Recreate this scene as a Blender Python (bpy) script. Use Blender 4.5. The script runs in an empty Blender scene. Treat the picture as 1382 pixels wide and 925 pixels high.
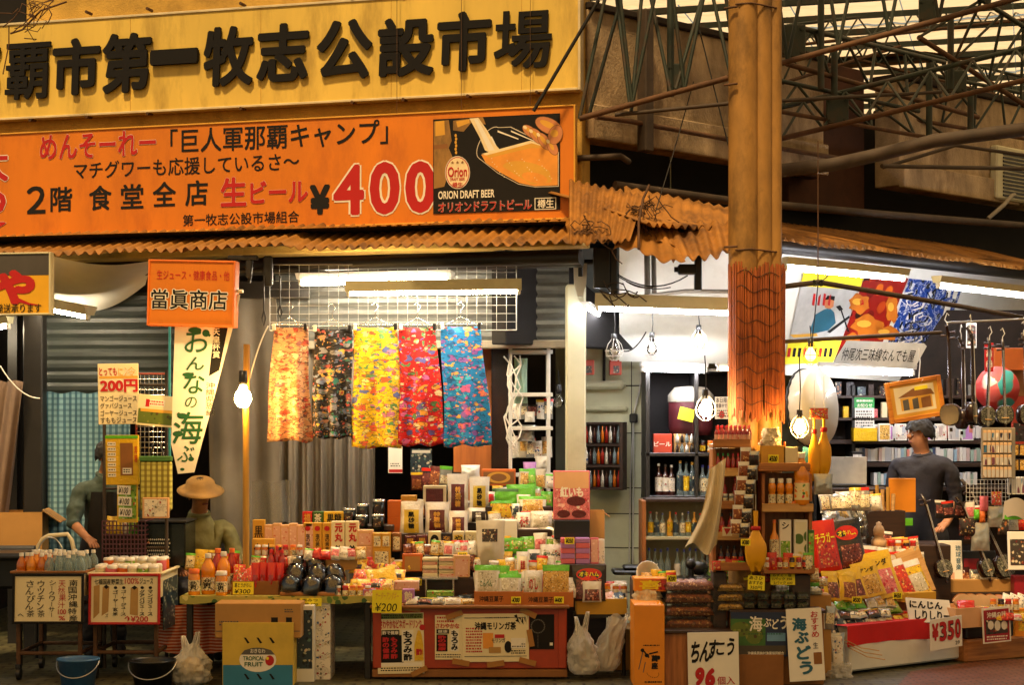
import bpy,math,random
from mathutils import Vector,Matrix,noise as mnoise
random.seed(7)
SC=bpy.context.scene
COL=SC.collection
R=math.radians
# camera, world, sun, exposure
F,CX,CY,EYE=2450.0,691.0,580.0,1.6
cam=bpy.data.cameras.new('camera');cam_o=bpy.data.objects.new('camera',cam);COL.objects.link(cam_o)
cam.sensor_fit='HORIZONTAL';cam.sensor_width=36.0;cam.lens=F/1382*36
cam.shift_x=0.0;cam.shift_y=(CY-462.5)/1382
cam.clip_start=0.1;cam.clip_end=2000
cam_o.location=(0,0,EYE);cam_o.rotation_euler=(R(90),0,0)
SC.camera=cam_o
wd=bpy.data.worlds.new('World');SC.world=wd;wd.use_nodes=True
wn=wd.node_tree.nodes;wl=wd.node_tree.links
bg=wn['Background']
SUN_EL,SUN_AZ=60.0,200.0
sky=wn.new('ShaderNodeTexSky');sky.sky_type='NISHITA';sky.sun_disc=False
sky.sun_elevation=R(SUN_EL);sky.sun_rotation=R(SUN_AZ)
tint=wn.new('ShaderNodeMixRGB');tint.blend_type='MULTIPLY';tint.inputs[0].default_value=1.0
tint.inputs[2].default_value=(1.0,0.70,0.40,1)
wl.new(sky.outputs[0],tint.inputs[1]);wl.new(tint.outputs[0],bg.inputs[0]);bg.inputs[1].default_value=0.065
sun=bpy.data.lights.new('sun','SUN');sun.energy=2.35;sun.angle=R(6);sun.color=(1.0,0.68,0.33)
sun_o=bpy.data.objects.new('sun',sun);COL.objects.link(sun_o)
_d=Vector((math.sin(R(SUN_AZ))*math.cos(R(SUN_EL)),math.cos(R(SUN_AZ))*math.cos(R(SUN_EL)),math.sin(R(SUN_EL))))
sun_o.rotation_euler=_d.to_track_quat('Z','Y').to_euler();sun_o.location=_d*30
SC.view_settings.view_transform='Standard';SC.view_settings.look='None'
SC.view_settings.gamma=1.0;SC.view_settings.use_curve_mapping=False;SC.view_settings.exposure=0.95
try:
 SC.cycles.use_denoising=True;SC.cycles.max_bounces=7;SC.cycles.transparent_max_bounces=12
 SC.cycles.sample_clamp_indirect=6.0;SC.cycles.caustics_reflective=False;SC.cycles.caustics_refractive=False
except Exception:pass
# materials
def S(h):
 def c(v):return v/12.92 if v<=.04045 else((v+.055)/1.055)**2.4
 return tuple(c(int(h[i:i+2],16)/255)for i in(0,2,4))
MATS={}
def _new(name):
 m=bpy.data.materials.new(name);m.use_nodes=True;nt=m.node_tree
 return m,nt.nodes,nt.links,nt.nodes['Principled BSDF']
def _mix(N,L,fac,a,b,mode='MIX'):
 x=N.new('ShaderNodeMixRGB');x.blend_type=mode
 for i,v in((0,fac),(1,a),(2,b)):
  if isinstance(v,(int,float)):x.inputs[i].default_value=v
  elif isinstance(v,tuple):x.inputs[i].default_value=(*v[:3],1)
  else:L.new(v,x.inputs[i])
 return x.outputs[0]
def _ramp(N,L,src,stops,mode='LINEAR'):
 r=N.new('ShaderNodeValToRGB');cr=r.color_ramp;cr.interpolation=mode
 while len(cr.elements)<len(stops):cr.elements.new(.5)
 for e,(p,c)in zip(cr.elements,stops):
  e.position=p;e.color=(*c[:3],1)if isinstance(c,tuple)else(c,c,c,1)
 L.new(src,r.inputs[0]);return r.outputs[0]
def _co(N,L,kind='Object',sc=(1,1,1)):
 t=N.new('ShaderNodeTexCoord');mp=N.new('ShaderNodeMapping');mp.inputs['Scale'].default_value=sc
 L.new(t.outputs[kind],mp.inputs[0]);return mp.outputs[0]
def _noise(N,L,co,scale,det=4,rough=.6):
 n=N.new('ShaderNodeTexNoise');n.inputs['Scale'].default_value=scale;n.inputs['Detail'].default_value=det
 n.inputs['Roughness'].default_value=rough;L.new(co,n.inputs['Vector']);return n.outputs[0]
def _bump(N,L,bs,h,st=.3,dist=.01):
 b=N.new('ShaderNodeBump');b.inputs['Strength'].default_value=st;b.inputs['Distance'].default_value=dist
 L.new(h,b.inputs['Height']);L.new(b.outputs[0],bs.inputs['Normal'])
def mat(name,hexc,rough=.6,metal=0.0,var=.25,scale=6.0,bump=0.0,dirt=None,dirt_amt=.5,dscale=2.2,coat=0.0,bscale=None,sc=(1,1,1)):
 if name in MATS:return MATS[name]
 m,N,L,b=_new(name);c=S(hexc)if isinstance(hexc,str)else hexc
 co=_co(N,L,'Object',sc);n1=_noise(N,L,co,scale)
 out=_mix(N,L,1.0,c,_ramp(N,L,n1,[(.3,1-var),(.7,1+var*.35)]),'MULTIPLY')
 if dirt:
  n2=_noise(N,L,co,dscale,8,.7)
  out=_mix(N,L,_ramp(N,L,n2,[(.5,0.0),(.68,dirt_amt)]),out,S(dirt))
 L.new(out,b.inputs['Base Color'])
 b.inputs['Roughness'].default_value=rough;b.inputs['Metallic'].default_value=metal
 if coat:b.inputs['Coat Weight'].default_value=coat
 if bump:_bump(N,L,b,_noise(N,L,co,bscale or scale*4,6),bump)
 MATS[name]=m;return m
def emi(name,hexc,st):
 m,N,L,b=_new(name);c=S(hexc)
 b.inputs['Base Color'].default_value=(*c,1);b.inputs['Emission Color'].default_value=(*c,1);b.inputs['Emission Strength'].default_value=st
 MATS[name]=m;return m
def clear(name,hexc='f4f6f4',op=.25,rough=.12):
 """thin clear plastic or glass: mostly see-through with a gloss on top"""
 if name in MATS:return MATS[name]
 m,N,L,b=_new(name);b.inputs['Base Color'].default_value=(*S(hexc),1);b.inputs['Roughness'].default_value=rough
 if op<.2:
  b=N.new('ShaderNodeBsdfGlossy');b.inputs['Roughness'].default_value=rough;b.inputs[0].default_value=(.9,.9,.88,1)
 elif 'milky' in name or 'smoked' in name:_bump(N,L,b,_noise(N,L,_co(N,L),28,5,.7),.9,.02)
 t=N.new('ShaderNodeBsdfTransparent');t.inputs[0].default_value=(*[min(1,x*.4+.6)for x in S(hexc)],1)
 fr=N.new('ShaderNodeFresnel');fr.inputs[0].default_value=1.45
 ad=N.new('ShaderNodeMath');ad.operation='ADD';ad.use_clamp=True;ad.inputs[1].default_value=op;L.new(fr.outputs[0],ad.inputs[0])
 mx=N.new('ShaderNodeMixShader');L.new(ad.outputs[0],mx.inputs[0]);L.new(t.outputs[0],mx.inputs[1]);L.new(b.outputs[0],mx.inputs[2])
 L.new(mx.outputs[0],N['Material Output'].inputs[0]);MATS[name]=m;return m
def prn(name,base,cols,scale=30.0,share=.5,rough=.4,warp=.02,sc=(1,1,1),lines=0.0,linecol='201812',coat=0.0,bump=0.0,fine=0.0):
 """printed paper, film or cloth: blotches of several inks on a ground, thin ink contours round them"""
 if name in MATS:return MATS[name]
 m,N,L,b=_new(name);co0=_co(N,L,'Object',sc);oi=N.new('ShaderNodeObjectInfo');sh=N.new('ShaderNodeVectorMath');sh.operation='ADD';rn=N.new('ShaderNodeMath');rn.operation='MULTIPLY';rn.inputs[1].default_value=7.0;L.new(oi.outputs['Random'],rn.inputs[0]);L.new(co0,sh.inputs[0]);L.new(rn.outputs[0],sh.inputs[1]);co=sh.outputs[0]
 nz=N.new('ShaderNodeTexNoise');nz.inputs['Scale'].default_value=scale*.8;L.new(co,nz.inputs['Vector'])
 sub=N.new('ShaderNodeVectorMath');sub.operation='SCALE';sub.inputs[3].default_value=warp;L.new(nz.outputs['Color'],sub.inputs[0])
 add=N.new('ShaderNodeVectorMath');L.new(co,add.inputs[0]);L.new(sub.outputs[0],add.inputs[1])
 v=N.new('ShaderNodeTexVoronoi');v.inputs['Scale'].default_value=scale;L.new(add.outputs[0],v.inputs['Vector'])
 sp=N.new('ShaderNodeSeparateColor');L.new(v.outputs['Color'],sp.inputs[0])
 st=[(0.0,S(base))];k=len(cols)
 for i,c in enumerate(cols):st.append((1-share+share*i/k,S(c)))
 out=_ramp(N,L,sp.outputs[0],st,'CONSTANT')
 far=_ramp(N,L,v.outputs['Distance'],[(.42,0.0),(.5,1.0)])
 out=_mix(N,L,far,out,S(base))
 if lines:
  e=N.new('ShaderNodeTexNoise');e.inputs['Scale'].default_value=scale*.9;e.inputs['Detail'].default_value=3;L.new(add.outputs[0],e.inputs['Vector'])
  band=_ramp(N,L,e.outputs[0],[(.47,0.0),(.495,lines),(.52,0.0)])
  out=_mix(N,L,band,out,S(linecol))
 if fine:
  xz=N.new('ShaderNodeSeparateXYZ');L.new(co,xz.inputs[0]);k=N.new('ShaderNodeMath');k.operation='MULTIPLY';k.inputs[1].default_value=900;L.new(xz.outputs[2],k.inputs[0]);w=N.new('ShaderNodeMath');w.operation='SINE';L.new(k.outputs[0],w.inputs[0])
  wd_=_noise(N,L,_co(N,L,'Object',(330,330,143)),1.0,1);zn=_noise(N,L,co,22,1);q1=N.new('ShaderNodeMath');q1.operation='MULTIPLY';q2=N.new('ShaderNodeMath');q2.operation='MULTIPLY'
  L.new(_ramp(N,L,w.outputs[0],[(.15,0.0),(.3,1.0)]),q1.inputs[0]);L.new(_ramp(N,L,wd_,[(.47,0.0),(.5,1.0)]),q1.inputs[1]);L.new(q1.outputs[0],q2.inputs[0]);L.new(_ramp(N,L,zn,[(.5,0.0),(.52,fine)]),q2.inputs[1]);out=_mix(N,L,q2.outputs[0],out,S(linecol))
 L.new(out,b.inputs['Base Color']);b.inputs['Roughness'].default_value=rough
 if coat:b.inputs['Coat Weight'].default_value=coat
 if bump:_bump(N,L,b,_noise(N,L,co,bump*100,4,.7),.5,.01)
 MATS[name]=m;return m
def wood(name,hexc,dark,rough=.5,axis='x',scale=3.0):
 if name in MATS:return MATS[name]
 m,N,L,b=_new(name);sc={'x':(.6,9,9),'z':(9,9,.6),'y':(9,.6,9)}[axis]
 co=_co(N,L,'Object',sc);n=_noise(N,L,co,scale,6,.65)
 L.new(_ramp(N,L,n,[(.32,S(dark)),(.62,S(hexc))]),b.inputs['Base Color']);b.inputs['Roughness'].default_value=rough
 _bump(N,L,b,n,.15,.004);MATS[name]=m;return m
# mesh builder
TXT={}
def glyphs(body,bold=0.0,ext=0.0,res=3,line=1.0,spacing=1.0):
 key=(body,bold,ext,res,line,spacing)
 if key in TXT:return TXT[key]
 c=bpy.data.curves.new('lettering','FONT');c.body=body;c.resolution_u=res;c.offset=bold;c.extrude=ext
 c.align_x='CENTER';c.space_line=line;c.space_character=spacing
 o=bpy.data.objects.new('lettering',c);COL.objects.link(o)
 dg=bpy.context.evaluated_depsgraph_get();me=bpy.data.meshes.new_from_object(o.evaluated_get(dg))
 vs=[tuple(v.co)for v in me.vertices];fs=[tuple(p.vertices)for p in me.polygons]
 bpy.data.objects.remove(o);bpy.data.meshes.remove(me);bpy.data.curves.remove(c)
 if not vs:vs=[(0,0,0),(1,0,0),(0,1,0)];fs=[]
 b=(min(v[0]for v in vs),min(v[1]for v in vs),max(v[0]for v in vs),max(v[1]for v in vs))
 TXT[key]=(vs,fs,b);return TXT[key]
class MB:
 def __init__(s):s.v=[];s.f=[];s.mi=[];s.sm=[];s.M=None
 def add(s,vs,fs,m=0,smooth=False):
  o=len(s.v)
  if s.M is not None:vs=[tuple(s.M@Vector(p))for p in vs]
  s.v+=[tuple(p)for p in vs]
  for i,f in enumerate(fs):
   s.f.append(tuple(o+j for j in f));s.mi.append(m if isinstance(m,int)else m[i]);s.sm.append(smooth)
  return s
 def box(s,c,d,m=0,b=0.0,M=None):
  hx,hy,hz=d[0]/2,d[1]/2,d[2]/2;b=min(b,hx*.9,hy*.9,hz*.9);vs=[];fs=[]
  if b<=0:
   vs=[(sx*hx,sy*hy,sz*hz)for sx in(-1,1)for sy in(-1,1)for sz in(-1,1)]
   fs=[(0,1,3,2),(4,6,7,5),(0,4,5,1),(2,3,7,6),(0,2,6,4),(1,5,7,3)]
  else:
   idx={}
   for sx in(-1,1):
    for sy in(-1,1):
     for sz in(-1,1):
      for ax in range(3):
       p=[sx*(hx-b),sy*(hy-b),sz*(hz-b)];p[ax]=(sx*hx,sy*hy,sz*hz)[ax]
       idx[(sx,sy,sz,ax)]=len(vs);vs.append(tuple(p))
   for ax in range(3):
    a1,a2=(ax+1)%3,(ax+2)%3
    for sg in(-1,1):
     q=[]
     for t1,t2 in((-1,-1),(1,-1),(1,1),(-1,1)):
      k=[0,0,0];k[ax]=sg;k[a1]=t1;k[a2]=t2;q.append(idx[(*k,ax)])
     fs.append(tuple(q if sg>0 else q[::-1]))
    for t1 in(-1,1):
     for t2 in(-1,1):
      k=[0,0,0];k[a1]=t1;k[a2]=t2;k2=list(k);k[ax]=-1;k2[ax]=1
      q=[idx[(*k,a1)],idx[(*k2,a1)],idx[(*k2,a2)],idx[(*k,a2)]]
      fs.append(tuple(q if t1*t2<0 else q[::-1]))
   for sx in(-1,1):
    for sy in(-1,1):
     for sz in(-1,1):
      q=[idx[(sx,sy,sz,a)]for a in range(3)]
      fs.append(tuple(q if sx*sy*sz>0 else q[::-1]))
  if M is not None:vs=[tuple(M@Vector(p))for p in vs]
  vs=[(p[0]+c[0],p[1]+c[1],p[2]+c[2])for p in vs]
  return s.add(vs,fs,m)
 def rod(s,p,q,r,m=0,n=8,r2=None,cap=True):
  p,q=Vector(p),Vector(q);d=q-p
  if d.length<1e-6:return s
  r2=r if r2 is None else r2
  a=d.normalized().orthogonal().normalized();b=d.normalized().cross(a)
  vs=[]
  for c,rr in((p,r),(q,r2)):
   for i in range(n):
    t=2*math.pi*i/n;vs.append(c+a*(rr*math.cos(t))+b*(rr*math.sin(t)))
  s.add(vs,[(i,(i+1)%n,n+(i+1)%n,n+i)for i in range(n)],m,True)
  if cap:s.add(vs,[tuple(range(n-1,-1,-1)),tuple(range(n,2*n))],m)
  return s
 def tube(s,pts,r,m=0,n=6):
  pts=[Vector(p)for p in pts];vs=[];k=len(pts);a=None
  for i,p in enumerate(pts):
   d=(pts[min(i+1,k-1)]-pts[max(i-1,0)]).normalized()
   a=d.orthogonal().normalized()if a is None else(a-d*a.dot(d)).normalized()
   b=d.cross(a);rr=r[i]if isinstance(r,(list,tuple))else r
   vs+=[p+a*(rr*math.cos(2*math.pi*j/n))+b*(rr*math.sin(2*math.pi*j/n))for j in range(n)]
  fs=[(i*n+j,i*n+(j+1)%n,(i+1)*n+(j+1)%n,(i+1)*n+j)for i in range(k-1)for j in range(n)]
  s.add(vs,fs,m,True);s.add([vs[j]for j in range(n)]+[vs[(k-1)*n+j]for j in range(n)],[tuple(range(n-1,-1,-1)),tuple(range(n,2*n))],m);return s
 def lathe(s,prof,c=(0,0,0),m=0,n=14,a0=0.0,a1=360.0,sx=1.0,sy=1.0):
  full=abs(a1-a0)>359;k=n if full else n+1;vs=[];fs=[];mm=[]
  for r,z in prof:
   for i in range(k):
    t=R(a0+(a1-a0)*i/n);vs.append((c[0]+r*sx*math.cos(t),c[1]+r*sy*math.sin(t),c[2]+z))
  for j in range(len(prof)-1):
   for i in range(n):
    i2=(i+1)%k;fs.append((j*k+i,j*k+i2,(j+1)*k+i2,(j+1)*k+i));mm.append(m if isinstance(m,int)else m[j])
  return s.add(vs,fs,mm,True)
 def ball(s,c,r,m=0,n=12,sx=1,sy=1,sz=1):
  return s.lathe([(max(1e-4,r*math.sin(math.pi*i/8)),-r*sz*math.cos(math.pi*i/8))for i in range(9)],c,m,n,sx=sx,sy=sy)
 def grid(s,fn,nu,nv,m=0,smooth=True):
  vs=[fn(i/nu,j/nv)for j in range(nv+1)for i in range(nu+1)];w=nu+1
  fs=[(j*w+i,j*w+i+1,(j+1)*w+i+1,(j+1)*w+i)for j in range(nv)for i in range(nu)]
  return s.add(vs,fs,m,smooth)
 def prism(s,outl,y0,y1,m=0):
  """outline in (x, z), counter-clockwise seen from the front (-y), from depth y0 (front) to y1"""
  n=len(outl);vs=[(x,y0,z)for x,z in outl]+[(x,y1,z)for x,z in outl]
  fs=[tuple(range(n)),tuple(range(2*n-1,n-1,-1))]+[((i+1)%n,i,n+i,n+(i+1)%n)for i in range(n)]
  return s.add(vs,fs,m)
 def rect(s,x0,z0,x1,z1,y=0.0,m=0):return s.add([(x0,y,z0),(x1,y,z0),(x1,y,z1),(x0,y,z1)],[(0,1,2,3)],m)
 def flat(s,outl,y=0.0,m=0):return s.add([(x,y,z)for x,z in outl],[tuple(range(len(outl)))],m)
 def oval(s,cx,cz,rx,rz,y=0.0,m=0,n=20):return s.flat([(cx+rx*math.cos(2*math.pi*i/n),cz+rz*math.sin(2*math.pi*i/n))for i in range(n)],y,m)
 def text(s,body,x0,z0,x1,z1,m=0,y=-.002,bold=0.0,ext=0.0,keep=False,slant=0.0,res=3,line=1.0):
  vs,fs,b=glyphs(body,0.0,ext,res,line)
  w,h=max(b[2]-b[0],1e-4),max(b[3]-b[1],1e-4);fat=max(0.0,bold-.002);k=0 if fat==0 else 4 if fat<.03 else 8
  w+=2*fat;h+=2*fat;kx,kz=(x1-x0)/w,(z1-z0)/h
  if keep:kx=kz=min(kx,kz)
  ox,oz=(x0+x1)/2-kx*(b[0]+b[2])/2,(z0+z1)/2-kz*(b[1]+b[3])/2
  for i in range(k+1):
   t=2*math.pi*(i-.5)/max(k,1);dx,dz,dy=(fat*math.cos(t),fat*math.sin(t),i*4e-6+(i*2e-4 if ext else 0))if i else(0,0,0)
   s.add([(ox+(p[0]+dx)*kx+slant*(p[1]-(b[1]+b[3])/2)*kz,y-dy-(p[2]+ext)*kz*(1 if ext else 0),oz+(p[1]+dz)*kz)for p in vs],fs,m)
  return s
 def column(s,body,x0,z0,x1,z1,m=0,y=-.002,bold=0.0,jit=0.0):
  """vertical writing, one character under the other inside the box"""
  n=len(body);h=(z1-z0)/n
  for i,ch in enumerate(body):
   if ch==' ':continue
   small=ch in 'ーっゃュャィ・、';jx=random.uniform(-jit,jit)*(x1-x0);zc=z1-h*(i+.5);g=.32 if small else .46
   w2=(x1-x0)/2*(.8 if small else 1)*random.uniform(1-jit,1)
   if ch=='ー':s.add([((x0+x1)/2-h*.04,y,zc-h*.4),((x0+x1)/2+h*.05,y,zc-h*.4),((x0+x1)/2+h*.04,y,zc+h*.4),((x0+x1)/2-h*.06,y,zc+h*.4)],[(0,1,2,3)],m)
   else:s.text(ch,(x0+x1)/2-w2+jx,zc-h*g,(x0+x1)/2+w2+jx,zc+h*g,m,y,bold,slant=random.uniform(-jit,jit))
  return s
 def build(s,name,mats,parent=None,label=None,cat=None,group=None,loc=None,rot=None,kind=None):
  me=bpy.data.meshes.new(name);me.from_pydata(s.v,[],s.f)
  for m in(mats if isinstance(mats,(list,tuple))else[mats]):me.materials.append(m)
  me.polygons.foreach_set('material_index',s.mi);me.polygons.foreach_set('use_smooth',s.sm);me.update()
  o=bpy.data.objects.new(name,me);COL.objects.link(o)
  if parent:o.parent=parent
  if loc:o.location=loc
  if rot:o.rotation_euler=rot
  return tag(o,label,cat,group,kind)
def tag(o,label=None,cat=None,group=None,kind=None):
 for k,v in(('label',label),('category',cat),('group',group),('kind',kind)):
  if v:o[k]=v
 return o
def thing(name,label,cat,loc=(0,0,0),rot=(0,0,0),group=None):
 o=bpy.data.objects.new(name,None);COL.objects.link(o);o.location=loc;o.rotation_euler=rot;o.empty_display_size=.05
 return tag(o,label,cat,group)
def dup(o,loc=None,rot=None,label=None,group=None,scale=None,parent=None):
 c=o.copy();COL.objects.link(c)
 if parent:c.parent=parent
 if loc is not None:c.location=loc
 if rot is not None:c.rotation_euler=rot
 if scale is not None:c.scale=scale
 if label:c['label']=label
 if group:c['group']=group
 for ch in list(o.children):dup(ch,parent=c)
 return c
def at(px,py,Y):return Vector(((px-CX)/F*Y,Y,EYE-(py-CY)/F*Y))
def bx(x0,y0,x1,y1,Y):
 """photograph box at depth Y -> (x centre, z of its bottom, width, height) in metres"""
 return(x0+x1)/2/F*Y-CX/F*Y,EYE-(y1-CY)/F*Y,(x1-x0)/F*Y,(y1-y0)/F*Y
ORD='first second third fourth fifth sixth seventh eighth ninth tenth eleventh twelfth thirteenth fourteenth fifteenth sixteenth seventeenth eighteenth nineteenth twentieth'.split()
class Plane:
 """a vertical plane through (px, Y), its u axis running to the right, turned by rz degrees"""
 def __init__(s,px,Y,rz=0.0):s.X0=(px-CX)/F*Y;s.Y0=Y;s.rz=R(rz);s.c=math.cos(s.rz);s.s=math.sin(s.rz)
 def uz(s,px,py):
  k=(px-CX)/F;u=(k*s.Y0-s.X0)/(s.c-k*s.s);return u,EYE-(py-CY)/F*(s.Y0+u*s.s)
 def pos(s,u,z,out=0.0):return Vector((s.X0+u*s.c+out*s.s,s.Y0+u*s.s-out*s.c,z))
 def at(s,px,py,out=0.0):u,z=s.uz(px,py);return s.pos(u,z,out)
class Board:
 """a sheet whose corners are read off the photograph; keeps a local frame so writing is placed in the photograph's pixels"""
 def __init__(s,pl,x0,y0,x1,y1,out=0.0):
  q=Plane.__new__(Plane);o=pl.pos(0,0,out);q.X0,q.Y0,q.rz,q.c,q.s=o.x,o.y,pl.rz,pl.c,pl.s
  s.pl=q;xm=(x0+x1)/2;_,zt=q.uz(xm,y0);_,s.zb=q.uz(xm,y1);u0,_=q.uz(x0,y1);u1,_=q.uz(x1,y1)
  s.um,s.w,s.h=(u0+u1)/2,u1-u0,zt-s.zb;s.loc=q.pos(s.um,s.zb)
 def L(s,px,py):u,z=s.pl.uz(px,py);return u-s.um,z-s.zb
 def B(s,x0,y0,x1,y1):
  xm=(x0+x1)/2;a=s.L(xm,y1)[1];b=s.L(xm,y0)[1];return s.L(x0,y1)[0],a,s.L(x1,y1)[0],b
 def P(s,pts):return[s.L(x,y)for x,y in pts]
 def thing(s,name,label,cat,group=None,roll=0.0,tilt=0.0):return thing(name,label,cat,s.loc,(R(tilt),R(roll),s.pl.rz),group)
def cable(name,label,pts,r,m,group=None):return MB().tube(pts,r,0,5).build(name,m,None,label,'cable',group)
def sag(p,q,d,n=10):p,q=Vector(p),Vector(q);return[p.lerp(q,i/n)-Vector((0,0,d*4*(i/n)*(1-i/n)))for i in range(n+1)]
# shared materials
M=MATS
mat('yellow_wall','cfa64c',.9,var=.3,scale=3,bump=.6,bscale=90,dirt='4a3416',dirt_amt=.55,dscale=1.6)
mat('rough_wall','b09a7a',.95,var=.5,scale=5,bump=.9,bscale=70,dirt='4a3320',dirt_amt=.85,dscale=1.5,sc=(1,1,.55))
mat('dark_wall','2a2018',.95,var=.4);mat('near_black','120e0b',.95,var=.4)
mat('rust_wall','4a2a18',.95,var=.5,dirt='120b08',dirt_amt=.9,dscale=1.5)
mat('sign_cream','e4c258',.5,var=.2,scale=1.5,bump=.12,bscale=1.6,dirt='7a5a20',dirt_amt=.5,dscale=2.2,sc=(1.6,1,.45))
mat('sign_edge','d8c9a0',.5);mat('letter_dark','070504',.95,var=.2)
mat('banner','d87a06',.55,var=.2,scale=1.1,bump=.35,bscale=2.2,dirt='94400a',dirt_amt=.4,dscale=2,sc=(1.5,1,.6))
mat('red_ink','b40e0c',.5,var=.05);mat('white_ink','e9e2d0',.55,var=.05);mat('black_ink','0a0807',.9,var=.05)
mat('green_ink','1e5a2e',.6,var=.1);mat('blue_ink','1d5c74',.6,var=.15);mat('gold','d9a23a',.35,var=.1);mat('grey_ink','5a564e',.6)
mat('beer','e89a3a',.3,var=.2);mat('foam','f0dcae',.6);mat('flesh','c98252',.5,var=.25);mat('glass_line','cfc4b0',.3)
mat('pillar_paint','a07636',.6,var=.3,scale=5,bump=.15,dirt='45300f',dirt_amt=.7,dscale=2.2,sc=(2,2,.9))
mat('rusty_iron','5a3c22',.8,var=.5,scale=9,bump=.3);mat('green_iron','26332a',.6,var=.4,dirt='4a2d18',dirt_amt=.7,dscale=5)
mat('corrugated','a06c26',.7,.0,var=.4,scale=5,bump=.3,dirt='3c200c',dirt_amt=.9,dscale=2.6)
mat('old_pipe','43362a',.75,var=.5);mat('grey_pipe','8a8272',.6,var=.3);mat('wire_black','0f0d0b',.6);mat('wire_white','d8d4c8',.5)
mat('shutter_dark','2e3430',.45,var=.3,scale=3,dirt='191a17',dirt_amt=.6);mat('shutter_grey','5b5e5c',.4,.2,var=.3,scale=3,dirt='33322e',dirt_amt=.5)
mat('cream_paint','ccc8a6',.55,var=.15,scale=2,dirt='8a8460',dirt_amt=.3);mat('white_board','e4e2d6',.6,var=.1,scale=2,dirt='b4ae98',dirt_amt=.35)
mat('tile','d4d4b2',.35,var=.15,scale=2,dirt='8d8d6e',dirt_amt=.35,dscale=1.4);mat('grout','3f3d30',.9)
mat('tarp','666056',.75,var=.3,scale=2.5,bump=.2,dirt='5e564a',dirt_amt=.5);mat('curtain_grey','6e675c',.85,var=.3,scale=3,sc=(6,6,.6))
mat('white_cloth','e6e3d6',.8,var=.08);mat('steel','b8b8b4',.3,.8,var=.15);mat('chrome','d4d2cc',.2,.9,var=.1);mat('white_metal','dcdad0',.4,var=.08)
mat('iron','2b2926',.5,.4,var=.3);mat('dark_paint','1a1714',.45,var=.3);mat('black_plastic','161616',.35,var=.2)
mat('card','b58748',.8,var=.15,scale=3,dirt='8a5e2a',dirt_amt=.3);mat('card_dark','8a5a2c',.8,var=.2);mat('card_inside','9c7440',.85)
mat('tape_brown','a4702e',.35,var=.1);mat('cream_paper','e6d8ae',.8,var=.06);mat('white_paper','e8e4d8',.75,var=.05);mat('yellow_paper','f0e02a',.75,var=.06)
mat('red_paint','a83a16',.45,var=.25,scale=2.5,dirt='5e2410',dirt_amt=.45,dscale=2);mat('red_cloth','c8181a',.8,var=.15);mat('black_cloth','15120f',.9)
wood('wood','b87a3c','7d4a1e',.5,'x');wood('wood_up','b0713a','74421c',.5,'z');wood('plywood','b4682a','8f4e1e',.5,'z',2);wood('wood_dark','3a2416','20130b',.5,'x');wood('wood_pale','d0a668','a87a40',.55,'x')
wood('bamboo','c99a3c','9c6d22',.4,'z',2);wood('reed','b8642c','6a2c10',.7,'z',5);wood('wood_deep','2a140c','120805',.25,'z')
clear('film','f2f2ee',.02,.1);clear('milky','f0eee4',.4,.35);clear('clear_glass','eef2ee',.1,.05);clear('smoked_film','8a8a86',.35,.2)
emi('tube_glow','ffeac8',72.0);emi('tube_cool','f6f6ff',46.0);emi('bulb_warm','ffc46c',135.0);emi('bulb_white','ffe4bc',110.0);emi('bulb_dim','ffb848',9.0)
# ground, street, roof light
def floor_mat(name,a,b_,tile=.0,dirt='16150f'):
 m,N,L,b=_new(name);co=_co(N,L);n=_noise(N,L,co,1.3,8,.65);n2=_noise(N,L,co,26,4)
 out=_ramp(N,L,n,[(.35,S(a)),(.65,S(b_))]);out=_mix(N,L,_ramp(N,L,n2,[(.45,0.0),(.75,.5)]),out,S(dirt))
 if tile:
  br=N.new('ShaderNodeTexBrick');br.inputs['Scale'].default_value=1/tile;br.inputs['Mortar Size'].default_value=.03
  for i,c in((1,(1,1,1,1)),(2,(.75,.75,.75,1)),(3,(.2,.18,.15,1))):br.inputs[i].default_value=c
  L.new(co,br.inputs['Vector']);out=_mix(N,L,1.0,out,br.outputs[0],'MULTIPLY')
 L.new(out,b.inputs['Base Color']);L.new(_ramp(N,L,n,[(.3,.35),(.7,.75)]),b.inputs['Roughness']);_bump(N,L,b,n2,.2);MATS[name]=m
floor_mat('street','464a34','706a4a',.36);floor_mat('brick_paving','7e4028','8c5a38',.2);floor_mat('shop_floor','3e5a34','50583c')
def sheet(name,pts,z,m):return MB().add([(x,y,z)for x,y in pts],[tuple(range(len(pts)))]).build(name,M[m],kind='structure')
sheet('ground',[(-200,-100),(200,-100),(200,300),(-200,300)],0.0,'street')
sheet('pavement',[(1.9,6),(30,6),(30,12.6),(3.3,12.6),(2.62,11.95),(2.3,11.0)],.004,'brick_paving')
sheet('shop_ground',[(-.6,12.3),(1.8,12.3),(2.6,14.5),(2.6,16.8),(-.6,16.8)],.004,'shop_floor')
PL=Plane(785,12.4,-15.9)
PR=Plane(785,12.45,43.2)
AL=Vector((math.cos(R(43.2)),math.sin(R(43.2)),0));IN=Vector((-math.sin(R(43.2)),math.cos(R(43.2)),0))
LL=Vector((math.cos(R(-15.9)),math.sin(R(-15.9)),0));LN=Vector((-math.sin(R(-15.9)),math.cos(R(-15.9)),0))
bld=thing('market_building','old two storey market building with yellow rendered front and rough beige side wall','building',(0,12.4,0))
def bpart(name,mb,m):o=mb.build(name,M[m]if isinstance(m,str)else m,bld);o.matrix_parent_inverse=Matrix.Translation((0,-12.4,0));return o
def slab(mb,plane,u0,u1,z0,z1,th,out=0.0,m=0,b=.008):
 c=plane.pos((u0+u1)/2,(z0+z1)/2,out-th/2);mb.box(c,(u1-u0,th,z1-z0),m,b,Matrix.Rotation(plane.rz,4,'Z'));return mb
ul=PL.uz(-60,100)[0]
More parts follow.
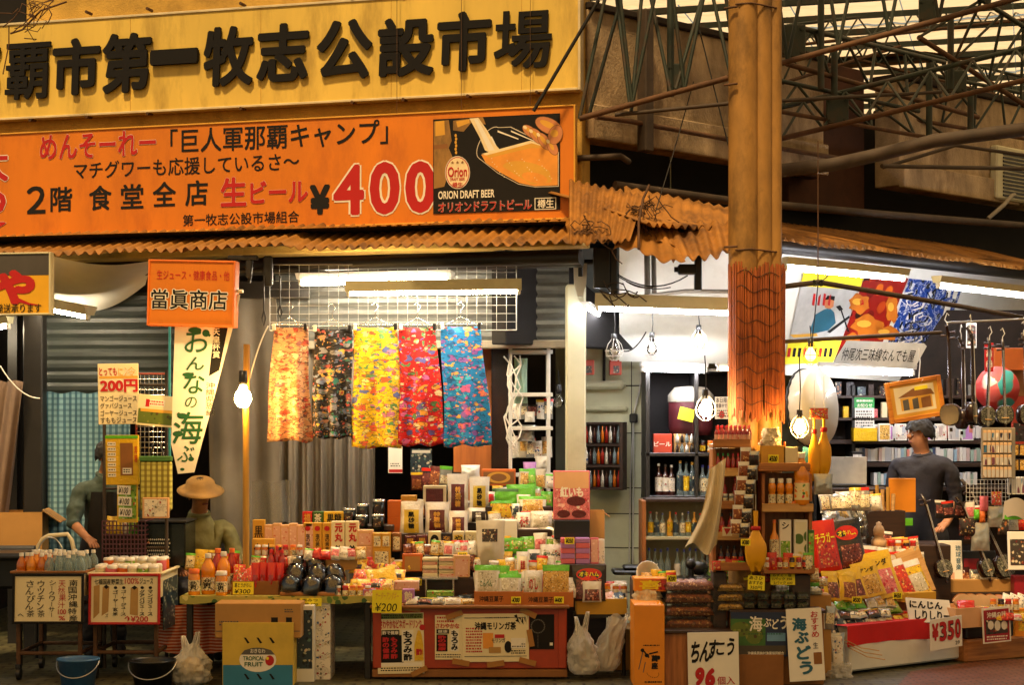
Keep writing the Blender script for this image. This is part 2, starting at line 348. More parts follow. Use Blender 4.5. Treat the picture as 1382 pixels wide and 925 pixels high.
bpart('front_wall',slab(MB(),PL,ul-6,0,2.86,5.4,.25),'yellow_wall')
w=MB();slab(w,PL,PL.uz(-60,10)[0],PL.uz(36,10)[0],4.62,5.3,.02,.012);bpart('upper_window',w,'near_black')
w=MB();u0=PL.uz(-60,500)[0];slab(w,PL,u0-6,u0,0.0,2.86,.1,-.3);bpart('street_wall',w,'dark_wall');w=MB()
for i in range(36):slab(w,PL,u0-5.6,u0-.4,.05+i*.075,.115+i*.075,.02,-.285)
bpart('roller_shutter',w,'shutter_dark')
ua,ub,uc,ud=0.06,PR.uz(1112,150)[0],PR.uz(1214,150)[0],PR.uz(1345,200)[0]
bpart('side_wall',slab(MB(),PR,ua,ub,3.62,4.50,.25),'rough_wall')
bpart('side_wall',slab(MB(),PR,uc,ud+2.2,3.62,4.50,.25),'rough_wall')
bpart('wall_lip',slab(slab(MB(),PR,ua,ub,3.60,3.84,.06,.05),PR,uc,ud+.3,3.60,3.80,.06,.05),'rough_wall')
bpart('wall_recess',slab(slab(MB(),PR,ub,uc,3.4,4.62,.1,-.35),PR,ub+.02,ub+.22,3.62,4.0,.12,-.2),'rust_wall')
bpart('lower_wall',slab(MB(),PR,-.2,ud+4,2.2,4.3,.15,-.55),'near_black')  # near-black slab, its colour stands for the shaded gap above the awning
bpart('wall_coping',slab(slab(MB(),PR,ua,ub+.02,4.50,4.55,.3,.03),PR,uc-.02,ud+2.2,4.50,4.55,.3,.03),'dark_wall')
w=MB();p=PR.at(857,100,.1);w.box((p.x,p.y,4.05),(.09,.09,1.0),0,.01,Matrix.Rotation(R(43.2),4,'Z'));bpart('wall_post',w,'old_pipe')
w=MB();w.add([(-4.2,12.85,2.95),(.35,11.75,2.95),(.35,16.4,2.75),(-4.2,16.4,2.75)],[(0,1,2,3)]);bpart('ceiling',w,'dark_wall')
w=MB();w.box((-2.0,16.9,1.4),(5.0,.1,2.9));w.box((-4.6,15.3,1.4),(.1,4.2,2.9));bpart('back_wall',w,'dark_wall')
w=MB();x,z,ww,h=bx(764,384,791,640,12.6);w.box((x,12.7,1.32),(ww,.2,2.58),0,.012);w.box((x+.03,12.6,.97),(.018,.012,.12),0);bpart('column',w,'cream_paint')
w=MB();x,z,ww,h=bx(46,385,56,720,13.1);w.box((x-.02,13.1,1.35),(.14,.14,2.7),0,.01);x2=bx(14,0,24,10,13.6)[0];w.box((x2,13.6,1.35),(.07,.1,2.7));bpart('door_post',w,'dark_paint')
w=MB();a,b=PL.at(-40,336,.62),PL.at(812,336,.62);w.rod((a.x,a.y,2.72),(b.x,b.y,2.72),.05,0,6);a,b=PL.at(-40,348,.3),PL.at(800,348,.3);w.rod((a.x,a.y,2.74),(b.x,b.y,2.74),.06,0,6)
bpart('lintel',w,'dark_paint')
w=MB();w.box((-1.85,13.0,2.60),(.8,.06,.12));bpart('shutter_box',w,'dark_paint')
def shutter(px0,px1,y0,y1,Y,rz,m,name,bar=None):
 pl=Plane((px0+px1)/2,Y,rz);b=Board(pl,px0,y0,px1,y1);n=max(4,int(b.h/.075));mb=MB();st=b.h/n
 for i in range(n):
  z=i*st
  for q,(d0,d1,za,zb)in enumerate(((0,-.012,z,z+st*.35),(-.012,-.012,z+st*.35,z+st*.7),(-.012,0,z+st*.7,z+st))):
   mb.add([(-b.w/2,d0,za),(b.w/2,d0,za),(b.w/2,d1,zb),(-b.w/2,d1,zb)],[(0,1,2,3)])
 o=mb.build(name,M[m],bld,loc=b.loc-Vector((0,12.4,0)),rot=(0,0,pl.rz))
 if bar:MB().box((0,-.01,-.03),(b.w,.05,.06),0,.008).build('bottom_bar',M[bar],o)
 return o
shutter(36,248,395,532,13.3,-4,'shutter_dark','roller_shutter')
shutter(372,768,352,460,13.0,-5,'shutter_grey','roller_shutter','grey_pipe')
PT=Plane(830,14.0,-16.0);bt=Board(PT,770,380,905,930)
w=MB();w.box((0,.06,bt.h/2+.3),(bt.w,.1,bt.h+.6),0)
tw=thing('tiled_wall','pale green tiled wall with a round cornered niche behind the cream column','wall',(bt.loc.x,bt.loc.y,0),(0,0,PT.rz))
w.build('wall_face',M['tile'],tw)
g=MB()
for y in(446,521,585,659,694,740,800,860):z=bt.L(838,y)[1]+bt.zb;g.box((0,.009,z),(bt.w,.004,.008))
for px in(852,838):u=bt.L(px,600)[0];g.box((u,.009,1.1),(.006,.004,2.2))if px==852 else None
g.build('grout',M['grout'],tw)
n=MB();a=bt.B(780,515,845,526);n.box(((a[0]+a[2])/2,-.05,(a[1]+a[3])/2+bt.zb),(a[2]-a[0],.12,a[3]-a[1]),0,.02)
a=bt.B(780,548,848,556);n.box(((a[0]+a[2])/2,-.02,(a[1]+a[3])/2+bt.zb),(a[2]-a[0],.06,.04),0,.015);n.build('ledge',M['tile'],tw)
n=MB();a=bt.L(816,520);b_=bt.L(845,470)
n.tube([(a[0],-.02,a[1]+bt.zb),(a[0],-.02,b_[1]+bt.zb),(a[0]+.03,-.02,b_[1]+bt.zb+.03),(b_[0],-.02,b_[1]+bt.zb+.03)],.012,0,6);n.build('niche_frame',M['dark_paint'],tw)
n=MB();a=bt.L(856,565);n.box((a[0],-.02,a[1]+bt.zb),(.06,.05,.07),0,.008);n.build('socket',M['black_plastic'],tw)
n=MB();a=bt.L(868,500);c=bt.L(856,560);n.tube([(a[0],-.02,a[1]+bt.zb),((a[0]+c[0])/2+.01,-.03,(a[1]+c[1])/2+bt.zb),(c[0],-.03,c[1]+bt.zb)],.008,0,5)
for k in(0,1):c2=bt.L(852+k*4,640);c3=bt.L(850+k*5,760);n.tube([(c[0],-.03,c[1]+bt.zb-.04),(c2[0],-.03,c2[1]+bt.zb),(c3[0],-.03,c3[1]+bt.zb)],.006,0,5)
n.build('wiring',M['wire_white'],tw)
def hit(px,py,P0,n):
 d=Vector(((px-CX)/F,1,-(py-CY)/F));o=Vector((0,0,EYE));return o+d*((P0-o).dot(n)/d.dot(n))
w=MB();q=[at(836,488,13.7),at(1010,492,13.7),at(1010,325,12.9),at(836,325,12.9)];w.add(q,[(0,1,2,3)]);w.add([p+Vector((0,.03,.01))for p in q],[(3,2,1,0)]);bpart('ceiling_panel',w,'white_board')
w=MB();w.add([at(780,335,12.95),at(836,335,12.95),at(836,460,13.75),at(780,460,13.75)],[(0,1,2,3)]);bpart('ceiling_panel',w,'shutter_grey')
POSTER_P=at(1125,490,14.2);_up=(-IN*.28+Vector((0,0,.644))).normalized();POSTER_N=AL.cross(_up).normalized()
if POSTER_N.y>0:POSTER_N=-POSTER_N
w=MB();w.add([hit(x,y,POSTER_P-POSTER_N*.006,POSTER_N)for x,y in((1030,505),(1300,520),(1420,372),(1030,330))],[(0,1,2,3)]);bpart('ceiling_panel',w,'white_board')
w=MB();w.add([hit(x,y,POSTER_P-POSTER_N*.03,POSTER_N)for x,y in((1290,500),(1480,520),(1480,360),(1290,360))],[(0,1,2,3)]);bpart('ceiling_panel',w,'cream_paint')
w=MB();w.box((3.2,16.6,1.5),(5.6,.1,3.0));bpart('back_wall',w,'cream_paint')
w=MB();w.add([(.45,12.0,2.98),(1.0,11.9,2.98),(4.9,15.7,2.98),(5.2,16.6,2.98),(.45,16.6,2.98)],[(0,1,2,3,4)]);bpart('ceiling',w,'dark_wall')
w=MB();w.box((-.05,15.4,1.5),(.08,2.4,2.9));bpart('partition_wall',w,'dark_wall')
w=MB();a,b=at(900,392,12.3),at(1470,420,15.3);w.rod((1.05,11.9,2.88),(4.9,15.55,2.88),.05,0,6);bpart('lintel',w,'dark_paint')
# corrugated awnings
def corrug(name,label,A,B,dn,drop,amp=.016,pitch=.076,ragged=0.0,m='corrugated',lift=0.0,th=.003):
 """sheet hanging between lower edge A-B and a top edge drawn back along dn by |dn| and up by drop"""
 A,B=Vector(A),Vector(B);n=int((B-A).length/pitch*6);nv=5
 rg=[mnoise.noise(Vector((i*.13,3.1,0)))*ragged for i in range(n+1)]
 jog=[random.Random(k+len(label)).uniform(-.016,.016)for k in range(40)];L_=(B-A).length
 def f(u,v):
  i=round(u*n);k_=int(u*L_/.76+1e-6)%40;p=A.lerp(B,u)+Vector((0,0,jog[k_]*(1.2-v)))+dn.normalized()*(jog[-1-k_]*2.2*(1-v))+dn*(v-(1-v)*rg[i])+Vector((0,0,drop*(v-(1-v)*rg[i])+amp*math.sin(2*math.pi*i/6)))
  p.z+=lift*mnoise.noise(p*1.7);return p
 o=MB().grid(f,n,nv).build(name,M[m],None,label,'awning')
 s=o.modifiers.new('sheet','SOLIDIFY');s.thickness=th;return o
zL=2.80;a=PL.pos(ul-6,0,.95);b=PL.pos(PL.uz(812,320)[0]+.28,0,.95)
corrug('corrugated_awning','long rusty yellow corrugated awning under the orange banner',(a.x,a.y,zL),(b.x,b.y,zL),LN*.98,.30,ragged=.03,lift=.02)
c0=at(878,312,11.55);c1=c0+AL*5.2
corrug('corrugated_awning','weathered corrugated awning running back along the side street behind the pillar',(c0.x,c0.y,2.93),(c1.x,c1.y,2.90),IN*.95,.27,ragged=.04,lift=.025)
def torn(label,q,amp,waves,nu=48,nv=10,curl=0.0,m='corrugated',seed=0):
 q=[Vector(p)for p in q]
 def f(u,v):
  rag=.06*mnoise.noise(Vector((u*7,seed,1.3)))*(1-v)
  p=q[0].lerp(q[1],u).lerp(q[3].lerp(q[2],u),v+rag);p.z+=amp*math.sin(u*waves*2*math.pi)-curl*(1-v)**2*(.5+.5*math.sin(u*9+seed));p.y-=.05*mnoise.noise(p*3)
  return p
 o=MB().grid(f,nu,nv).build('roofing_sheet',M[m],None,label,'roofing');s=o.modifiers.new('sheet','SOLIDIFY');s.thickness=.003;return o
torn('torn corrugated sheet covering the awning corner just past the orange banner',[at(768,328,11.36),at(850,325,11.4),at(868,264,12.0),at(768,243,12.2)],.012,9,seed=1)
torn('sagging torn roofing sheet below the dry vine at the awning corner',[at(828,330,11.42),at(925,352,11.45),at(905,318,11.9),at(842,296,11.9)],.014,4,curl=.03,seed=2)
torn('folded down corrugated sheet with bold ribs beside the pillar',[at(908,352,11.5),at(1002,334,11.75),at(1000,300,12.1),at(880,300,11.95)],.020,6,curl=.02,seed=3)
torn('loose upper roofing sheet lying against the pillar',[at(846,324,11.62),at(1012,340,11.86),at(1008,284,12.6),at(842,252,12.3)],.010,12,seed=4)
v=MB();random.seed(3)
for k in range(26):
 p=at(random.uniform(862,880),random.uniform(262,300),11.75)if k<16 else at(random.uniform(785,812),random.uniform(288,312),11.5);pts=[p]
 for i in range(6):p=p+Vector((random.uniform(-.06,.06),random.uniform(-.03,.03),random.uniform(-.07,.03)));pts.append(p)
 v.tube(pts,.004,0,4)
v.tube([at(862,336,11.4),at(862,300,11.6),at(868,268,11.7),at(876,250,11.8)],.009,0,5)
v.build('dry_vine',M['rusty_iron'],None,'dry tangled vine lying over the torn awning corner','plant')
v=MB();random.seed(5)
for k in range(9):
 p=at(random.uniform(48,75),random.uniform(2,10),12.9);pts=[p]
 for i in range(7):p=p+Vector((random.uniform(-.09,.05),0,random.uniform(-.08,.03)));pts.append(p)
 v.tube(pts,.004,0,4)
v.tube([at(14,45,12.95),at(30,40,12.95),at(55,14,12.95),at(90,2,12.95)],.007);v.tube([at(12,35,12.95),at(12,60,12.95),at(4,100,12.95)],.005)
v.build('dry_vine',M['rusty_iron'],None,'thin bare vine clinging to the top edge of the cream sign board','plant')
# arcade pillar with its reed wrap
pil=thing('arcade_pillar','tall ochre arcade pillar of bundled pipes wrapped in a reed mat','pillar',tuple(at(1020,580,11.7).xy)+(0,))
px=lambda p:at(p,580,11.7).x-pil.location.x
for c,r,dy,zz in((1003,20,0,6),(1028,15,.03,6),(1046,11,.06,6)):
 MB().rod((px(c),dy,0),(px(c),dy,zz),r/F*11.7,0,24).build('pipe',M['pillar_paint'],pil)
st=MB()
for y in(8,338):
 z=at(0,y,11.7).z;st.tube([(px(985)-.005,-.02,z),(px(995),-.098,z-.008),(px(1012),-.09,z),(px(1028),-.055,z-.005),(px(1046),.0,z-.01),(px(1057),.06,z)],.006)
for y in(14,117,335):z=at(0,y,11.7).z;st.rod((px(976),-.06,z),(px(992),-.11,z),.008)
st.build('strap',M['rusty_iron'],pil)
zt,zb=at(0,358,11.7).z,at(0,562,11.7).z;random.seed(11);rd=MB();n=58
path=[(px(984),.05),(px(984.5),-.03),(px(990),-.105),(px(1000),-.115),(px(1012),-.107),(px(1025),-.085),(px(1040),-.07),(px(1052),-.04),(px(1059),.03),(px(1059),.08)]
def along(t):t*=len(path)-1;i=min(int(t),len(path)-2);f_=t-i;return(path[i][0]*(1-f_)+path[i+1][0]*f_,path[i][1]*(1-f_)+path[i+1][1]*f_)
for i in range(n):
 x,y=along((i+.5)/n);z1=zt+random.uniform(-.02,.015)-(.03 if 18<i<30 else 0);z0=zb+random.uniform(-.05,.05);dx=random.uniform(-.006,.006)
 if i%13==7:z0+=.25
 rd.rod((x,y,z0),(x+dx,y,z1),.0058,0,5)
w_=rd.build('reed_mat',M['reed'],pil);tw_=MB()
for k in range(9):
 z=zt-.06-k*(zt-zb-.1)/8.5;tw_.tube([(along(t/20)[0],along(t/20)[1]-.008,z+.018*math.sin(t*1.1+k)+.012*math.sin(t*.4))for t in range(21)],.0022,0,4)
tw_.build('binding_cord',M['wire_black'],w_)
# arcade roof and its trusses
rm,N_,L_,b_=_new('roof_panel');co=_co(N_,L_);nz=_noise(N_,L_,_co(N_,L_,'Object',(.25,1.6,1)),2.2,8,.7)
tr=N_.new('ShaderNodeBsdfTranslucent');L_.new(_ramp(N_,L_,nz,[(.3,(.72,.58,.40)),(.5,(.88,.80,.66)),(.72,(.95,.90,.80))]),tr.inputs[0])
b_.inputs['Base Color'].default_value=(.7,.6,.45,1);mx=N_.new('ShaderNodeMixShader');mx.inputs[0].default_value=.1
L_.new(tr.outputs[0],mx.inputs[1]);L_.new(b_.outputs[0],mx.inputs[2]);L_.new(mx.outputs[0],N_['Material Output'].inputs[0]);MATS['roof_panel']=rm
RZ=5.15;rf=thing('arcade_roof','pale translucent arcade roof panels with cross battens high over the side street','roof',(5.0,18.0,RZ),(0,0,R(-16)))
rp=MB();cw,ch=.9,1.25
for i in range(-7,8):
 for j in range(-5,6):
  rp.grid(lambda u,v,i=i,j=j:(i*cw+u*cw*.99,j*ch+v*ch*1.02,.02*(j%2)+.008*math.sin(u*24)),24,1)
rp.build('roof_sheet',rm,rf)
bt_=MB()
for j in range(-10,13):bt_.box((0,j*ch/2,-.05),(13,.016 if j%2 else .05,.05))
bt_.build('batten',M['green_iron'],rf)
pl_=MB();pl_.add([(-2.3,-1.3,-.02),(-.8,-1.5,-.05),(-.3,-.9,-.03),(-1.9,-.7,-.02)],[(0,1,2,3)]);pl_.build('patch_board',M['card_dark'],rf)
of_=thing('arcade_roof','older sooty arcade roof over the street in front of the market','roof',(0,2.0,6.2),(0,0,0));mb=MB()  # unseen roof added so direct sun misses the stalls and warm light filters through
for i in range(-9,10):mb.grid(lambda u,v,i=i:(i*.95+u*.95,-8.5+v*16.0,.03*math.sin(u*20)),8,2)
om,N_,L_,b_=_new('shade_roof');tr=N_.new('ShaderNodeBsdfTranslucent');L_.new(_ramp(N_,L_,_noise(N_,L_,_co(N_,L_),.8,6),[(.3,(.86,.62,.32)),(.7,(.98,.78,.46))]),tr.inputs[0]);L_.new(tr.outputs[0],N_['Material Output'].inputs[0])
mb.build('roof_sheet',om,of_);mb=MB()
for j in range(12):mb.box((0,-8+j*1.4,-.08),(18,.06,.09))
mb.build('batten',M['green_iron'],of_)
def truss(label,a,b,c,d,n=9,r=.022,rw=.013,m='green_iron',name='roof_truss'):
 """lower chord a-b, upper chord c-d"""
 a,b,c,d=(Vector(p)for p in(a,b,c,d));o=thing(name,label,'truss',tuple((a+b)/2));off=Matrix.Translation(-(a+b)/2)
 for p,q,mm in((a,b,'rusty_iron'),(c,d,m)):
  mb=MB();mb.M=off;mb.tube([p.lerp(q,i/8)for i in range(9)],r,0,8);mb.build('chord',M[mm],o)
 mb=MB();mb.M=off
 for i in range(n):
  t0,t1,tm=i/n,(i+1)/n,(i+.5)/n
  mb.rod(a.lerp(b,t0),c.lerp(d,tm),rw,0,6);mb.rod(c.lerp(d,tm),a.lerp(b,t1),rw,0,6)
 mb.build('lattice',M[m],o);return o
truss('rusty truss rising from the cream sign across the pillar to the roof',at(782,160,12.1),at(1400,-10,12.6),at(795,-60,12.1),at(1400,-175,12.6),9,.02)
truss('long low truss climbing from behind the pillar under the roof panels',at(1000,200,13.6),at(1400,104,13.0),at(1000,158,13.9),at(1400,60,13.6),7,.02,.011)
truss('upper truss sloping down past the stained roof panel',at(1062,86,13.2),at(1320,158,15.2),at(1075,36,13.2),at(1275,84,15.2),5,.02,.012)
truss('short lower truss bracing the dark wall recess',at(1050,150,13.2),at(1290,192,14.6),at(1050,108,13.2),at(1240,150,14.6),4,.017,.011)
truss('right hand truss bracing down from the roof battens',at(1240,50,13.4),at(1420,165,14.6),at(1310,-10,13.4),at(1420,60,14.6),4,.02,.012)
truss('far truss below the roof panels near the wall vent',at(1180,152,15.0),at(1400,190,15.8),at(1230,95,15.0),at(1400,130,15.8),5,.018,.011)
truss('thin distant truss lying flat under the cream roof panels',at(1062,62,15.0),at(1400,24,15.5),at(1062,34,15.2),at(1400,-4,15.7),9,.014,.008)
truss('thin distant truss falling towards the far end of the beige wall',at(1150,78,15.2),at(1400,142,16.4),at(1160,52,15.2),at(1400,108,16.4),8,.014,.008)
truss('slim cross truss behind the dark wall recess',at(1056,112,13.8),at(1215,62,14.8),at(1056,84,13.8),at(1215,36,14.8),6,.013,.008)
def pipe(label,pts,r,m='old_pipe',name='steel_pipe',cat='pipe',group=None):return MB().tube(pts,r,0,10).build(name,M[m],None,label,cat,group)
pipe('thick brown pipe crossing behind the pillar towards the wall vent',[at(1040,232,12.9),at(1125,222,12.9),at(1180,210,12.9),at(1260,190,12.8),at(1400,172,12.7)],.05)
pipe('thin brace pipe under the rusty truss ending at the pillar',[at(830,155,12.2),at(1000,138,12.1)],.014)
pipe('thin level rod crossing from the pillar to the truss plates',[at(1050,136,13.0),at(1270,124,14.0)],.014)
pipe('rod under the thick brown pipe beside the wall vent',[at(1190,224,13.2),at(1400,228,14.5)],.016)
pipe('bent bracket rod behind the thick brown pipe',[at(1192,226,13.6),at(1290,196,14.0),at(1400,212,14.4)],.014)
for px_,y0,y1,Y,lb in((1108,-5,120,13.4,'post hanging from the roof in front of the beige wall'),(1126,60,140,13.6,'green hanger post beside the dark recess'),(1254,85,190,14.3,'slim green hanger post before the second beige wall'),(1310,120,185,14.4,'green hanger post just above the wall vent'),(905,-5,130,12.5,'green hanger bar over the black bracket plate'),(1283,25,120,13.9,'green hanger bar ending at the far truss plate')):
 pipe(lb,[at(px_,y0,Y),at(px_,y1,Y)],.026,'green_iron','hanger_post','post')
for px_,py_,w_,h_,Y,lb in((1070,55,34,44,13.1,'square green truss plate close to the pillar'),(1252,14,24,32,13.5,'green truss plate at the top edge of the roof view'),(1290,110,28,30,14.2,'green truss plate in front of the second beige wall'),(1130,148,30,38,13.5,'green truss plate before the dark recess'),(912,103,24,34,12.5,'black bracket plate high on the beige wall')):
 p=at(px_,py_,Y);k=Y/F;mb=MB();mb.box((0,0,0),(w_*k,.03,h_*k),0,.006)
 for sx in(-1,1):
  for sz in(-1,1):mb.rod((sx*w_*k*.35,-.015,sz*h_*k*.35),(sx*w_*k*.35,-.03,sz*h_*k*.35),.012,0,6)
 mb.build('truss_plate',M['green_iron'],None,lb,'bracket',loc=p)
for i,(x0,y0,x1,y1)in enumerate(((838,0,795,155),(832,-5,850,140),(866,-5,852,150),(878,-5,905,125),(948,-5,912,120),(962,-5,985,98))):
 pipe(f'{ORD[i]} slanting brace, counted from the sign, before the beige wall',[at(x0,y0,12.3),at(x1,y1,12.2)],.013,'green_iron','brace_rod','rod')
pipe('dark stay rod running from above the pillar down to the orange banner',[at(808,0,12.0),at(720,150,12.1)],.012,'wire_black','stay_rod','rod')
pipe('grey conduit laid along the top of the side awning',[at(830,250,12.4),at(985,271,12.95),at(1198,290,14.2),at(1400,306,15.8)],.03,'old_pipe','conduit')
pipe('rusty conduit fixed along the beige wall',[PR.at(790,160,.1),PR.at(830,165,.1),PR.at(985,193,.1),PR.at(1115,215,.1)],.018,'rusty_iron','conduit')
pipe('dark stub pipe poking out under the beige wall',[at(770,214,12.4),at(838,211,12.3),at(848,218,12.6)],.022,'old_pipe','conduit')
pipe('pale bent drain hose below the wall vent',[PR.at(1285,300,.35),PR.at(1300,282,.4),PR.at(1325,268,.3),PR.at(1342,266,.2)],.018,'grey_pipe','hose')
bv=Board(PR,1346,200,1398,272,.08);vt=bv.thing('air_conditioner','pale louvred air conditioner box on the beige wall','air conditioner')
MB().box((0,.04,bv.h/2),(bv.w,.08,bv.h),0,.015).build('case',M['cream_paint'],vt);mb=MB()
for i in range(12):z=bv.h*(.08+.07*i);mb.box((0,-.006,z),(bv.w*.72,.012,.016))
mb.build('grille',M['dark_paint'],vt)
# signs on the building front
INK=['black_ink','red_ink','white_ink','green_ink','blue_ink','gold','grey_ink','yellow_paper']
BK,RD,WH,GR,BL,GO,GY,YE=range(8)
def inks(extra=()):return[M[k]for k in INK]+[M[k]for k in extra]
class Let:
 """collects the writing and printed figures of one board into one mesh of inks"""
 def __init__(s,b,y=-.003,extra=()):s.b,s.mb,s.y,s.extra,s.n=b,MB(),y,extra,0
 def t(s,body,x0,y0,x1,y1,m=BK,bold=.012,dy=0,**k):s.n+=1;a=s.b.B(x0,y0,x1,y1);s.mb.text(body,*a,m,s.y-dy-s.n*2e-5,bold,**k);return s
 def o(s,body,x0,y0,x1,y1,m=RD,rim=WH,bold=.02,rimb=.07):s.t(body,x0,y0,x1,y1,m,bold,.0014);a=s.b.B(x0,y0,x1,y1);d=(a[3]-a[1])*rimb*.9;s.mb.text(body,a[0]-d,a[1]-d,a[2]+d,a[3]+d,rim,s.y-.0004,bold+rimb);return s
 def c(s,body,x0,y0,x1,y1,m=BK,bold=.012,jit=.0,dy=0):s.n+=1;s.mb.column(body,*s.b.B(x0,y0,x1,y1),m,s.y-dy-s.n*2e-5,bold,jit);return s
 def r(s,x0,y0,x1,y1,m,dy=0):a=s.b.B(x0,y0,x1,y1);s.n+=1;s.mb.rect(*a,s.y+.0015-dy-s.n*2e-5,m);return s
 def p(s,pts,m,dy=0):s.n+=1;s.mb.flat(s.b.P(pts),s.y+.0015-dy-s.n*2e-5,m);return s
 def e(s,x,y,rx,ry,m,dy=0,n=22):s.n+=1;s.mb.flat([s.b.L(x+rx*math.cos(2*math.pi*i/n),y-ry*math.sin(2*math.pi*i/n))for i in range(n)],s.y+.0015-dy-s.n*2e-5,m);return s
 def ln(s,x0,y0,x1,y1,m=GY,dy=0,w=.6):L=math.hypot(x1-x0,y1-y0)or 1;a,b=-(y1-y0)/L*w,(x1-x0)/L*w;return s.p([(x0+a,y0+b),(x1+a,y1+b),(x1-a,y1-b),(x0-a,y0-b)],m,dy)
 def fine(s,x0,y0,x1,y1,rows,m=GY,seed=0):
  """lines of print too small to read in the photograph, as broken strokes"""
  rnd=random.Random(seed+int(x0*7+y0));h=(y1-y0)/rows
  for i in range(rows):
   x=x0
   while x<x1-1:
    w=min(rnd.uniform(.8,3.2),x1-x);s.r(x,y0+h*(i+.2),x+w,y0+h*(i+.72),m);x+=w+rnd.uniform(.5,1.2)
  return s
 def done(s,parent,name='lettering'):return s.mb.build(name,inks(s.extra),parent)
def panel(b,parent,m,th=.02,name='board',bev=.003,edge=None,ew=.02):
 mb=MB();mb.box((0,th/2,b.h/2),(b.w,th,b.h),0,bev);o=mb.build(name,M[m],parent)
 if edge:
  e=MB()
  for x in(-1,1):e.box((x*(b.w/2-ew/2+.004),th/2-.004,b.h/2),(ew,th+.012,b.h+.008),0,.003)
  for z in(0,1):e.box((0,th/2-.004,z*b.h+(.5-z)*ew-(.5-z)*.008),(b.w-2*ew+.006,th+.011,ew),0,.003)
  e.build('rim',M[edge],parent)
 return o
b=Board(PL,-70,8,783,143,.10);s=b.thing('market_sign','long cream sign board with raised dark brush written market name','sign')
panel(b,s,'sign_cream',.08,edge='sign_edge',ew=.018)
for ch,x0,y0,x1,y1 in(('那',-62,64,2,140),('覇',10,58,70,135),('市',73,52,137,129),('第',140,45,206,126),('一',206,67,270,88),('牧',277,36,344,117),('志',349,32,418,111),('公',429,27,504,108),('設',511,24,588,104),('市',591,16,664,97),('場',668,14,746,94)):
 mb=MB();mb.text(ch,*b.B(x0,y0,x1,y1),0,-.012,.034 if ch not in '覇場那' else .022,.022,res=4,slant=.04);mb.build('character',M['letter_dark'],s)
for x in(118,476,545,632,725,42,200,326):
 for y in(3,143):p=b.L(x,y-(x-361)*.055);mb=MB();mb.rod((p[0],-.02,p[1]-.01*(y>50)),(p[0],.06,p[1]),.012,0,8);mb.build('bolt',M['rusty_iron'],s)
mb=MB()
for x in(-2,176,352,528,704):mb.box((b.L(x,70)[0],-.0005,b.h/2),(.004,.003,b.h*.985))
mb.build('panel_joint',M['tape_tan' if 'tape_tan' in M else 'yellow_wall'],s)
for x in(546,632,724):
 u=PL.at(x,100,.16);MB().rod((u.x,u.y,3.35),(u.x,u.y,4.9),.0025,0,4).build('guy_wire',M['rusty_iron'],None,f'thin rusty wire across the cream sign, {"left" if x == 546 else "middle" if x == 632 else "right"} one of three','wire')
b=Board(PL,-70,163,776,309,.22);s=b.thing('beer_banner','wide orange banner advertising draft beer at 400 yen below the cream sign','banner')
panel(b,s,'banner',.05,edge='gold',ew=.012)
L=Let(b,extra=('beer','foam','flesh','glass_line','near_black'))
L.o('めんそーれー',54,178,211,213,rimb=.006,bold=.03)
L.t('「巨人軍那覇キャンプ」',230,167,524,201,bold=.018).t('マチグワーも応援しているさ〜',100,212,404,236,bold=.014)
for ch,x0,y0,x1,y1 in(('２',36,251,62,289),('階',68,252,98,286),('食',120,250,151,284),('堂',163,248,194,282),('全',206,245,238,279),('店',250,243,281,278)):L.t(ch,x0,y0,x1,y1,bold=.026)
L.o('生',298,239,333,279,rimb=.008,bold=.035).o('ビール',338,243,416,274,rimb=.008,bold=.035)
L.t('¥',418,249,446,290,bold=.05).o('4',450,222,492,291,bold=.035,rimb=.035).o('0',499,218,540,290,bold=.035,rimb=.035).o('0',547,217,588,288,bold=.035,rimb=.035)
L.t('第一牧志公設市場組合',247,287,404,303,bold=.012)
L.o('大',-36,196,12,246,rimb=.02,bold=.03).o('つ',-40,258,9,294,rimb=.02,bold=.03).o('ア',-40,300,9,320,rimb=.02,bold=.03)
L.done(s)
ph=MB();ph.box(((b.L(585,220)[0]+b.L(756,220)[0])/2,-.0035,(b.L(670,286)[1]+b.L(670,157)[1])/2),(b.L(756,220)[0]-b.L(585,220)[0],.005,b.L(670,157)[1]-b.L(670,286)[1]));po=ph.build('photo_print',M['near_black'],s)
L=Let(b,-.0085,extra=('beer','foam','flesh','glass_line','pillar_paint','card_dark'));BE,FO,FL,GLS,BRS,BRN=8,9,10,11,12,13
L.p([(586,164),(606,162),(610,190),(606,200),(612,214),(600,252),(586,255)],BRS).p([(588,164),(600,163),(601,182),(588,184)],GO).p([(586,196),(604,194),(605,200),(586,202)],BRN).p([(612,163),(652,158),(656,168),(636,166),(626,178),(612,176)],BRS).p([(616,164),(634,161),(634,166),(618,172)],GO)
def arc(cx,cy,rx,ry,a0,a1,rot=0,n=14):
 o_=[]
 for i in range(n+1):t=R(a0+(a1-a0)*i/n);x,y=rx*math.cos(t),ry*math.sin(t);o_.append((cx+x*math.cos(R(rot))-y*math.sin(R(rot)),cy+x*math.sin(R(rot))+y*math.cos(R(rot))))
 return o_
for k,m in enumerate((GLS,0)):
 d=k*1.0;L.p(arc(660,193,12-d,25-d,90,270,32)+[(690-d,171+d),(722,187+d),(754.5-d,205+d)]+[(754.5-d,252-d),(722,253-d),(700,249-d),(672,234-d)],m)
L.p([(650,209),(664,206),(690,199),(716,191),(738,197),(753,207),(753,250),(722,251.5),(701,247),(672,231),(656,220)],BE)
for i in range(5):L.p([(650+i*2,208+i*1.2),(690+i*2,197+i*1.4),(716+i,190+i*1.6),(738-i*2,196+i),(716,193.5+i*1.6),(690,201+i*1.3),(662,209+i)],FO if i<2 else GO)
L.p(arc(712,232,34,13,180,330,12)+[(745,246),(718,249)],GO).p(arc(722,240,18,7,0,360,12),BE)
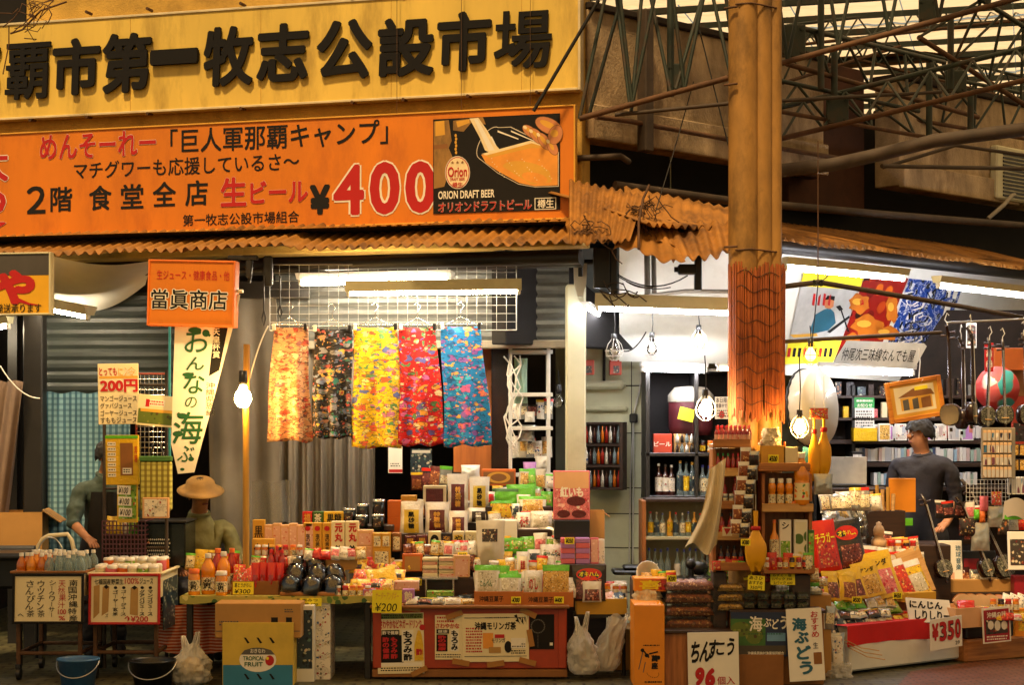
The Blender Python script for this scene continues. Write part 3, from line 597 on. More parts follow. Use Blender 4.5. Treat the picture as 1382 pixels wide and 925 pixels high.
L.p([(634,160),(646,159),(658,176),(668,194),(676,203),(664,207),(655,203),(648,186)],FO).p([(640,161),(645,161),(662,192),(668,203),(660,203)],WH)
for q_ in([(672,176),(700,187),(700,188.5),(672,178.5)],[(690,176),(728,193),(728,194),(690,178)],[(664,184),(670,196),(668,196.5),(662,185)]):L.p(q_,WH)
for i in range(26):L.e(664+(i*37)%84,214+(i*23)%30,.7,.7,FO)
for cx,cy,rx,ry,ro in((716,178,12,6,40),(725,184,13,6.5,48),(735,191,13,6.5,55),(746,199,11,6,62),(741,170,19,10,25),(750,182,9,13,20)):
 L.p(arc(cx,cy,rx+.7,ry+.7,0,360,ro,20)[:-1],BRN).p(arc(cx,cy,rx,ry,0,360,ro,20)[:-1],FL).p(arc(cx-1.5,cy-2,rx*.6,ry*.4,0,360,ro,16)[:-1],GO)
for cx,cy,ro in((709,172,40),(717,177,48),(727,182,55),(740,191,62)):L.p(arc(cx,cy,3,2.2,0,360,ro,12)[:-1],FO)
for i in range(6):L.e(615.5+.6*(i%2),183+i*4.6,1.5,2.2,GO)
L.e(618,233,17,22.5,GLS).e(618,233,16,21,RD).e(618,233,15,20,FO)
L.t('Orion',605,225,631,239,RD,.03,.001).t('DRAFT BEER',608,240,628,244,RD,.02,.001).t('★ ★ ★',609,217,627,221,BRN,.0,.001).t('樽生',611,246,625,253,RD,.02,.001)
L.t('ORION DRAFT BEER',592,257,668,268,WH,.03,.001).o('オリオンドラフトビール',592,271,718,285,rimb=.02,bold=.02)
L.r(722,267,751,283,WH).r(723,268,750,282,0).t('樽生',726,269,748,281,WH,.015,.001)
L.done(po,'print')
b=Board(Plane(30,12.0,-10),-40,342,68,425);s=b.thing('shop_sign','yellow and grey hanging shop sign with red brush lettering at the picture edge','sign');panel(b,s,'yellow_sign' if mat('yellow_sign','e0a818',.45,var=.08)else 0,.05,edge='cream_paint',ew=.012)
L=Let(b,extra=('letter_grey',)if mat('letter_grey','4a4540',.5)else());L.r(-40,343,66,372,8);L.t('や',-8,364,48,412,RD,.07,.001);L.p([(8,386),(20,400),(40,409),(56,412),(40,412),(18,406)],RD,.002);L.t('全国発送承ります',-26,410,56,423,BK,.012,.001);L.done(s)
b=Board(Plane(256,11.9,-6),199,352,315,440);s=b.thing('shop_sign','orange boxed shop sign with black white-edged kanji under the awning','sign',roll=1.6);panel(b,s,'banner',.10,edge='orange_frame' if mat('orange_frame','e87a2a',.4)else 0,ew=.012)
L=Let(b);L.t('生ジュース・健康食品・他',210,365,308,378,RD,.006);L.o('當眞商店',203,391,306,418,BK,WH,rimb=.045,bold=.02);L.done(s)
b=Board(Plane(270,11.95,-6),234,398,322,640);s=b.thing('vertical_banner','tall white cloth banner with green brush hiragana and a black side strip','banner')
pts=b.P([(236,440),(241,398),(324,398),(320,420),(262,638),(240,640),(231,600)]);mb=MB();mb.prism(pts[::-1]if False else[pts[i]for i in(0,6,5,4,3,2,1)],0,.004);mb.build('cloth',M['white_cloth'],s)
L=Let(b,-.002)
def brush(pts,w,m=GR):
 for(x0,y0),(x1,y1)in zip(pts,pts[1:]):L.ln(x0,y0,x1,y1,m,0,w)
for ch,x0,y0,x1,y1,bo in(('お',250,442,284,476,.006),('ん',252,482,276,500,.01),('な',248,503,276,532,.014),('の',250,536,266,551,.006),('海',234,556,274,600,.014),('ぶ',240,602,262,624,.008)):L.t(ch,x0,y0,x1,y1,GR,bo,slant=.12)
for x,y,rx,ry in((263,446,9,4),(278,450,5,5),(240,586,7,4),(246,562,7,4),(258,620,4,3),(246,634,3,2),(254,506,8,3)):L.e(x,y,rx,ry,GR)
L.p([(290,440),(308,440),(296,500),(282,508)],BK).c('天皇杯賞',287,443,297,484,WH,.02,dy=.001);L.c('沖縄県恩納',278,516,290,562,BK,.0);L.done(s)
b2=b;mb=MB();mb.rod((b.L(238,398)[0],.0,b.L(0,396)[1]),(b.L(328,396)[0],0,b.L(0,396)[1]),.012);mb.build('rod',M['cream_paint'],s)
b=Board(Plane(160,12.05,2),133,491,188,573);s=b.thing('price_sign','cream paper juice menu sign with big red 200 yen','sign',roll=-1.0);panel(b,s,'cream_paper',.006)
L=Let(b);L.t('とっても',135,496,159,507,RD,.03).t('冷',168,496,186,508,WH,.05).t('冷',169,496,185,508,GO,.0,.0005).t('に',161,497,167,508,GO,.02).r(135,508,187,511,GO);L.o('200円',136,512,187,530,rimb=.03,bold=.05)
for i,t in enumerate(('マンゴージュース','グァバジュース','ゴーヤージュース','すももジュース')):L.t(t,136,534+i*9.8,185 if i!=1 else 178,542+i*9.8,BK,.012)
L.done(s)
b=Board(Plane(210,12.0,2),183,534,238,576);s=b.thing('notice_card','cream card with a field photo hanging beside the 200 yen menu','card',roll=5);panel(b,s,'cream_paper',.005);L=Let(b,extra=('leaf_print',)if prn('leaf_print','5a6a1e',['3c4a12','7c8030','46380e'],40,.6)else());L.r(185,553,233,573,8).r(188,553,232,557,GO).r(193,540,220,549,WH).fine(196,541,219,548,2,RD).r(194,540,199,550,RD);L.done(s)
# notices and posters inside the corner shop
def on_panel(poly,m,mb,lift=.0):mb.add([hit(x,y,POSTER_P+POSTER_N*(.004+lift),POSTER_N)for x,y in poly],[tuple(range(len(poly)))],m)
prn('poster_red','8a140a',['c86010','a83a0c','6a0c06','2a0804'],9,.62,warp=.05);prn('poster_blue','0c3a8a',['0c0c10','101014','0a0a0c','c8c8c8','18181c'],17,.62,warp=.06,lines=.9,linecol='e8e8e8')
for nm,lb,poly,draw in(('poster','poster of a singer in blue with a guitar at a microphone on white and yellow',[(1058,492),(1086,364),(1167,371),(1124,490)],0),('poster','red poster with big orange figures between the singer and the blue poster',[(1126,488),(1168,371),(1226,376),(1188,470)],1),('poster','blue poster with black and white swirling figures at the end of the ceiling board',[(1188,494),(1227,376),(1300,384),(1262,498)],2)):
 mb=MB();on_panel(poly,0,mb);p=mb.build(nm,[M[('poster_grey' if mat('poster_grey','b8b8b4',.5)else '','poster_red','poster_blue')[draw]]],None,lb,'poster','posters on the sloping ceiling board')
 g=MB();q=lambda pts,m,l=.002:on_panel(pts,m,g,l)
 if draw==0:
  q([(1086,364),(1167,371),(1160,392),(1080,386)],YE);q([(1058,492),(1065,458),(1136,460),(1124,490)],YE);q([(1066,452),(1071,456),(1104,454),(1102,450)],GO)
  q([(1094,443),(1100,425),(1112,418),(1120,416),(1126,422),(1128,436),(1118,446),(1096,451)],BL);q([(1113,415),(1114,404),(1121,400),(1126,404),(1125,414),(1119,418)],8);q([(1113,405),(1117,399),(1127,400),(1126,406),(1120,404)],BK,.003)
  q([(1116,448),(1146,426),(1147,429),(1120,450)],BK,.003);q([(1128,414),(1134,412),(1138,418),(1133,420)],BK,.003);q([(1134,418),(1136,418),(1146,448),(1144,448)],BK,.003)
  for i in range(4):q([(1096+i*7,412),(1098+i*7,396+(i%2)*4),(1101+i*7,397),(1099+i*7,413)],RD,.003)
  for i in range(9):x=1062+i*7;q([(x,482),(x+2,470),(x+6,470),(x+4,482)],BK if i%3 else RD,.003)
 elif draw==1:
  for cx,cy,rx,ry in((1160,410,14,13),(1170,440,20,14),(1196,450,16,10),(1204,418,8,18),(1150,458,10,8)):q([(cx+rx*(1+.18*math.sin(t*1.9+cx))*math.cos(t*.3),cy+ry*(1+.2*math.sin(t*1.3+cy))*math.sin(t*.3))for t in range(21)],9);q([(cx-rx*.2+rx*.5*math.cos(t*.6),cy-ry*.2+ry*.35*math.sin(t*.6))for t in range(11)],5,.003)
  q([(1160,405),(1165,405),(1166,411),(1161,412)],RD,.003)
 else:
  for k in range(16):
   rnd=random.Random(k);cx,cy=rnd.uniform(1216,1268),rnd.uniform(395,480);pts=[(cx+(8+t)*math.cos(t*.9+k),cy+(5+t*.7)*math.sin(t*.9+k))for t in range(9)]
   for a_,c_ in zip(pts,pts[1:]):q([a_,(a_[0]+2,a_[1]+1),(c_[0]+2,c_[1]+1),c_],(BK,WH,GY)[k%3],.002+k*.0002)
  q([(1278,392),(1284,392),(1282,402),(1276,402)],WH,.004);q([(1288,390),(1294,391),(1290,404),(1285,403)],WH,.004);q([(1276,412),(1284,412),(1280,426),(1272,426)],WH,.004)
 g.build('print',inks(('flesh','poster_orange' if mat('poster_orange','c06a14',.5)else '')),p)
b=Board(Plane(1185,13.4,4),1128,461,1250,497);s=b.thing('shop_sign','pale grey board with handwritten shamisen shop name hung above the inner lamp','sign',roll=1.5)
mb=MB();mb.prism(b.P([(1124,492),(1234,497),(1250,466),(1246,462),(1142,461)]),0,.008);mb.build('board',M['sign_grey']if mat('sign_grey','a4a49c',.5)else 0,s)
L=Let(b);L.t('仲尾次三味線なんでも屋',1136,471,1234,488,BK,.004,slant=.25);L.done(s)
b=Board(Plane(1238,12.9,12),1202,512,1276,566);s=b.thing('framed_picture','yellow wooden framed drawing of a house hanging tilted by a white string','picture',roll=-9);panel(b,s,'card_inside',.015,edge='orange_wood' if wood('orange_wood','d88a2c','a8601a')else 0,ew=.03)
L=Let(b,-.002,extra=('cream_paper','card_dark'));L.r(1206,516,1272,562,GO).r(1212,520,1266,556,8).p([(1216,534),(1238,524),(1262,528),(1266,536)],9).r(1219,535,1262,552,GO).p([(1222,538),(1230,537),(1230,552),(1222,552)],GY).p([(1235,538),(1243,537),(1243,552),(1235,552)],GY).p([(1247,538),(1260,537),(1260,552),(1247,552)],9).r(1240,522,1258,527,YE);L.done(s)
p=at(1240,470,12.9);MB().tube([p,p+Vector((.01,0,-.1)),p+Vector((0,0,-.22)),p+Vector((.018,0,-.24)),p+Vector((.03,0,-.22))],.004,0,5).build('hook',M['wire_white'],s).matrix_parent_inverse=Matrix.Translation(-b.loc)if False else(Matrix.LocRotScale(b.loc,Matrix.Rotation(b.pl.rz,3,'Z')@Matrix.Rotation(R(-9),3,'Y'),None)).inverted()
b=Board(Plane(1167,14.6,0),1153,537,1180,580);s=b.thing('notice','small green and white printed notice pinned to the back shelf','notice');panel(b,s,'white_paper',.004);L=Let(b,extra=('green_print',)if mat('green_print','2c9a48',.6)else());L.r(1153,537,1180,551,8).t('お知らせ',1157,545,1177,550,WH,.02).fine(1156,539,1178,544,1,WH).fine(1155,554,1178,577,6,GY);L.done(s)
b=Board(Plane(976,12.3,0),965,536,986,566);s=b.thing('notice','white notice with black handwriting behind the bright cage bulb','notice');panel(b,s,'white_paper',.004);L=Let(b);L.t('本日限り',966,537,985,544,BK,.02).t('食事中です',966,545,985,551,BK,.02).e(974,560,4,5,RD).fine(968,553,984,564,3,GY);L.done(s)
# lamps
def tube_lamp(label,p,q,cover='cream_paint',w=.09,h=.05,r=.015,down=.045,two=0.0,cat='fluorescent lamp',tubes=1,cut=.04,glow='tube_glow'):
 p,q=Vector(p),Vector(q);d=q-p;ln=d.length;o=thing('fluorescent_lamp',label,cat,tuple((p+q)/2),(0,math.atan2(-d.z,math.hypot(d.x,d.y)),math.atan2(d.y,d.x)),'fluorescent tube lamps of the two shops')
 mb=MB();mb.prism([(-w/2,0),(-w*.3,-h),(w*.3,-h),(w/2,0)],-ln/2,ln/2);mb.v=[(y,x,z+h*.5)for x,y,z in mb.v];mb.f=[f[::-1]for f in mb.f];mb.build('housing',M[cover],o)
 for k in range(tubes):
  y=(k-(tubes-1)/2)*.07;t=MB();t.rod((-ln/2+cut,y,-down),(ln/2-cut,y,-down),r,0,12);t.build('tube',M[glow],o)
 for e in(-1,1):
  s=MB();s.box((e*(ln/2-cut/2),0,-down),(cut*.6,.034+.07*(tubes-1),.045),0,.006);s.build('socket',M['white_metal'],o)
 return o
tube_lamp('bright twin tube lamp behind the wire grid',at(403,374,12.55),at(611,370,12.4),'white_metal',.2,.04,.018,.04,tubes=2)
tube_lamp('single tube lamp with a cream cover hung in front of the wire grid',at(466,387,11.9),at(704,384,11.9),'cream_paint',.1,.07)
tube_lamp('short tube lamp by the curved white canopy cloth',at(40,404,12.9),at(122,420,12.5),'cream_paint',.12,.06)
tube_lamp('tube lamp glimpsed under the yellow shop sign at the picture edge',at(-60,440,13.2),at(14,432,13.0),'cream_paint')
tube_lamp('long tube lamp with a cream cover between the column and the pillar',at(803,405,12.1),at(1004,412,12.05),'cream_paint',.12,.085,.017,.055,glow='tube_cool')
tube_lamp('twin tube lamp under the white ceiling board above the dark cabinet',at(864,492,13.3),at(955,494,13.3),'white_metal',.16,.03,.016,.035,tubes=2,glow='tube_cool')
tube_lamp('front tube lamp over the posters nearest the pillar',at(1057,352,12.25),at(1222,368,13.05),'cream_paint',.1,.05,.018,glow='tube_cool')
tube_lamp('front tube lamp over the hanging shamisen at the picture edge',at(1264,377,13.2),at(1420,396,14.1),'cream_paint',.1,.05,.018,glow='tube_cool')
tube_lamp('inner tube lamp under the handwritten grey shop board',at(1104,492,13.7),at(1236,496,13.7),'white_metal',.1,.035,.02,glow='tube_cool')
tube_lamp('small end-on tube lamp beside the pillar reed mat',at(966,492,13.2),at(992,493,13.2),'white_metal',.07,.02,.012,.03)
tube_lamp('short lit tube lamp end peeping out beside the cream column',at(789,409,12.45),at(812,424,13.6),'white_metal',.07,.02,.014,.02,glow='tube_cool')
def bulb(label,px,py,Y,r,glow,top=None,cage=None,cup='black_plastic',hood=0.0,squash=1.1):
 p=at(px,py,Y);o=thing('bulb_lamp',label,'light bulb',p,(0,0,0),'bulbs hung on wires over the stalls')
 MB().lathe([(.0001,-r*squash),(r*.55,-r*.9*squash),(r*.95,-r*.35),(r,0),(r*.9,r*.5),(r*.5,r*1.1),(r*.32,r*1.6)],m=0,n=18).build('bulb',M[glow],o)
 MB().lathe([(.0001,r*3.2),(r*.5,r*3.2),(r*.55,r*2.0),(r*.42,r*1.5),(r*.0001,r*1.5)],n=12).build('socket',M[cup],o)
 if cage:
  c=MB();g=r*1.7
  for k in range(7):
   t=2*math.pi*k/7;c.tube([(math.cos(t)*a,math.sin(t)*a,z)for a,z in((r*.5,r*2.2),(g*.75,r*1.3),(g,0),(g*.85,-g*.55),(g*.3,-g*1.05))],.0022,0,4)
  for a,z in((g,0),(g*.3,-g*1.05),(g*.85,-g*.55)):c.tube([(math.cos(t*.5)*a,math.sin(t*.5)*a,z)for t in range(14)],.0022,0,4)
  c.build('cage',M[cage],o)
 if hood:MB().lathe([(r*.6,r*2.4),(r*1.6,r*1.6),(r*2.2,r*.2)],n=18).build('hood',M['steel'],o)
 if top is not None:
  e=MB();h=at(px,top,Y).z-p.z;e.tube([(0,0,r*3),(.006,0,h*.5),(-.004,0,h)],.004,0,5);e.build('flex',M['wire_black'],o)
 return o
bulb('round glowing bulb on the bamboo pole before the grey tarpaulin',328,538,11.75,.056,'bulb_warm',None)
bulb('bright white bulb in a wire cage beside the pillar reed mat',952,553,11.55,.040,'bulb_white',480,'white_metal')
bulb('bright warm bulb in a wire cage over the mango juice shelf',1079,578,11.5,.036,'bulb_warm',470,'white_metal')
for i,(x,y,t)in enumerate(((829,474,404),(880,472,404))):bulb(('unlit clear bulb in a cage hanging nearest the cream column','unlit clear bulb in a cage hanging second from the cream column')[i],x,y,12.15,.036,'clear_glass',t,'white_metal')
bulb('dim amber bulb in a cage in front of the white ceiling board',943,462,12.2,.036,'bulb_dim',420,'white_metal')
bulb('dim amber caged bulb hanging below the side street pole',1094,480,12.0,.036,'bulb_dim',440,'bulb_cage' if mat('bulb_cage','d8b020',.4)else None)
bulb('unlit clip lamp bulb hanging in the white rack',754,543,13.2,.04,'clear_glass',500)
p=at(783,372,12.2);o=thing('junction_lamp','white plastic lamp holder hanging on top of the cream column','lamp holder',p);MB().prism([(-.04,-.06),(-.015,-.14),(.015,-.14),(.04,-.06),(.045,.08),(-.045,.08)],-.03,.03).build('case',M['white_metal'],o);MB().box((0,-.034,.02),(.03,.012,.06),0,.004).build('switch',M['black_plastic'],o)
MB().tube([at(333,465,11.82),at(332,560,11.82),at(332,650,11.82),at(332,785,11.82)],.021,0,10).build('bamboo_pole',M['bamboo'],None,'upright bamboo pole standing behind the left stall','pole')
# cloths on the wire grid
def kite(name,base,cols,lines='3a1a10',big=13.0):
 """stencil dyed cloth: drifting cloud bands, blossoms in several inks, thin dark contours"""
 m,N,L,b=_new(name);co=_co(N,L,'Object',(1,1,1.7));nz=N.new('ShaderNodeTexNoise');nz.inputs['Scale'].default_value=14;nz.inputs['Detail'].default_value=3;L.new(co,nz.inputs['Vector'])
 sub=N.new('ShaderNodeVectorMath');sub.operation='SCALE';sub.inputs[3].default_value=.10;L.new(nz.outputs['Color'],sub.inputs[0]);add=N.new('ShaderNodeVectorMath');L.new(co,add.inputs[0]);L.new(sub.outputs[0],add.inputs[1]);out=S(base)
 def layer(out,sc,share,cs,edge):
  v=N.new('ShaderNodeTexVoronoi');v.inputs['Scale'].default_value=sc;L.new(add.outputs[0],v.inputs['Vector']);sp=N.new('ShaderNodeSeparateColor');L.new(v.outputs['Color'],sp.inputs[0])
  ink=_ramp(N,L,sp.outputs[0],[(i/len(cs),S(c))for i,c in enumerate(cs)],'CONSTANT');on=_ramp(N,L,sp.outputs[1],[(0,0.0),(1-share,1.0)],'CONSTANT');d=_ramp(N,L,v.outputs['Distance'],[(edge,1.0),(edge+.04,0.0)]);rim=_ramp(N,L,v.outputs['Distance'],[(edge-.02,0.0),(edge+.02,.8),(edge+.07,0.0)])
  f=N.new('ShaderNodeMath');f.operation='MULTIPLY';L.new(on,f.inputs[0]);L.new(d,f.inputs[1]);r2=N.new('ShaderNodeMath');r2.operation='MULTIPLY';L.new(on,r2.inputs[0]);L.new(rim,r2.inputs[1])
  return _mix(N,L,r2.outputs[0],_mix(N,L,f.outputs[0],out,ink),S(lines))
 out=layer(out,big,.75,cols,.42);out=layer(out,big*1.9,.5,cols[::-1],.36);out=layer(out,big*4,.3,cols[1:]+cols[:1],.38)
 e=N.new('ShaderNodeTexNoise');e.inputs['Scale'].default_value=11;e.inputs['Detail'].default_value=2;L.new(_co(N,L,'Object',(.7,1,3.2)),e.inputs['Vector']);out=_mix(N,L,_ramp(N,L,e.outputs[0],[(.47,0.0),(.5,.95),(.53,0.0)]),out,S(lines))
 L.new(out,b.inputs['Base Color']);b.inputs['Roughness'].default_value=.75;MATS[name]=m;return m
kite('cloth_orange','d8a070',['d87848','c8503c','e8c088','a86a6a','e0a878','e8d0a0']);kite('cloth_black','0e0b0c',['2a7a6a','b8443c','d8b048','7a8ab0','c89070','8a8a90'],'4a4648');kite('cloth_yellow','ecc81a',['c87aa8','5a9a5a','e0603a','5a6ab0','f4e480','e8a818'],'6a5a2a');kite('cloth_red','cc141c',['e8a038','4a8a5a','d86ab0','e8d0a8','e03a2a','5a5aa8'],'5a0a10');kite('cloth_blue','1280c8',['d8609a','e8b850','3ab8d8','e87a5a','0c5a98','8a5ab0'],'0c3a6a')
gx=Plane(529,12.15,-2)
gb=Board(gx,364,357,697,446);g=gb.thing('wire_grid','white wire display grid hung under the awning','display grid');mb=MB();n=int(gb.w/.066)
for i in range(n+1):x=-gb.w/2+gb.w*i/n;mb.rod((x,0,0),(x,0,gb.h),.0017 if 0<i<n else .004,0,5)
for j in range(9):z=gb.h*j/8;mb.rod((-gb.w/2,-.004,z),(gb.w/2,-.004,z),.0017 if 0<j<8 else .004,0,5)
mb.build('wire_mesh',M['steel'],g)
def cloth(label,xs,y0,y1,m,seed,folds):
 (a0,a1),(c0,c1)=xs;Y=12.02;p=at((a0+a1)/2,y1,Y);k=Y/F;wt,wb,h=(a1-a0)*k,(c1-c0)*k,(y1-y0)*k;off=((c0+c1)/2-(a0+a1)/2)*k
 o=thing('hanging_cloth',label,'cloth',p,(0,0,0),'patterned cloths hung from the wire grid')
 def f(u,v):
  e=1-v;w=wt+(wb-wt)*e;x=(u-.5)*w+off*e;y=.034*e*math.sin(u*folds*6.28+seed)+.018*e*math.sin(u*4+seed*2)+(abs(u-.5)**2)*.14+.008*mnoise.noise(Vector((u*6,v*5,seed)))
  z=h*v-(.006*math.sin(u*folds*6.28+seed+1)+.014*mnoise.noise(Vector((u*3,seed,0))))*e-.008*math.sin(u*3.14)*v
  return(x+.006*math.sin(v*7+seed),y,z)
 c=MB().grid(f,40,30).build('cloth_sheet',M[m],o);s=c.modifiers.new('cloth','SOLIDIFY');s.thickness=.0025
 hb=h+.012;hg=MB();hg.rod((-wt/2-.01,0,hb),(wt/2+.01,0,hb),.003,0,5)
 hg.tube([(-wt*.35,0,hb),(0,0,hb+.05),(wt*.35,0,hb)],.0022,0,4);hg.tube([(0,0,hb+.05),(0,0,hb+.09),(.022,0,hb+.12),(.0,0,hb+.15),(-.022,0,hb+.13)],.0025,0,5);hg.build('hanger',M['chrome'],o)
 for e in(-1,1):MB().box((e*wt*.46,-.004,h-.002),(.022,.02,.045),0,.004).build('clip',M['white_metal' if e<0 else 'black_plastic'],o)
 return o
cloth('orange pink patterned cloth, nearest the bamboo pole',((368,414),(357,420)),441,596,'cloth_orange',1,2.2)
cloth('black cloth with coloured cloud pattern between the orange and the yellow',((423,474),(420,475)),443,592,'cloth_black',2,2.6)
cloth('bright yellow patterned cloth in the middle of the grid',((477,536),(474,542)),441,605,'cloth_yellow',3.2,1.6)
cloth('red patterned cloth between the yellow and the blue',((539,588),(538,601)),441,602,'cloth_red',4.4,2.0)
cloth('blue patterned cloth, last towards the cream column',((595,649),(600,665)),440,602,'cloth_blue',5.3,1.8)
# sheets and curtains
def drape(name,label,cat,x0,y0,x1,y1,Y,m,folds=6,amp=.03,rz=0,seed=1,sk=0.0):
 pl=Plane((x0+x1)/2,Y,rz);b=Board(pl,x0,y0,x1,y1)
 def f(u,v):return((u-.5)*b.w+sk*(1-v),amp*(.45+.55*(1-v))*(math.sin(u*folds*6.28+seed+.7*math.sin(v*2.5+seed))+.5*math.sin(u*folds*14+v*1.5)),b.h*v+.008*math.sin(u*folds*6))
 return MB().grid(f,max(30,int(folds*14)),16).build(name,M[m],None,label,cat,loc=b.loc,rot=(0,0,pl.rz))
gm,N_,L_,b_=_new('gingham');co=_co(N_,L_);sx=N_.new('ShaderNodeSeparateXYZ');L_.new(co,sx.inputs[0])
def _stripe(out,f):
 k=N_.new('ShaderNodeMath');k.operation='MULTIPLY';k.inputs[1].default_value=f;L_.new(out,k.inputs[0]);w=N_.new('ShaderNodeMath');w.operation='SINE';L_.new(k.outputs[0],w.inputs[0]);return _ramp(N_,L_,w.outputs[0],[(.0,0.0),(.35,1.0)])
hx=_stripe(sx.outputs[0],150);hz=_stripe(sx.outputs[2],150);a_=_mix(N_,L_,hx,S('7ba2ae'),S('3d6678'));L_.new(_mix(N_,L_,_mix(N_,L_,.5,hz,(0,0,0)),a_,S('2c4e60')),b_.inputs['Base Color']);b_.inputs['Roughness'].default_value=.85;MATS['gingham']=gm
g2=gm.copy();g2.name='gingham_green';MATS['gingham_green']=g2
for nd in g2.node_tree.nodes:
 if nd.type=='MIX_RGB':
  for i in(1,2):
   c=nd.inputs[i].default_value
   if not nd.inputs[i].is_linked and c[2]>.05:nd.inputs[i].default_value=(c[2]*1.1,c[1]*1.25,c[0]*.5,1)
 if nd.type=='MATH' and nd.operation=='MULTIPLY':nd.inputs[1].default_value=170
drape('gingham_curtain','blue checked curtain hung below the dark roller shutter','curtain',56,530,176,790,13.15,'gingham',3.5,.025)
drape('tarpaulin','creased grey tarpaulin hung behind the bamboo pole','tarpaulin',276,392,372,800,13.0,'tarp',1.4,.035,-4,2,.05)
drape('folding_curtain','grey brown folding curtain beneath the hanging cloths','curtain',366,400,506,800,13.1,'curtain_grey',7,.05,0,3)
drape('plastic_sheet','pinkish plastic sheet draped at the alley side','plastic sheet',-30,515,34,700,13.0,'dusty_film' if mat('dusty_film','8a7668',.4)else '',3,.05,-15,4,-.15)
drape('plastic_sheet','clear plastic sheet hanging over the folding curtain behind the left stall','plastic sheet',340,650,392,706,12.5,'smoked_film',1.5,.04,0,5)
def canopy():
 q=[at(72,346,12.3),at(206,350,12.1),at(196,380,13.1),at(60,400,13.1)]
 def f(u,v):p=q[0].lerp(q[1],u).lerp(q[3].lerp(q[2],u),v);p.z-=.16*math.sin(math.pi*min(1,u*.95))*(.3+.7*v);return p
 return MB().grid(f,24,12).build('canopy_cloth',M['white_cloth'],None,'sagging white cloth ceiling behind the yellow hanging sign','canopy cloth')
canopy()
pipe('dark hanging rail above the wire grid',[at(300,366,12.3),at(800,354,12.2)],.02,'iron','hanging_rail','rail')
pipe('grey pole of the side stall with the tied knot, upper of two',[at(1050,388,12.0),at(1105,381,12.0),at(1240,404,12.7),at(1400,432,13.6)],.018,'old_pipe','hanging_pole','pole')
pipe('grey pole over the handwritten grey board, lower of two',[at(1050,462,12.0),at(1110,458,12.1),at(1270,449,12.8)],.014,'old_pipe','hanging_pole','pole')
pipe('thin steel rail carrying the shamisen hooks',[at(1278,436,13.0),at(1400,430,13.3)],.008,'steel','hanging_rail','rail')
pipe('grey wall conduit before the white ceiling board, nearer the column',[at(873,330,12.7),at(874,403,12.4)],.022,'grey_pipe','conduit')
pipe('grey wall conduit before the white ceiling board, beside its twin',[at(882,330,12.7),at(883,403,12.4)],.018,'grey_pipe','conduit')
pipe('grey cable rail running behind the long cream covered lamp',[at(855,402,12.4),at(925,393,12.4),at(1000,394,12.3)],.014,'grey_pipe','cable_rail','rail')
mb=MB();p=at(942,368,12.2);mb.box(p,(.05,.06,.24),0,.006);mb.box(p+Vector((-.07,0,.02)),(.13,.07,.07),0,.01);mb.rod(p+Vector((-.16,0,.02)),p+Vector((-.1,0,.02)),.018);mb.build('pole_bracket',M['black_plastic'],None,'black iron clamp bracket under the folded awning sheet','bracket')
mb=MB();p=at(812,362,12.1);mb.box(p,(.11,.08,.27),0,.006);mb.box(p+Vector((.08,0,-.02)),(.05,.05,.3),0,.006);mb.build('pole_bracket',M['black_plastic'],None,'black junction box above the cream column','bracket')
mb=MB();random.seed(8)
for k in range(12):a_=at(815+random.uniform(-8,30),388+random.uniform(-14,14),12.0);c_=a_+Vector((random.uniform(.05,.25),random.uniform(-.05,.05),random.uniform(-.09,.02)));mb.tube(sag(a_,c_,random.uniform(-.04,.08),6),.005,0,4)
mb.build('wire_tangle',M['old_pipe'],None,'tangle of brown wires on top of the long cream covered lamp','wires')
for lb,a_,c_,d_,r_,m_ in(('black cable looping from the junction box to the clamp bracket',at(820,360,12.1),at(928,372,12.2),.1,.005,'wire_black'),('second black cable sagging towards the white ceiling board',at(824,366,12.1),at(905,388,12.3),.05,.004,'wire_black'),('black cable slung from the second caged bulb to the column',at(838,473,12.3),at(872,448,12.3),.05,.005,'wire_black'),('thin cable hanging down the side street in front of the pole',at(1104,190,12.0),at(1104,380,12.0),0,.004,'rusty_iron'),('thin cable from the knot down to the amber bulb',at(1104,384,12.0),at(1096,462,12.0),0,.004,'wire_black'),('pale wire drooping over the alley doorway',at(0,494,12.9),at(54,538,12.9),.06,.005,'wire_white'),('pale coiled lead from the hooks to the round bulb',at(362,440,11.9),at(334,522,11.85),-.04,.005,'wire_white'),('thin black wire falling across the beige wall to the awning',at(936,110,12.4),at(880,300,12.1),.02,.004,'wire_black'),('long thin wire falling beside the pillar over the beige wall',at(944,40,12.3),at(984,200,12.2),0,.005,'wire_black')):
 cable('hanging_cable',lb,sag(a_,c_,d_),r_,M[m_])
p=at(1104,382,11.98);mb=MB();random.seed(4)
for k in range(8):t=random.uniform(0,6.28);mb.tube([p+Vector((.03*math.cos(t+j),.02*math.sin(t+j),.02*math.sin(j*2.1+k)))for j in range(6)],.006,0,4)
mb.tube([p,p+Vector((.05,0,.03)),p+Vector((.09,0,.08))],.004,0,4);mb.build('rope_knot',M['wire_black'],None,'black rope knot tying the cable to the upper pole','knot')
for k,(x,y0,y1)in enumerate(((356,372,440),(378,372,430))):p=at(x,y0,12.05);h=(y1-y0)/F*12;mb=MB();mb.tube([p,p+Vector((0,0,-h*.7)),p+Vector((-.012,0,-h*.85)),p+Vector((0,0,-h)),p+Vector((.014,0,-h*.85)),p+Vector((0,0,-h*.7))],.006,0,5);mb.build('hanging_hook',M['iron'],None,('dark looped hook hanging before the grey tarpaulin','dark looped hook hanging at the corner of the wire grid')[k],'hook')
mb=MB()
for x in(318,336):p=at(x,362,12.1);mb.box(p,(.04,.05,.13),0,.006);mb.rod(p+Vector((0,0,-.1)),p+Vector((.02,0,.05)),.012)
mb.box(at(328,348,12.1),(.2,.06,.03),0,.005);mb.box(at(362,366,12.1),(.06,.06,.2),0,.01)
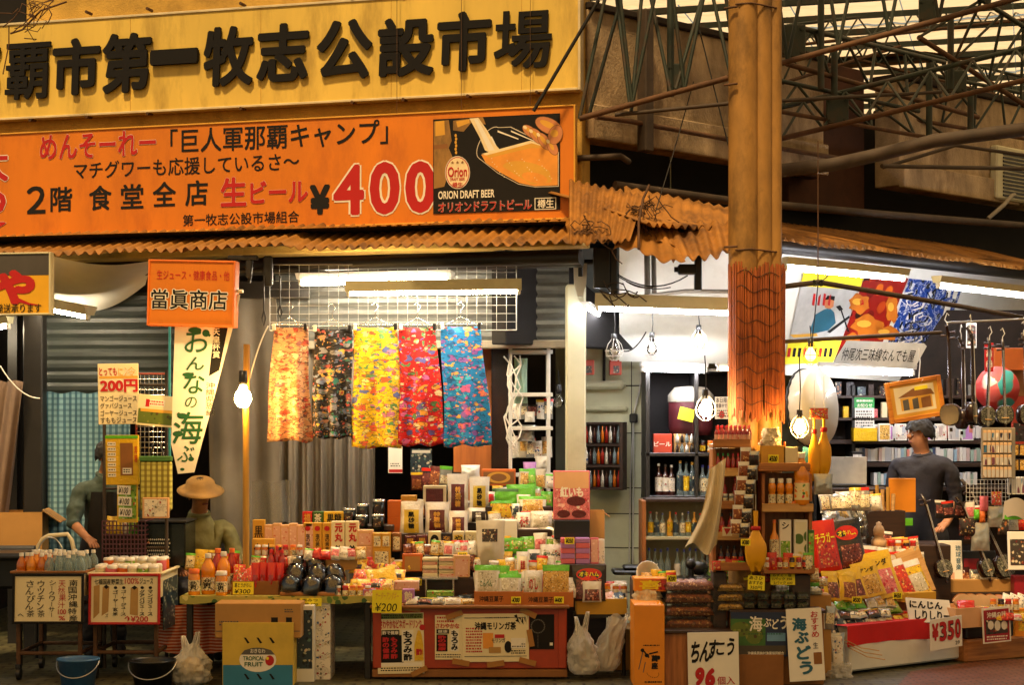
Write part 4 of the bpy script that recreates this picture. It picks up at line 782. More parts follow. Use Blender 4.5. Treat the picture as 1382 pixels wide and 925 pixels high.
mb.build('shutter_motor',M['iron'],None,'dark shutter lock fittings beside the orange boxed sign','fittings')
# makers of goods
mat('cream_cloth','d8c8a4',.85,var=.12,bump=.3);mat('maroon_film','5a1414',.28,var=.15,bump=.8,bscale=36,coat=.4);mat('white_film','e0dacb',.28,var=.15,bump=.8,bscale=36,coat=.4);mat('green_film','5cb81e',.28,var=.15,bump=.8,bscale=36,coat=.4);mat('yellow_film','e0b414',.28,var=.15,bump=.8,bscale=36,coat=.4);mat('red_film','c8281a',.25,var=.15)
mat('peach_box','d8a878',.6,var=.1);mat('pink_box','d86a74',.5,var=.1);mat('gold_box','d09a2a',.4,var=.15);mat('orange_box','c8641c',.6,var=.15);mat('cream_box','e0d2a8',.6,var=.1);mat('tin','2a302e',.25,.6,var=.2);mat('lilac_box','b07ab8',.5,var=.1)
mat('black_film','161210',.28,var=.15,bump=.8,bscale=36,coat=.4);mat('silver_film','b8b8b0',.2,.6,var=.3,bump=.4);mat('juice','e08a14',.2,var=.1,coat=.5);mat('sauce','9c1a0e',.2,var=.15,coat=.6);mat('sauce_dark','3c120c',.2,coat=.6);mat('tea','c86a14',.15,coat=.6);clear('water','b4ccd0',.3,.06)
mat('cap_red','c81414',.3);mat('cap_green','2a8a34',.35);mat('cap_white','e8e4d8',.4);mat('cap_blue','1c2f9c',.3);mat('cap_orange','e06a14',.35);mat('cap_black','1a1816',.35)
prn('print_brown','5c3a1c',['a87a3c','d8b878','3a2010','c8a05a'],90,.7,.4);prn('print_nuts','c89a44',['e8d094','8a6422','d8b45a','6a4a1a'],95,.75,.4,bump=.6);prn('print_pink','d87a7a',['f0c0b0','c8283c','e8e0d0','e89a8a'],42,.6,.5,lines=.8,linecol='8a1a28',fine=.9)
prn('print_red','c82a14',['e8a04a','e86a2a','8a140c','e8c070'],60,.55,.3,coat=.4,fine=.9,bump=.4);prn('print_meat','6a2a20',['b86a54','d89a84','3a120c','8a4434'],70,.7,.3,coat=.4,fine=.9,bump=.4);prn('print_green','8ab83a',['d8d88a','4a8a1e','e8e8d0','c84a2a'],60,.55,.35,fine=.9,bump=.4);prn('print_yellow','e0b818',['f0dc6a','c87814','7a3a14','e89a1a'],60,.45,.35,fine=.9,bump=.4)
prn('print_white','e4dccb',['c8b890','a83a2a','3a5a8a','6a6a5a'],60,.3,.45,fine=.9);prn('print_label','e8dcb4',['2a2018','8a2a18','c89a2a','2a2018'],110,.45,.5,fine=.9);prn('print_dark','241a18',['8a6a3a','6a2018','c8b48a','38302a'],85,.45,.35,fine=.9);prn('print_cd','b8b4ac',['2a2a3a','c8c4bc','6a3a4a','3a6a8a','e0dcd0'],38,.7,.35,sc=(1,1,.25))
prn('print_photo','3a3028',['a8683a','d8c8a8','6a1a14','1a1410','7a7a6a'],45,.7,.4);prn('print_fish','2a3a44',['a8a890','5a7a6a','d8c8a8','12181c'],45,.6,.3);prn('food','8a4a24',['c88a4a','5a2a14','d8a86a','7a3a1c'],75,.7,.4,bump=.6);prn('seaweed','14241a',['2a4a2a','0c140e','3a5a34'],140,.6,.25,coat=.5);prn('snake','3a3a30',['8a8a74','14140f','6a6a54','1a1a14'],55,.65,.35,lines=.9,linecol='b0ac94')
prn('candy','d84a3a',['e8c83a','e8e0d0','d8742a','3a8a4a'],90,.75,.3,bump=.6);prn('gravel_pack','c8c0a8',['e8e4d4','8a8468','a8a080'],85,.6,.35,bump=.6)
def puff(w,h,d,u,v,sd):
 t=(max(0.0,1-u*u))**.45*(max(0.0,math.sin(math.pi*min(1,(v*.93+.035))))**.5)*d/2*(1.15-.5*v)
 t*=1+.32*mnoise.noise(Vector((u*2.1+sd,v*3.1,sd)))+.2*mnoise.noise(Vector((u*5+sd,v*7,sd)))
 x=w/2*u*(1-.07*math.sin(math.pi*v));return x,t+.0006,v*h
def bag(name,label,cat,bxs,Y,film,lab=None,lm=None,txt=None,tm=BK,head=None,hf=.18,d=.08,tilt=-10,yaw=0.0,group=None,vert=False,base=None,bold=.03,roll=0.0,oval=None):
 """a puffed film bag; LAB = printed zone in 0..1 of its width and height"""
 x,z,w,h=bx(*bxs,Y);sd=(bxs[0]*13.7+bxs[1])%50
 if base is not None:z=base
 def front(u,v,e=0.0):
  a,t,c=puff(w,h,d,u,v,sd);return(a,-t-e,c)
 mb=MB()
 mb.grid(lambda i,j:front(i*2-1,j),12,14);mb.grid(lambda i,j:(lambda p:(p[0],-p[1]*.8,p[2]))(front(1-i*2,j)),8,10)
 o=mb.build(name,M[film],None,label,cat,group,(x,Y,z),(R(tilt),R(roll),R(yaw)))
 if lab:
  u0,v0,u1,v1=lab;mb=MB();mb.grid(lambda i,j:front((u0+(u1-u0)*i)*2-1,v0+(v1-v0)*j,.0015),8,8);mb.build('printed_label',M[lm],o)
 if head:mb=MB();mb.grid(lambda i,j:front(i*2-1,1-hf+hf*j,.0018),10,3);mb.grid(lambda i,j:front(1-i*2,1-hf+hf*j,.0018),10,3);mb.build('header_strip',M[head],o)
 if oval:
  cu,cv,ru,rv,om=oval;mb=MB();n=24
  pts=[(cu+ru*math.cos(6.283*i/n),cv+rv*math.sin(6.283*i/n))for i in range(n)];c=front(cu*2-1,cv,.003)
  mb.add([c]+[front(a*2-1,b_,.003)for a,b_ in pts],[(0,1+i,1+(i+1)%n)for i in range(n)]);mb.build('printed_badge',M[om],o)
 if txt:
  mb=MB();ts=txt if isinstance(txt,list)else[(txt,*(lab or(.15,.3,.85,.7)),tm)]
  for body,u0,v0,u1,v1,m in ts:
   a,c=(u0-.5)*w*.95,(u1-.5)*w*.95
   if vert:mb.column(body,a,v0*h,c,v1*h,m,0,bold,.05)
   else:mb.text(body,a,v0*h,c,v1*h,m,0,bold)
  nv=[]
  for p in mb.v:u=max(-.98,min(.98,p[0]/(w/2)/.95));v=max(.01,min(.99,p[2]/h));q=front(u,v,.004);nv.append((p[0],q[1]+p[1],p[2]))
  mb.v=nv;mb.build('lettering',inks(),o)
 return o
def carton(name,label,cat,bxs,Y,m,face=None,txt=None,tm=BK,d=.08,vert=False,yaw=0.0,group=None,fz=(.08,.08,.92,.92),bold=.03,tilt=0.0,base=None,extra=None,bev=.003):
 x,z,w,h=bx(*bxs,Y)
 if base is not None:z=base
 mb=MB();mb.box((0,d/2,h/2),(w,d,h),0,bev);o=mb.build(name,M[m],None,label,cat,group,(x,Y,z),(R(tilt),0,R(yaw)))
 if face:mb=MB();mb.rect((fz[0]-.5)*w,fz[1]*h,(fz[2]-.5)*w,fz[3]*h,-.0006);mb.build('printed_front',M[face],o)
 ts=txt if isinstance(txt,list)else[(txt,.15,.15,.85,.85,tm)]if txt else[]
 if ts:
  mb=MB()
  for body,u0,v0,u1,v1,tm_ in ts:(mb.column if vert and len(body)>1 else mb.text)(body,(u0-.5)*w,v0*h,(u1-.5)*w,v1*h,tm_,-.0015,bold)
  mb.build('lettering',inks(),o)
 return o
def bottle(name,label,cat,px,y0,y1,Y,r_px,liquid,cap,lab=None,shape='pet',group=None,txt=None,base=None,vert=False,tm=BK):
 k=Y/F;p=at(px,y1,Y);h=(y1-y0)*k;r=r_px*k;mb=MB()
 P_={'pet':[(0,0),(.9,0),(1,.03),(1,.42),(.94,.46),(1,.5),(1,.62),(.85,.72),(.45,.84),(.38,.87),(.38,.9)],'sauce':[(0,0),(.95,0),(1,.03),(1,.55),(.8,.66),(.42,.76),(.36,.84),(.36,.86)],'wine':[(0,0),(.95,0),(1,.02),(1,.55),(.9,.63),(.45,.72),(.32,.8),(.32,.93)],'jar':[(0,0),(.92,0),(1,.05),(1,.72),(.85,.8),(.8,.84)],'mini':[(0,0),(.9,0),(1,.04),(1,.3),(.8,.36),(.8,.5),(1,.55),(1,.74),(.8,.8),(.6,.84)]}[shape]
 ct={'pet':.9,'sauce':.86,'wine':.93,'jar':.84,'mini':.84}[shape];cr={'pet':.46,'sauce':.45,'wine':.36,'jar':.95,'mini':.72}[shape]
 mb.lathe([(max(a,.001)*r,b_*h)for a,b_ in P_],n=14);o=mb.build(name,M[liquid],None,label,cat,group,(p.x,Y,p.z if base is None else base))
 MB().lathe([(cr*r,ct*h-.002),(cr*r,h*.985),(cr*r*.9,h),(.0001,h)],n=12).build('cap',M[cap],o)
 if lab:
  z0,z1=(.1,.42)if shape not in('jar','wine')else(.15,.58);MB().lathe([(r*1.012,z0*h),(r*1.012,z1*h)],n=14).build('label',M[lab],o)
  if txt:
   mb=MB();(mb.column if vert else mb.text)(txt,-r*.6,(z0+.04)*h,r*.6,(z1-.04)*h,tm,0,.03)
   mb.v=[(q[0],-math.sqrt(max(1e-8,(r*1.03)**2-q[0]**2)),q[2])for q in mb.v];mb.build('lettering',inks(),o)
 return o
def row(o,pts,labels,**k):
 for p,lb in zip(pts,labels):dup(o,loc=p,label=lb,**k)
def tray(name,label,bxs,Y,d,m='card',th=.006,back=1.0,txt=None,lip=None,yaw=0.0,cat='box',group=None):
 x,z,w,h=bx(*bxs,Y);mb=MB()
 mb.box((0,th/2,h/2),(w,th,h),0,.001);mb.box((0,d-th/2,h*back/2),(w,th,h*back),0,.001)
 for e in(-1,1):mb.box((e*(w/2-th/2),d/2,h/2),(th,d-2*th,h),0,.001)
 mb.box((0,d/2,th/2),(w-2*th,d-2*th,th))
 o=mb.build(name,M[m],None,label,cat,group,(x,Y,z),(0,0,R(yaw)))
 if txt:t=MB();t.text(txt,-w*.4,h*.3,w*.1,h*.7,0,-.0012,.02);t.build('lettering',inks(),o)
 if lip:MB().box((0,-.004,h-.012),(w+.01,.008,.024),0,.003).build('rim',M[lip],o)
 return o
def card_sign(label,bxs,Y,lines,m='yellow_paper',tilt=-18,roll=0.0,name='price_card',group='yellow price cards on the stalls',bold=.015,base=None,yaw=0,ink=BK):
 x,z,w,h=bx(*bxs,Y)
 o=MB().box((0,.0015,h/2),(w,.003,h)).build(name,M[m],None,label,'price card',group,(x,Y,z),(R(tilt),R(roll),R(yaw)));t=MB();n=len(lines);random.seed(int(bxs[0]))
 for i,s_ in enumerate(lines):
  body,im=s_ if isinstance(s_,tuple)else(s_,ink);hh=h/n;t.text(body,-w*.42+random.uniform(0,w*.06),h-hh*(i+.88),w*.42-random.uniform(0,w*.1),h-hh*(i+.14),im,-.0016,bold,slant=.15)
 t.build('lettering',inks(),o);return o
def plastic_carrier(label,bxs,Y,m='milky',seed=0,knot=True,cat='plastic bag',d=.2,slump=0.0):
 """a crumpled carrier: fat creased sack, gathered neck, two loop handles pulled up from it"""
 x,z,w,h=bx(*bxs,Y);body=.76 if knot else 1.0
 def f(u,v):
  t=u*2*math.pi;c,s_=math.cos(t),math.sin(t);k=(abs(c)**2.7+abs(s_)**2.7)**(-1/2.7)
  ww=(.9+.12*math.sin(math.pi*min(1,v*1.3))-(.62*max(0,v-.55)/.45 if knot else .25*v))*(min(1,.72+v*3))
  q=Vector((c*2.2+seed,s_*2.2,v*3.2));n_=mnoise.noise(q)*.3+abs(mnoise.noise(q*2.1))*.3+abs(mnoise.noise(q*4.7))*.14;pl=.09*math.sin(t*7+seed+2*v)*max(0,v-.35)+.03*math.sin(t*17+seed)
  r=(1+n_-.12+pl)*ww*k;return(w/2*r*c+slump*v*w+.03*w*math.sin(v*5+seed),d/2*r*s_,max(0,h*body*v*(1+.08*mnoise.noise(Vector((c*1.5,s_*1.5,seed))))))
 mb=MB();mb.grid(f,64,34);mb.add([f(i/64,0)for i in range(64)],[tuple(range(63,-1,-1))]);o=mb.build('plastic_bag',M[m],None,label,cat,None,(x,Y,z))
 if knot:
  for e in(-1,1):
   g=MB();g.grid(lambda u,v,e=e:(slump*w+e*w*(.05+.15*math.sin(math.pi*v))+(u-.5)*w*(.26-.14*math.sin(math.pi*v)),.02*math.sin(v*6+e)+.014*math.sin(u*9+v*5),h*(.56+.44*math.sin(math.pi*v)*(.9+.1*e))),6,20);g.build('handle',M[m],o)
 return o
# drinks trolleys
def trolley(label,x0,x1,ytop,Y,depth,lip):
 x,_,w,_=bx(x0,700,x1,800,Y);zt=at(0,ytop,Y).z;o=thing('drinks_trolley',label,'trolley',(x,Y,0))
 mb=MB();t=.012
 for e in(-1,1):mb.box((e*(w/2-t/2),depth/2,zt-.075),(t,depth,.15),0,.003)
 for y in(t/2,depth-t/2):mb.box((0,y,zt-.075),(w-2*t,t,.15),0,.003)
 mb.box((0,depth/2,zt-.144),(w-2*t,depth-2*t,.012));mb.build('tray',M['cream_box'],o)
 mb=MB()
 for e in(-1,1):mb.box((e*(w/2+.004),depth/2,zt+.004),(.022,depth+.02,.016),0,.004)
 for y in(-.002,depth+.002):mb.box((0,y,zt+.005),(w+.03,.02,.016),0,.004)
 mb.build('rim',M[lip],o)
 fr=MB()
 for sx in(-1,1):fr.rod((sx*(w/2-.03),.03,.17),(sx*(w/2-.03),depth-.03,.17),.014)
 for y in(.03,depth-.03):
  for z in(.17,zt-.24):fr.rod((-w/2+.03,y,z),(w/2-.03,y,z),.013)
 fr.build('frame',M['rusty_iron'],o)
 for sx in(-1,1):
  for y in(.03,depth-.03):
   MB().box((sx*(w/2-.03),y,(zt-.15+.1)/2+.0),(.026,.026,zt-.25),0,.003).build('leg',M['rusty_iron'],o)
   cs=MB();cs.rod((sx*(w/2-.03)-.012,y+.01,.04),(sx*(w/2-.03)+.012,y+.01,.04),.04,0,16);cs.box((sx*(w/2-.03),y,.085),(.036,.04,.03),0,.004);cs.build('caster',M['black_plastic'],o)
 return o,x,w,zt
t1,tx,tw1,tz=trolley('rusty trolley with a tray of bottled tea and the black framed menu board',17,113,774,11.55,.62,'card_dark')
h=MB();h.tube([(-tw1/2+.01,.60,tz-.1),(-tw1/2+.0,.62,tz+.13),(-tw1/2+.03,.63,tz+.18),(-tw1/2+.07,.63,tz+.2),(-.03,.63,tz+.21),(.0,.62,tz+.17),(.03,.6,tz+.05)],.015,0,8);h.build('handle',M['cream_box'],t1)
h=MB();h.tube([(-.1+.1*math.cos(3.14-i*.157),.45,tz+.2*math.sin(i*.157))for i in range(21)],.005,0,5);h.build('hoop',M['steel'],t1)
def menu(pl,bxs,label,edge,draw,tilt=-3):
 b=Board(pl,*bxs);s=b.thing('menu_board',label,'menu board',tilt=tilt);panel(b,s,'cream_paper',.01,edge=edge,ew=.016);L=Let(b,extra=('tape_tan',)if mat('tape_tan','b58a44',.4)else());draw(L);L.done(s);return s
def d1(L):
 L.c('南国沖縄特産',92,783,104,840,BK,.012,.1);L.c('天然果汁',78,784,88,822,RD,.0,.1);L.t('100',78,823,89,830,RD,.02).t('%',79,832,88,838,RD,.02)
 L.c('シークヮーサー',65,784,74,834,BK,.0,.15);L.c('ウッチン茶',50,784,60,834,BK,.0,.1);L.c('さんぴん茶',35,784,46,834,BK,.0,.1);L.t('へ',24,829,32,833,BK,.01)
menu(Plane(64,11.5,0),(17,776,112,842),'black framed handwritten board listing teas and citrus juice','black_ink',d1)
t2,tx2,tw2,tz2=trolley('rusty trolley with a tray of chilled juice cups and the red framed menu board',121,216,776,11.6,.62,'cream_box')
def d2(L):
 L.t('七福国産野菜生',127,782,166,790,BK,.02).t('100%',168,781,187,789,RD,.01).t('ジュース',188,781,206,789,BK,.02)
 for x,t in((199,'マンゴジュース'),(188,'グァバジュース'),(163,'ゴーヤージュース'),(152,'ゴーヤー玄米')):L.c(t,x,797,x+7,832,BK,.03);L.e(x+3.5,794,2.4,2,BK)
 L.p([(176,794),(186,794),(186,832),(175,830)],8).p([(126,792),(134,790),(134,828),(126,836)],8).p([(138,793),(147,793),(146,826),(137,832)],8).p([(177,794),(181,791),(185,794),(181,797)],BK).p([(139,793),(143,790),(147,793),(143,796)],BK);L.t('↑¥200',168,832,200,840,RD,.02).t('ズ',142,829,146,834,BK)
menu(Plane(167,11.55,0),(120,776,215,843),'red framed menu board of vegetable and fruit juices with taped over prices','red_ink',d2)
mb=MB();mb.box((0,0,.16),(.006,.3,.32));p=at(238,838,11.72);o=mb.build('side_poster',M['print_fish'],None,'blue and pink printed poster on the end of the juice trolley','poster',loc=(tx2+tw2/2+.02,11.86,tz2-.36),rot=(R(4),0,R(-8)))
liq=['tea','juice','tea','water','water','water','water'];names=['amber tea bottle','yellow juice bottle','amber tea bottle','clear water bottle','clear water bottle','clear water bottle','clear water bottle']
protos={};random.seed(21)
for r in range(4):
 for c in range(7):
  x=tx-tw1/2+.045+c*(tw1-.09)/6+random.uniform(-.008,.008);y=11.61+r*.125+random.uniform(-.01,.01);k=liq[c]
  lb=f'{names[c]} in the tea trolley, {ORD[r]} row from the front, {ORD[c]} from the left'
  if k not in protos:protos[k]=bottle('drink_bottle',lb,'bottle',40,700,742,11.6,6.8,k,'cap_white',{'tea':'print_label','juice':'print_yellow','water':'print_fish'}[k],'pet','bottles in the tea trolley');o=protos[k]
  else:o=dup(protos[k],label=lb)
  o.location=(x,y,tz-.075);s=random.uniform(.94,1.04);o.scale=(1,1,s)
k0=None
for r in range(4):
 for c in range(6):
  nm=('cream','pink','orange','cream','green','cream')[(c+r)%6];lb=f'{nm} juice cup in the trolley, {ORD[r]} row from the front, {ORD[c]} from the left'
  x=tx2-tw2/2+.05+c*(tw2-.1)/5;y=11.67+r*.13
  if k0 is None:
   k0={}
  if nm not in k0:
   mt={'cream':'cream_box','pink':'pink_box','orange':'cap_orange','green':'print_green'}[nm];q=MB().lathe([(.001,0),(.026,0),(.033,.13),(.033,.15)],n=16).build('juice_cup',M[mt],None,lb,'cup','cups in the juice trolley');MB().lathe([(.0345,.146),(.0345,.158),(.028,.166),(.001,.168)],n=16).build('lid',M['cap_white'],q);k0[nm]=q;o=q
  else:o=dup(k0[nm],label=lb)
  o.location=(x,y,tz2-.11+.03*(r>1));o.rotation_euler=(random.uniform(-.06,.06),random.uniform(-.08,.08),0)
# things behind the trolleys
def box_open(label,bxs,Y,d,m='card_dark',name='cardboard_box',yaw=0,flaps=True):
 x,z,w,h=bx(*bxs,Y);t=.006;mb=MB()
 for e in(-1,1):mb.box((e*(w/2-t/2),d/2,h/2),(t,d,h))
 for y in(t/2,d-t/2):mb.box((0,y,h/2),(w-2*t,t,h))
 mb.box((0,d/2,t/2+.001),(w-2*t,d-2*t,t));o=mb.build(name,M[m],None,label,'cardboard box',None,(x,Y,z),(0,0,R(yaw)))
 if flaps:
  for e in(-1,1):f=MB();f.box((0,0,0),(w*.42,d,t));f.build('flap',M['card_inside'],o,loc=(e*(w/2+w*.17),d/2,h-.03),rot=(0,R(e*35),0))
 return o
box_open('open brown cardboard box in front of the alley doorway',(-14,692,56,748),12.7,.4,'card',yaw=8)
mb=MB();p=at(4,752,12.2);mb.box((p.x-.1,12.4,p.z),(.5,.5,.05),0,.02);mb.box((p.x-.1,12.6,p.z-.1),(.46,.06,.3),0,.02)
for sx in(-.3,.12):mb.rod((p.x+sx,12.2,p.z),(p.x+sx,12.2,.01),.012);mb.rod((p.x+sx,12.6,p.z),(p.x+sx,12.6,.01),.012)
mb.build('stool',M['black_plastic'],None,'black padded stool at the alley doorway behind the tea trolley','stool')
st=MB();x,z,w,h=bx(136,500,232,758,12.12)
for px_ in(140,224):q=at(px_,500,12.12);st.rod((q.x,12.14,0),(q.x,12.14,q.z),.012)
for y_ in(520,660,740):st.rod((at(140,0,12.12).x,12.14,at(0,y_,12.12).z),(at(224,0,12.12).x,12.14,at(0,y_,12.12).z),.009)
st.build('sign_stand',M['old_pipe'],None,'thin metal stand holding the juice menu and hanging goods','stand')
b=Board(Plane(205,12.2),184,505,224,640);g=b.thing('wire_rack','narrow red edged wire rack behind the hanging field photo card','rack');mb=MB()
for i in range(8):mb.rod((-b.w/2+b.w*i/7,0,0),(-b.w/2+b.w*i/7,0,b.h),.003,0,5)
for i in range(20):mb.rod((-b.w/2,-.003,b.h*i/19),(b.w/2,-.003,b.h*i/19),.003,0,5)
mb.build('wire_mesh',M['chrome'],g);mb=MB()
for e in(-1,1):mb.rod((e*b.w/2,0,0),(e*b.w/2,0,b.h),.007)
mb.rod((-b.w/2,0,b.h),(b.w/2,0,b.h),.007);mb.build('rim',M['red_paint'],g)
pipe('thin turquoise pipe running up beside the white hiragana banner',[at(229,440,12.3),at(229,640,12.3)],.009,'teal' if mat('teal','2c8a94',.4)else '','turquoise_pipe')
o=carton('ticket_holder','bright yellow cardboard display holder with price slips hanging behind the trolleys','display holder',(143,588,187,655),12.0,'yellow_film',None,None,d=.05,tilt=4)
mb=MB();b=Board(Plane(165,12.0),143,588,187,655)
L=Let(b,-.004,extra=('card_dark','green_film'));L.r(163,598,180,642,8).r(143,588,187,592,9)
for i in range(7):L.r(146,597+i*7,157,602+i*7,WH).fine(147,598+i*7,156,601+i*7,1,GY)
L.c('黒糖',182,602,186,625,RD).r(166,632,178,640,WH).fine(167,633,177,639,2,BK);L.done(o)
for i in range(3):card_sign(f'white price slip hanging below the yellow display holder, {ORD[i]} from the top',(158+i*1,656+i*15,176+i,668+i*15),11.99,['¥100'],'white_paper',3,2,'price_slip','price slips under the yellow holder')
carton('display_card','tall lime green hanging card strip behind the white price slips','card',(158,640,186,706),12.03,'yellow_film','print_green',None,d=.012)
b=Board(Plane(209,11.95),188,616,231,690);o=b.thing('gingham_bag','green checked gift bag hanging next to the yellow display holder','bag')
MB().box((0,.03,b.h*.45),(b.w,.05,b.h*.9),0,.01).build('bag_body',M['gingham_green'],o);MB().box((0,.028,b.h*.95),(b.w*1.02,.056,b.h*.1),0,.006).build('bag_top',M['green_iron2']if mat('green_iron2','3c6a2c',.6)else 0,o)
mb=MB();mb.tube([(-.04,.03,b.h),(-.02,.03,b.h+.07),(.02,.03,b.h+.09),(.05,.03,b.h)],.006,0,5);mb.build('handle',M['black_plastic'],o)
carton('pink_pouch','pale pink flat pouch hanging under the green checked bag','pouch',(192,672,228,700),11.93,'peach_box','print_white',None,d=.02)
b=Board(Plane(168,12.1),138,704,196,766);o=b.thing('plastic_basket','purple brown open mesh basket standing behind the juice trolley','basket');mb=MB();n=12
for i in range(n+1):
 x=-b.w/2+b.w*i/n;mb.box((x,0,b.h/2),(.007,.006,b.h));mb.box((x,.3,b.h/2),(.007,.006,b.h))
for j in range(11):z=b.h*j/10;mb.box((0,-.001,z),(b.w,.006,.008));mb.box((0,.301,z),(b.w,.006,.008))
for e in(-1,1):
 for j in range(11):mb.box((e*b.w/2,.15,b.h*j/10),(.006,.3,.008))
mb.build('basket_net',M['purple']if mat('purple','5a2c34',.4)else 0,o);MB().box((0,.15,b.h*.35),(b.w*.95,.28,b.h*.7)).build('lining',M['dark_wall'],o)
b=Board(Plane(214,12.2),186,706,250,766);o=b.thing('metal_chest','grey metal chest with a pierced front behind the juice trolley','chest');MB().box((0,.2,b.h/2),(b.w,.4,b.h),0,.01).build('chest_body',M['tin'],o);mb=MB()
for i in range(14):
 for j in range(7):mb.oval(-b.w*.4+b.w*.55*i/13+(.006 if j%2 else 0),b.h*.12+b.h*.5*j/6,.0055,.0055,-.002,0,8)
mb.build('grille',M['white_metal'],o);MB().box((0,.19,b.h+.006),(b.w+.02,.42,.014),0,.004).build('lid',M['iron'],o)
def bucket(label,bxs,Y,m):
 x,z,w,h=bx(*bxs,Y);z=0.0;h=at(0,bxs[1],Y).z;o=MB().lathe([(.001,.004),(w*.38,.004),(w*.47,h*.94),(w*.5,h*.94),(w*.5,h),(w*.47,h),(w*.455,h*.93),(w*.37,.02),(.001,.02)],n=32).build('bucket',M[m],None,label,'bucket',None,(x,Y,.0))
 hd=MB();hd.tube([(w*.5*math.cos(t*.2),-w*.5*math.sin(t*.2)*.98,h*.9-.09*math.sin(t*.2))for t in range(17)],.004,0,5);hd.build('handle',M['steel'],o);return o
bucket('faded blue plastic bucket in front of the tea trolley wheels',(77,889,134,930),11.25,'bucket_blue' if mat('bucket_blue','3c6c9c',.4,var=.2)else '')
bucket('black plastic bucket between the blue bucket and the white carrier bag',(174,891,238,930),11.3,'black_plastic')
plastic_carrier('knotted white carrier bag of rubbish standing below the left stall',(231,853,284,924),11.42,'milky',3,d=.22)
q=MB().lathe([(.001,0),(.07,.01),(.085,.08),(.05,.14),(.001,.15)],n=14).build('rubbish_bundle',M['print_yellow'],None,'crumpled yellow and green wrappings seen inside the white carrier bag','wrapping',loc=(at(258,0,11.42).x,11.42,.02))
sm,N_,L_,b_=_new('striped_red');co=_co(N_,L_);sx=N_.new('ShaderNodeSeparateXYZ');L_.new(co,sx.inputs[0]);st_=_stripe(sx.outputs[2],300);L_.new(_mix(N_,L_,st_,S('b44a2c'),S('d8a890')),b_.inputs['Base Color']);b_.inputs['Roughness'].default_value=.9;MATS['striped_red']=sm
drape('striped_cloth','red and white striped cloth hanging under the left stall table','cloth',212,816,305,882,11.95,'striped_red',2.5,.02)
# left stall table
Yt=11.6;zt=at(0,806,Yt).z;x0,x1=at(244,0,Yt).x,at(506,0,Yt).x
tb=thing('stall_table','low stall table with a thin patterned cover and stacked snacks','table',((x0+x1)/2,Yt+.45,0));hw=(x1-x0)/2
MB().box((0,0,zt-.014),(2*hw,.92,.026),0,.004).build('tabletop',M['wood_dark'],tb)
mb=MB();mb.grid(lambda u,v:((u*2-1)*(hw+.004),-.464-.003*math.sin(u*60),zt+.004-.045*v-.006*v*math.sin(u*25)),60,3);mb.grid(lambda u,v:((u*2-1)*(hw+.004),-.464+.92*v,zt+.003),2,2);mb.build('table_cover',M['cover']if prn('cover','a8a04a',['d8cc7a','5a7a2a','c8a83a','3a5a24'],24,.6,.5)else 0,tb)
for sx in(-1,1):
 for sy in(-1,1):MB().box((sx*(hw-.05),sy*.4,(zt-.03)/2),(.04,.04,zt-.03),0,.004).build('leg',M['iron'],tb)
carton('cardboard_box','brown cardboard box with arrow marks under the left stall table edge','cardboard box',(290,815,406,862),11.35,'card',None,None,d=.3,bev=.004)
b=Board(Plane(350,11.35),290,815,406,862);o=bpy.context.scene.objects['cardboard_box']if 'cardboard_box' in bpy.data.objects else None
car=[o_ for o_ in bpy.data.objects if o_.get('label','').startswith('brown cardboard box with arrow')][0]
L=Let(b,-.003);L.r(366,834,375,844,BK).r(368,837,373,842,BK).r(386,834,394,844,BK).r(367,848,374,853,RD).r(386,848,396,853,RD).fine(296,838,322,846,2,GY).fine(384,822,396,828,2,GY).r(291,852,405,853.2,GY);L.done(car)
fb=carton('fruit_box','yellow and blue fruit box with an oval label and slotted holes beneath the brown box','fruit box',(300,860,396,945),11.32,'gold_fruit' if mat('gold_fruit','d0b040',.6,var=.15,dirt='8a7a30',dirt_amt=.3)else '',None,None,d=.32,base=.0);b=Board(Plane(348,11.32),300,860,396,928)
L=Let(b,-.003,extra=('fruit_blue','grey_ink')if mat('fruit_blue','2c7a9c',.6,var=.15)else());L.r(301,900,395,928,8)
for x in(333,350,367):
 for y in(867,916):L.p([(x-4,y-4),(x-1,y-4),(x+4,y+3),(x+1,y+4)],BK)
L.e(348,893,25,16.5,WH,.0004).p([(325,886),(330,880),(340,877),(348,876.5),(356,877),(366,880),(371,886)],GY,.0008).t('おきなわ',338,878,358,884,WH,.02,.001).t('TROPICAL',328,888,357,894,GR,.03,.001).t('FRUIT',330,896,355,902,GR,.03,.001).e(364,894,6,7,RD,.001).e(361,891,2,2,YE,.0014);L.done(fb)
carton('cooler','worn white and blue foam cooler leaning beside the fruit box','cooler',(398,818,424,940),11.5,'white_board','print_fish',None,d=.3,fz=(.1,.3,.9,.95))
carton('crate','plastic crate with black taped label standing behind the cooler','crate',(424,812,446,940),11.6,'print_white',None,None,d=.3)
for i,(px,y0,y1,Y,r,lq,cp,sh)in enumerate(((281,748,803,11.75,9.5,'juice','cap_white','pet'),(302,746,803,11.78,9,'juice','cap_white','pet'),(299,772,805,11.66,8,'juice','cap_white','jar'),(262,768,803,11.7,8,'juice','cap_orange','jar'),(294,738,796,11.95,9,'sauce','cap_orange','pet'),(313,738,796,11.97,8,'sauce','cap_orange','pet'))):
 bottle('juice_bottle',('tall orange juice bottle at the near end of the left stall','tall orange juice bottle beside the chips card','short wide orange juice jar between the tall juice bottles','squat amber jar with orange lid at the left stall corner','red drink bottle with orange cap behind the juice bottles','second red drink bottle with orange cap behind the chips')[i],'bottle',px,y0,y1,Y,r,lq,cp,'print_label',sh,'juice bottles at the end of the left stall','黄',zt+.003,tm=BK)
tray('wooden_tray','brown wooden tray holding the red bagged bottles',(312,785,376,806),11.68,.28,'card_dark',.01)
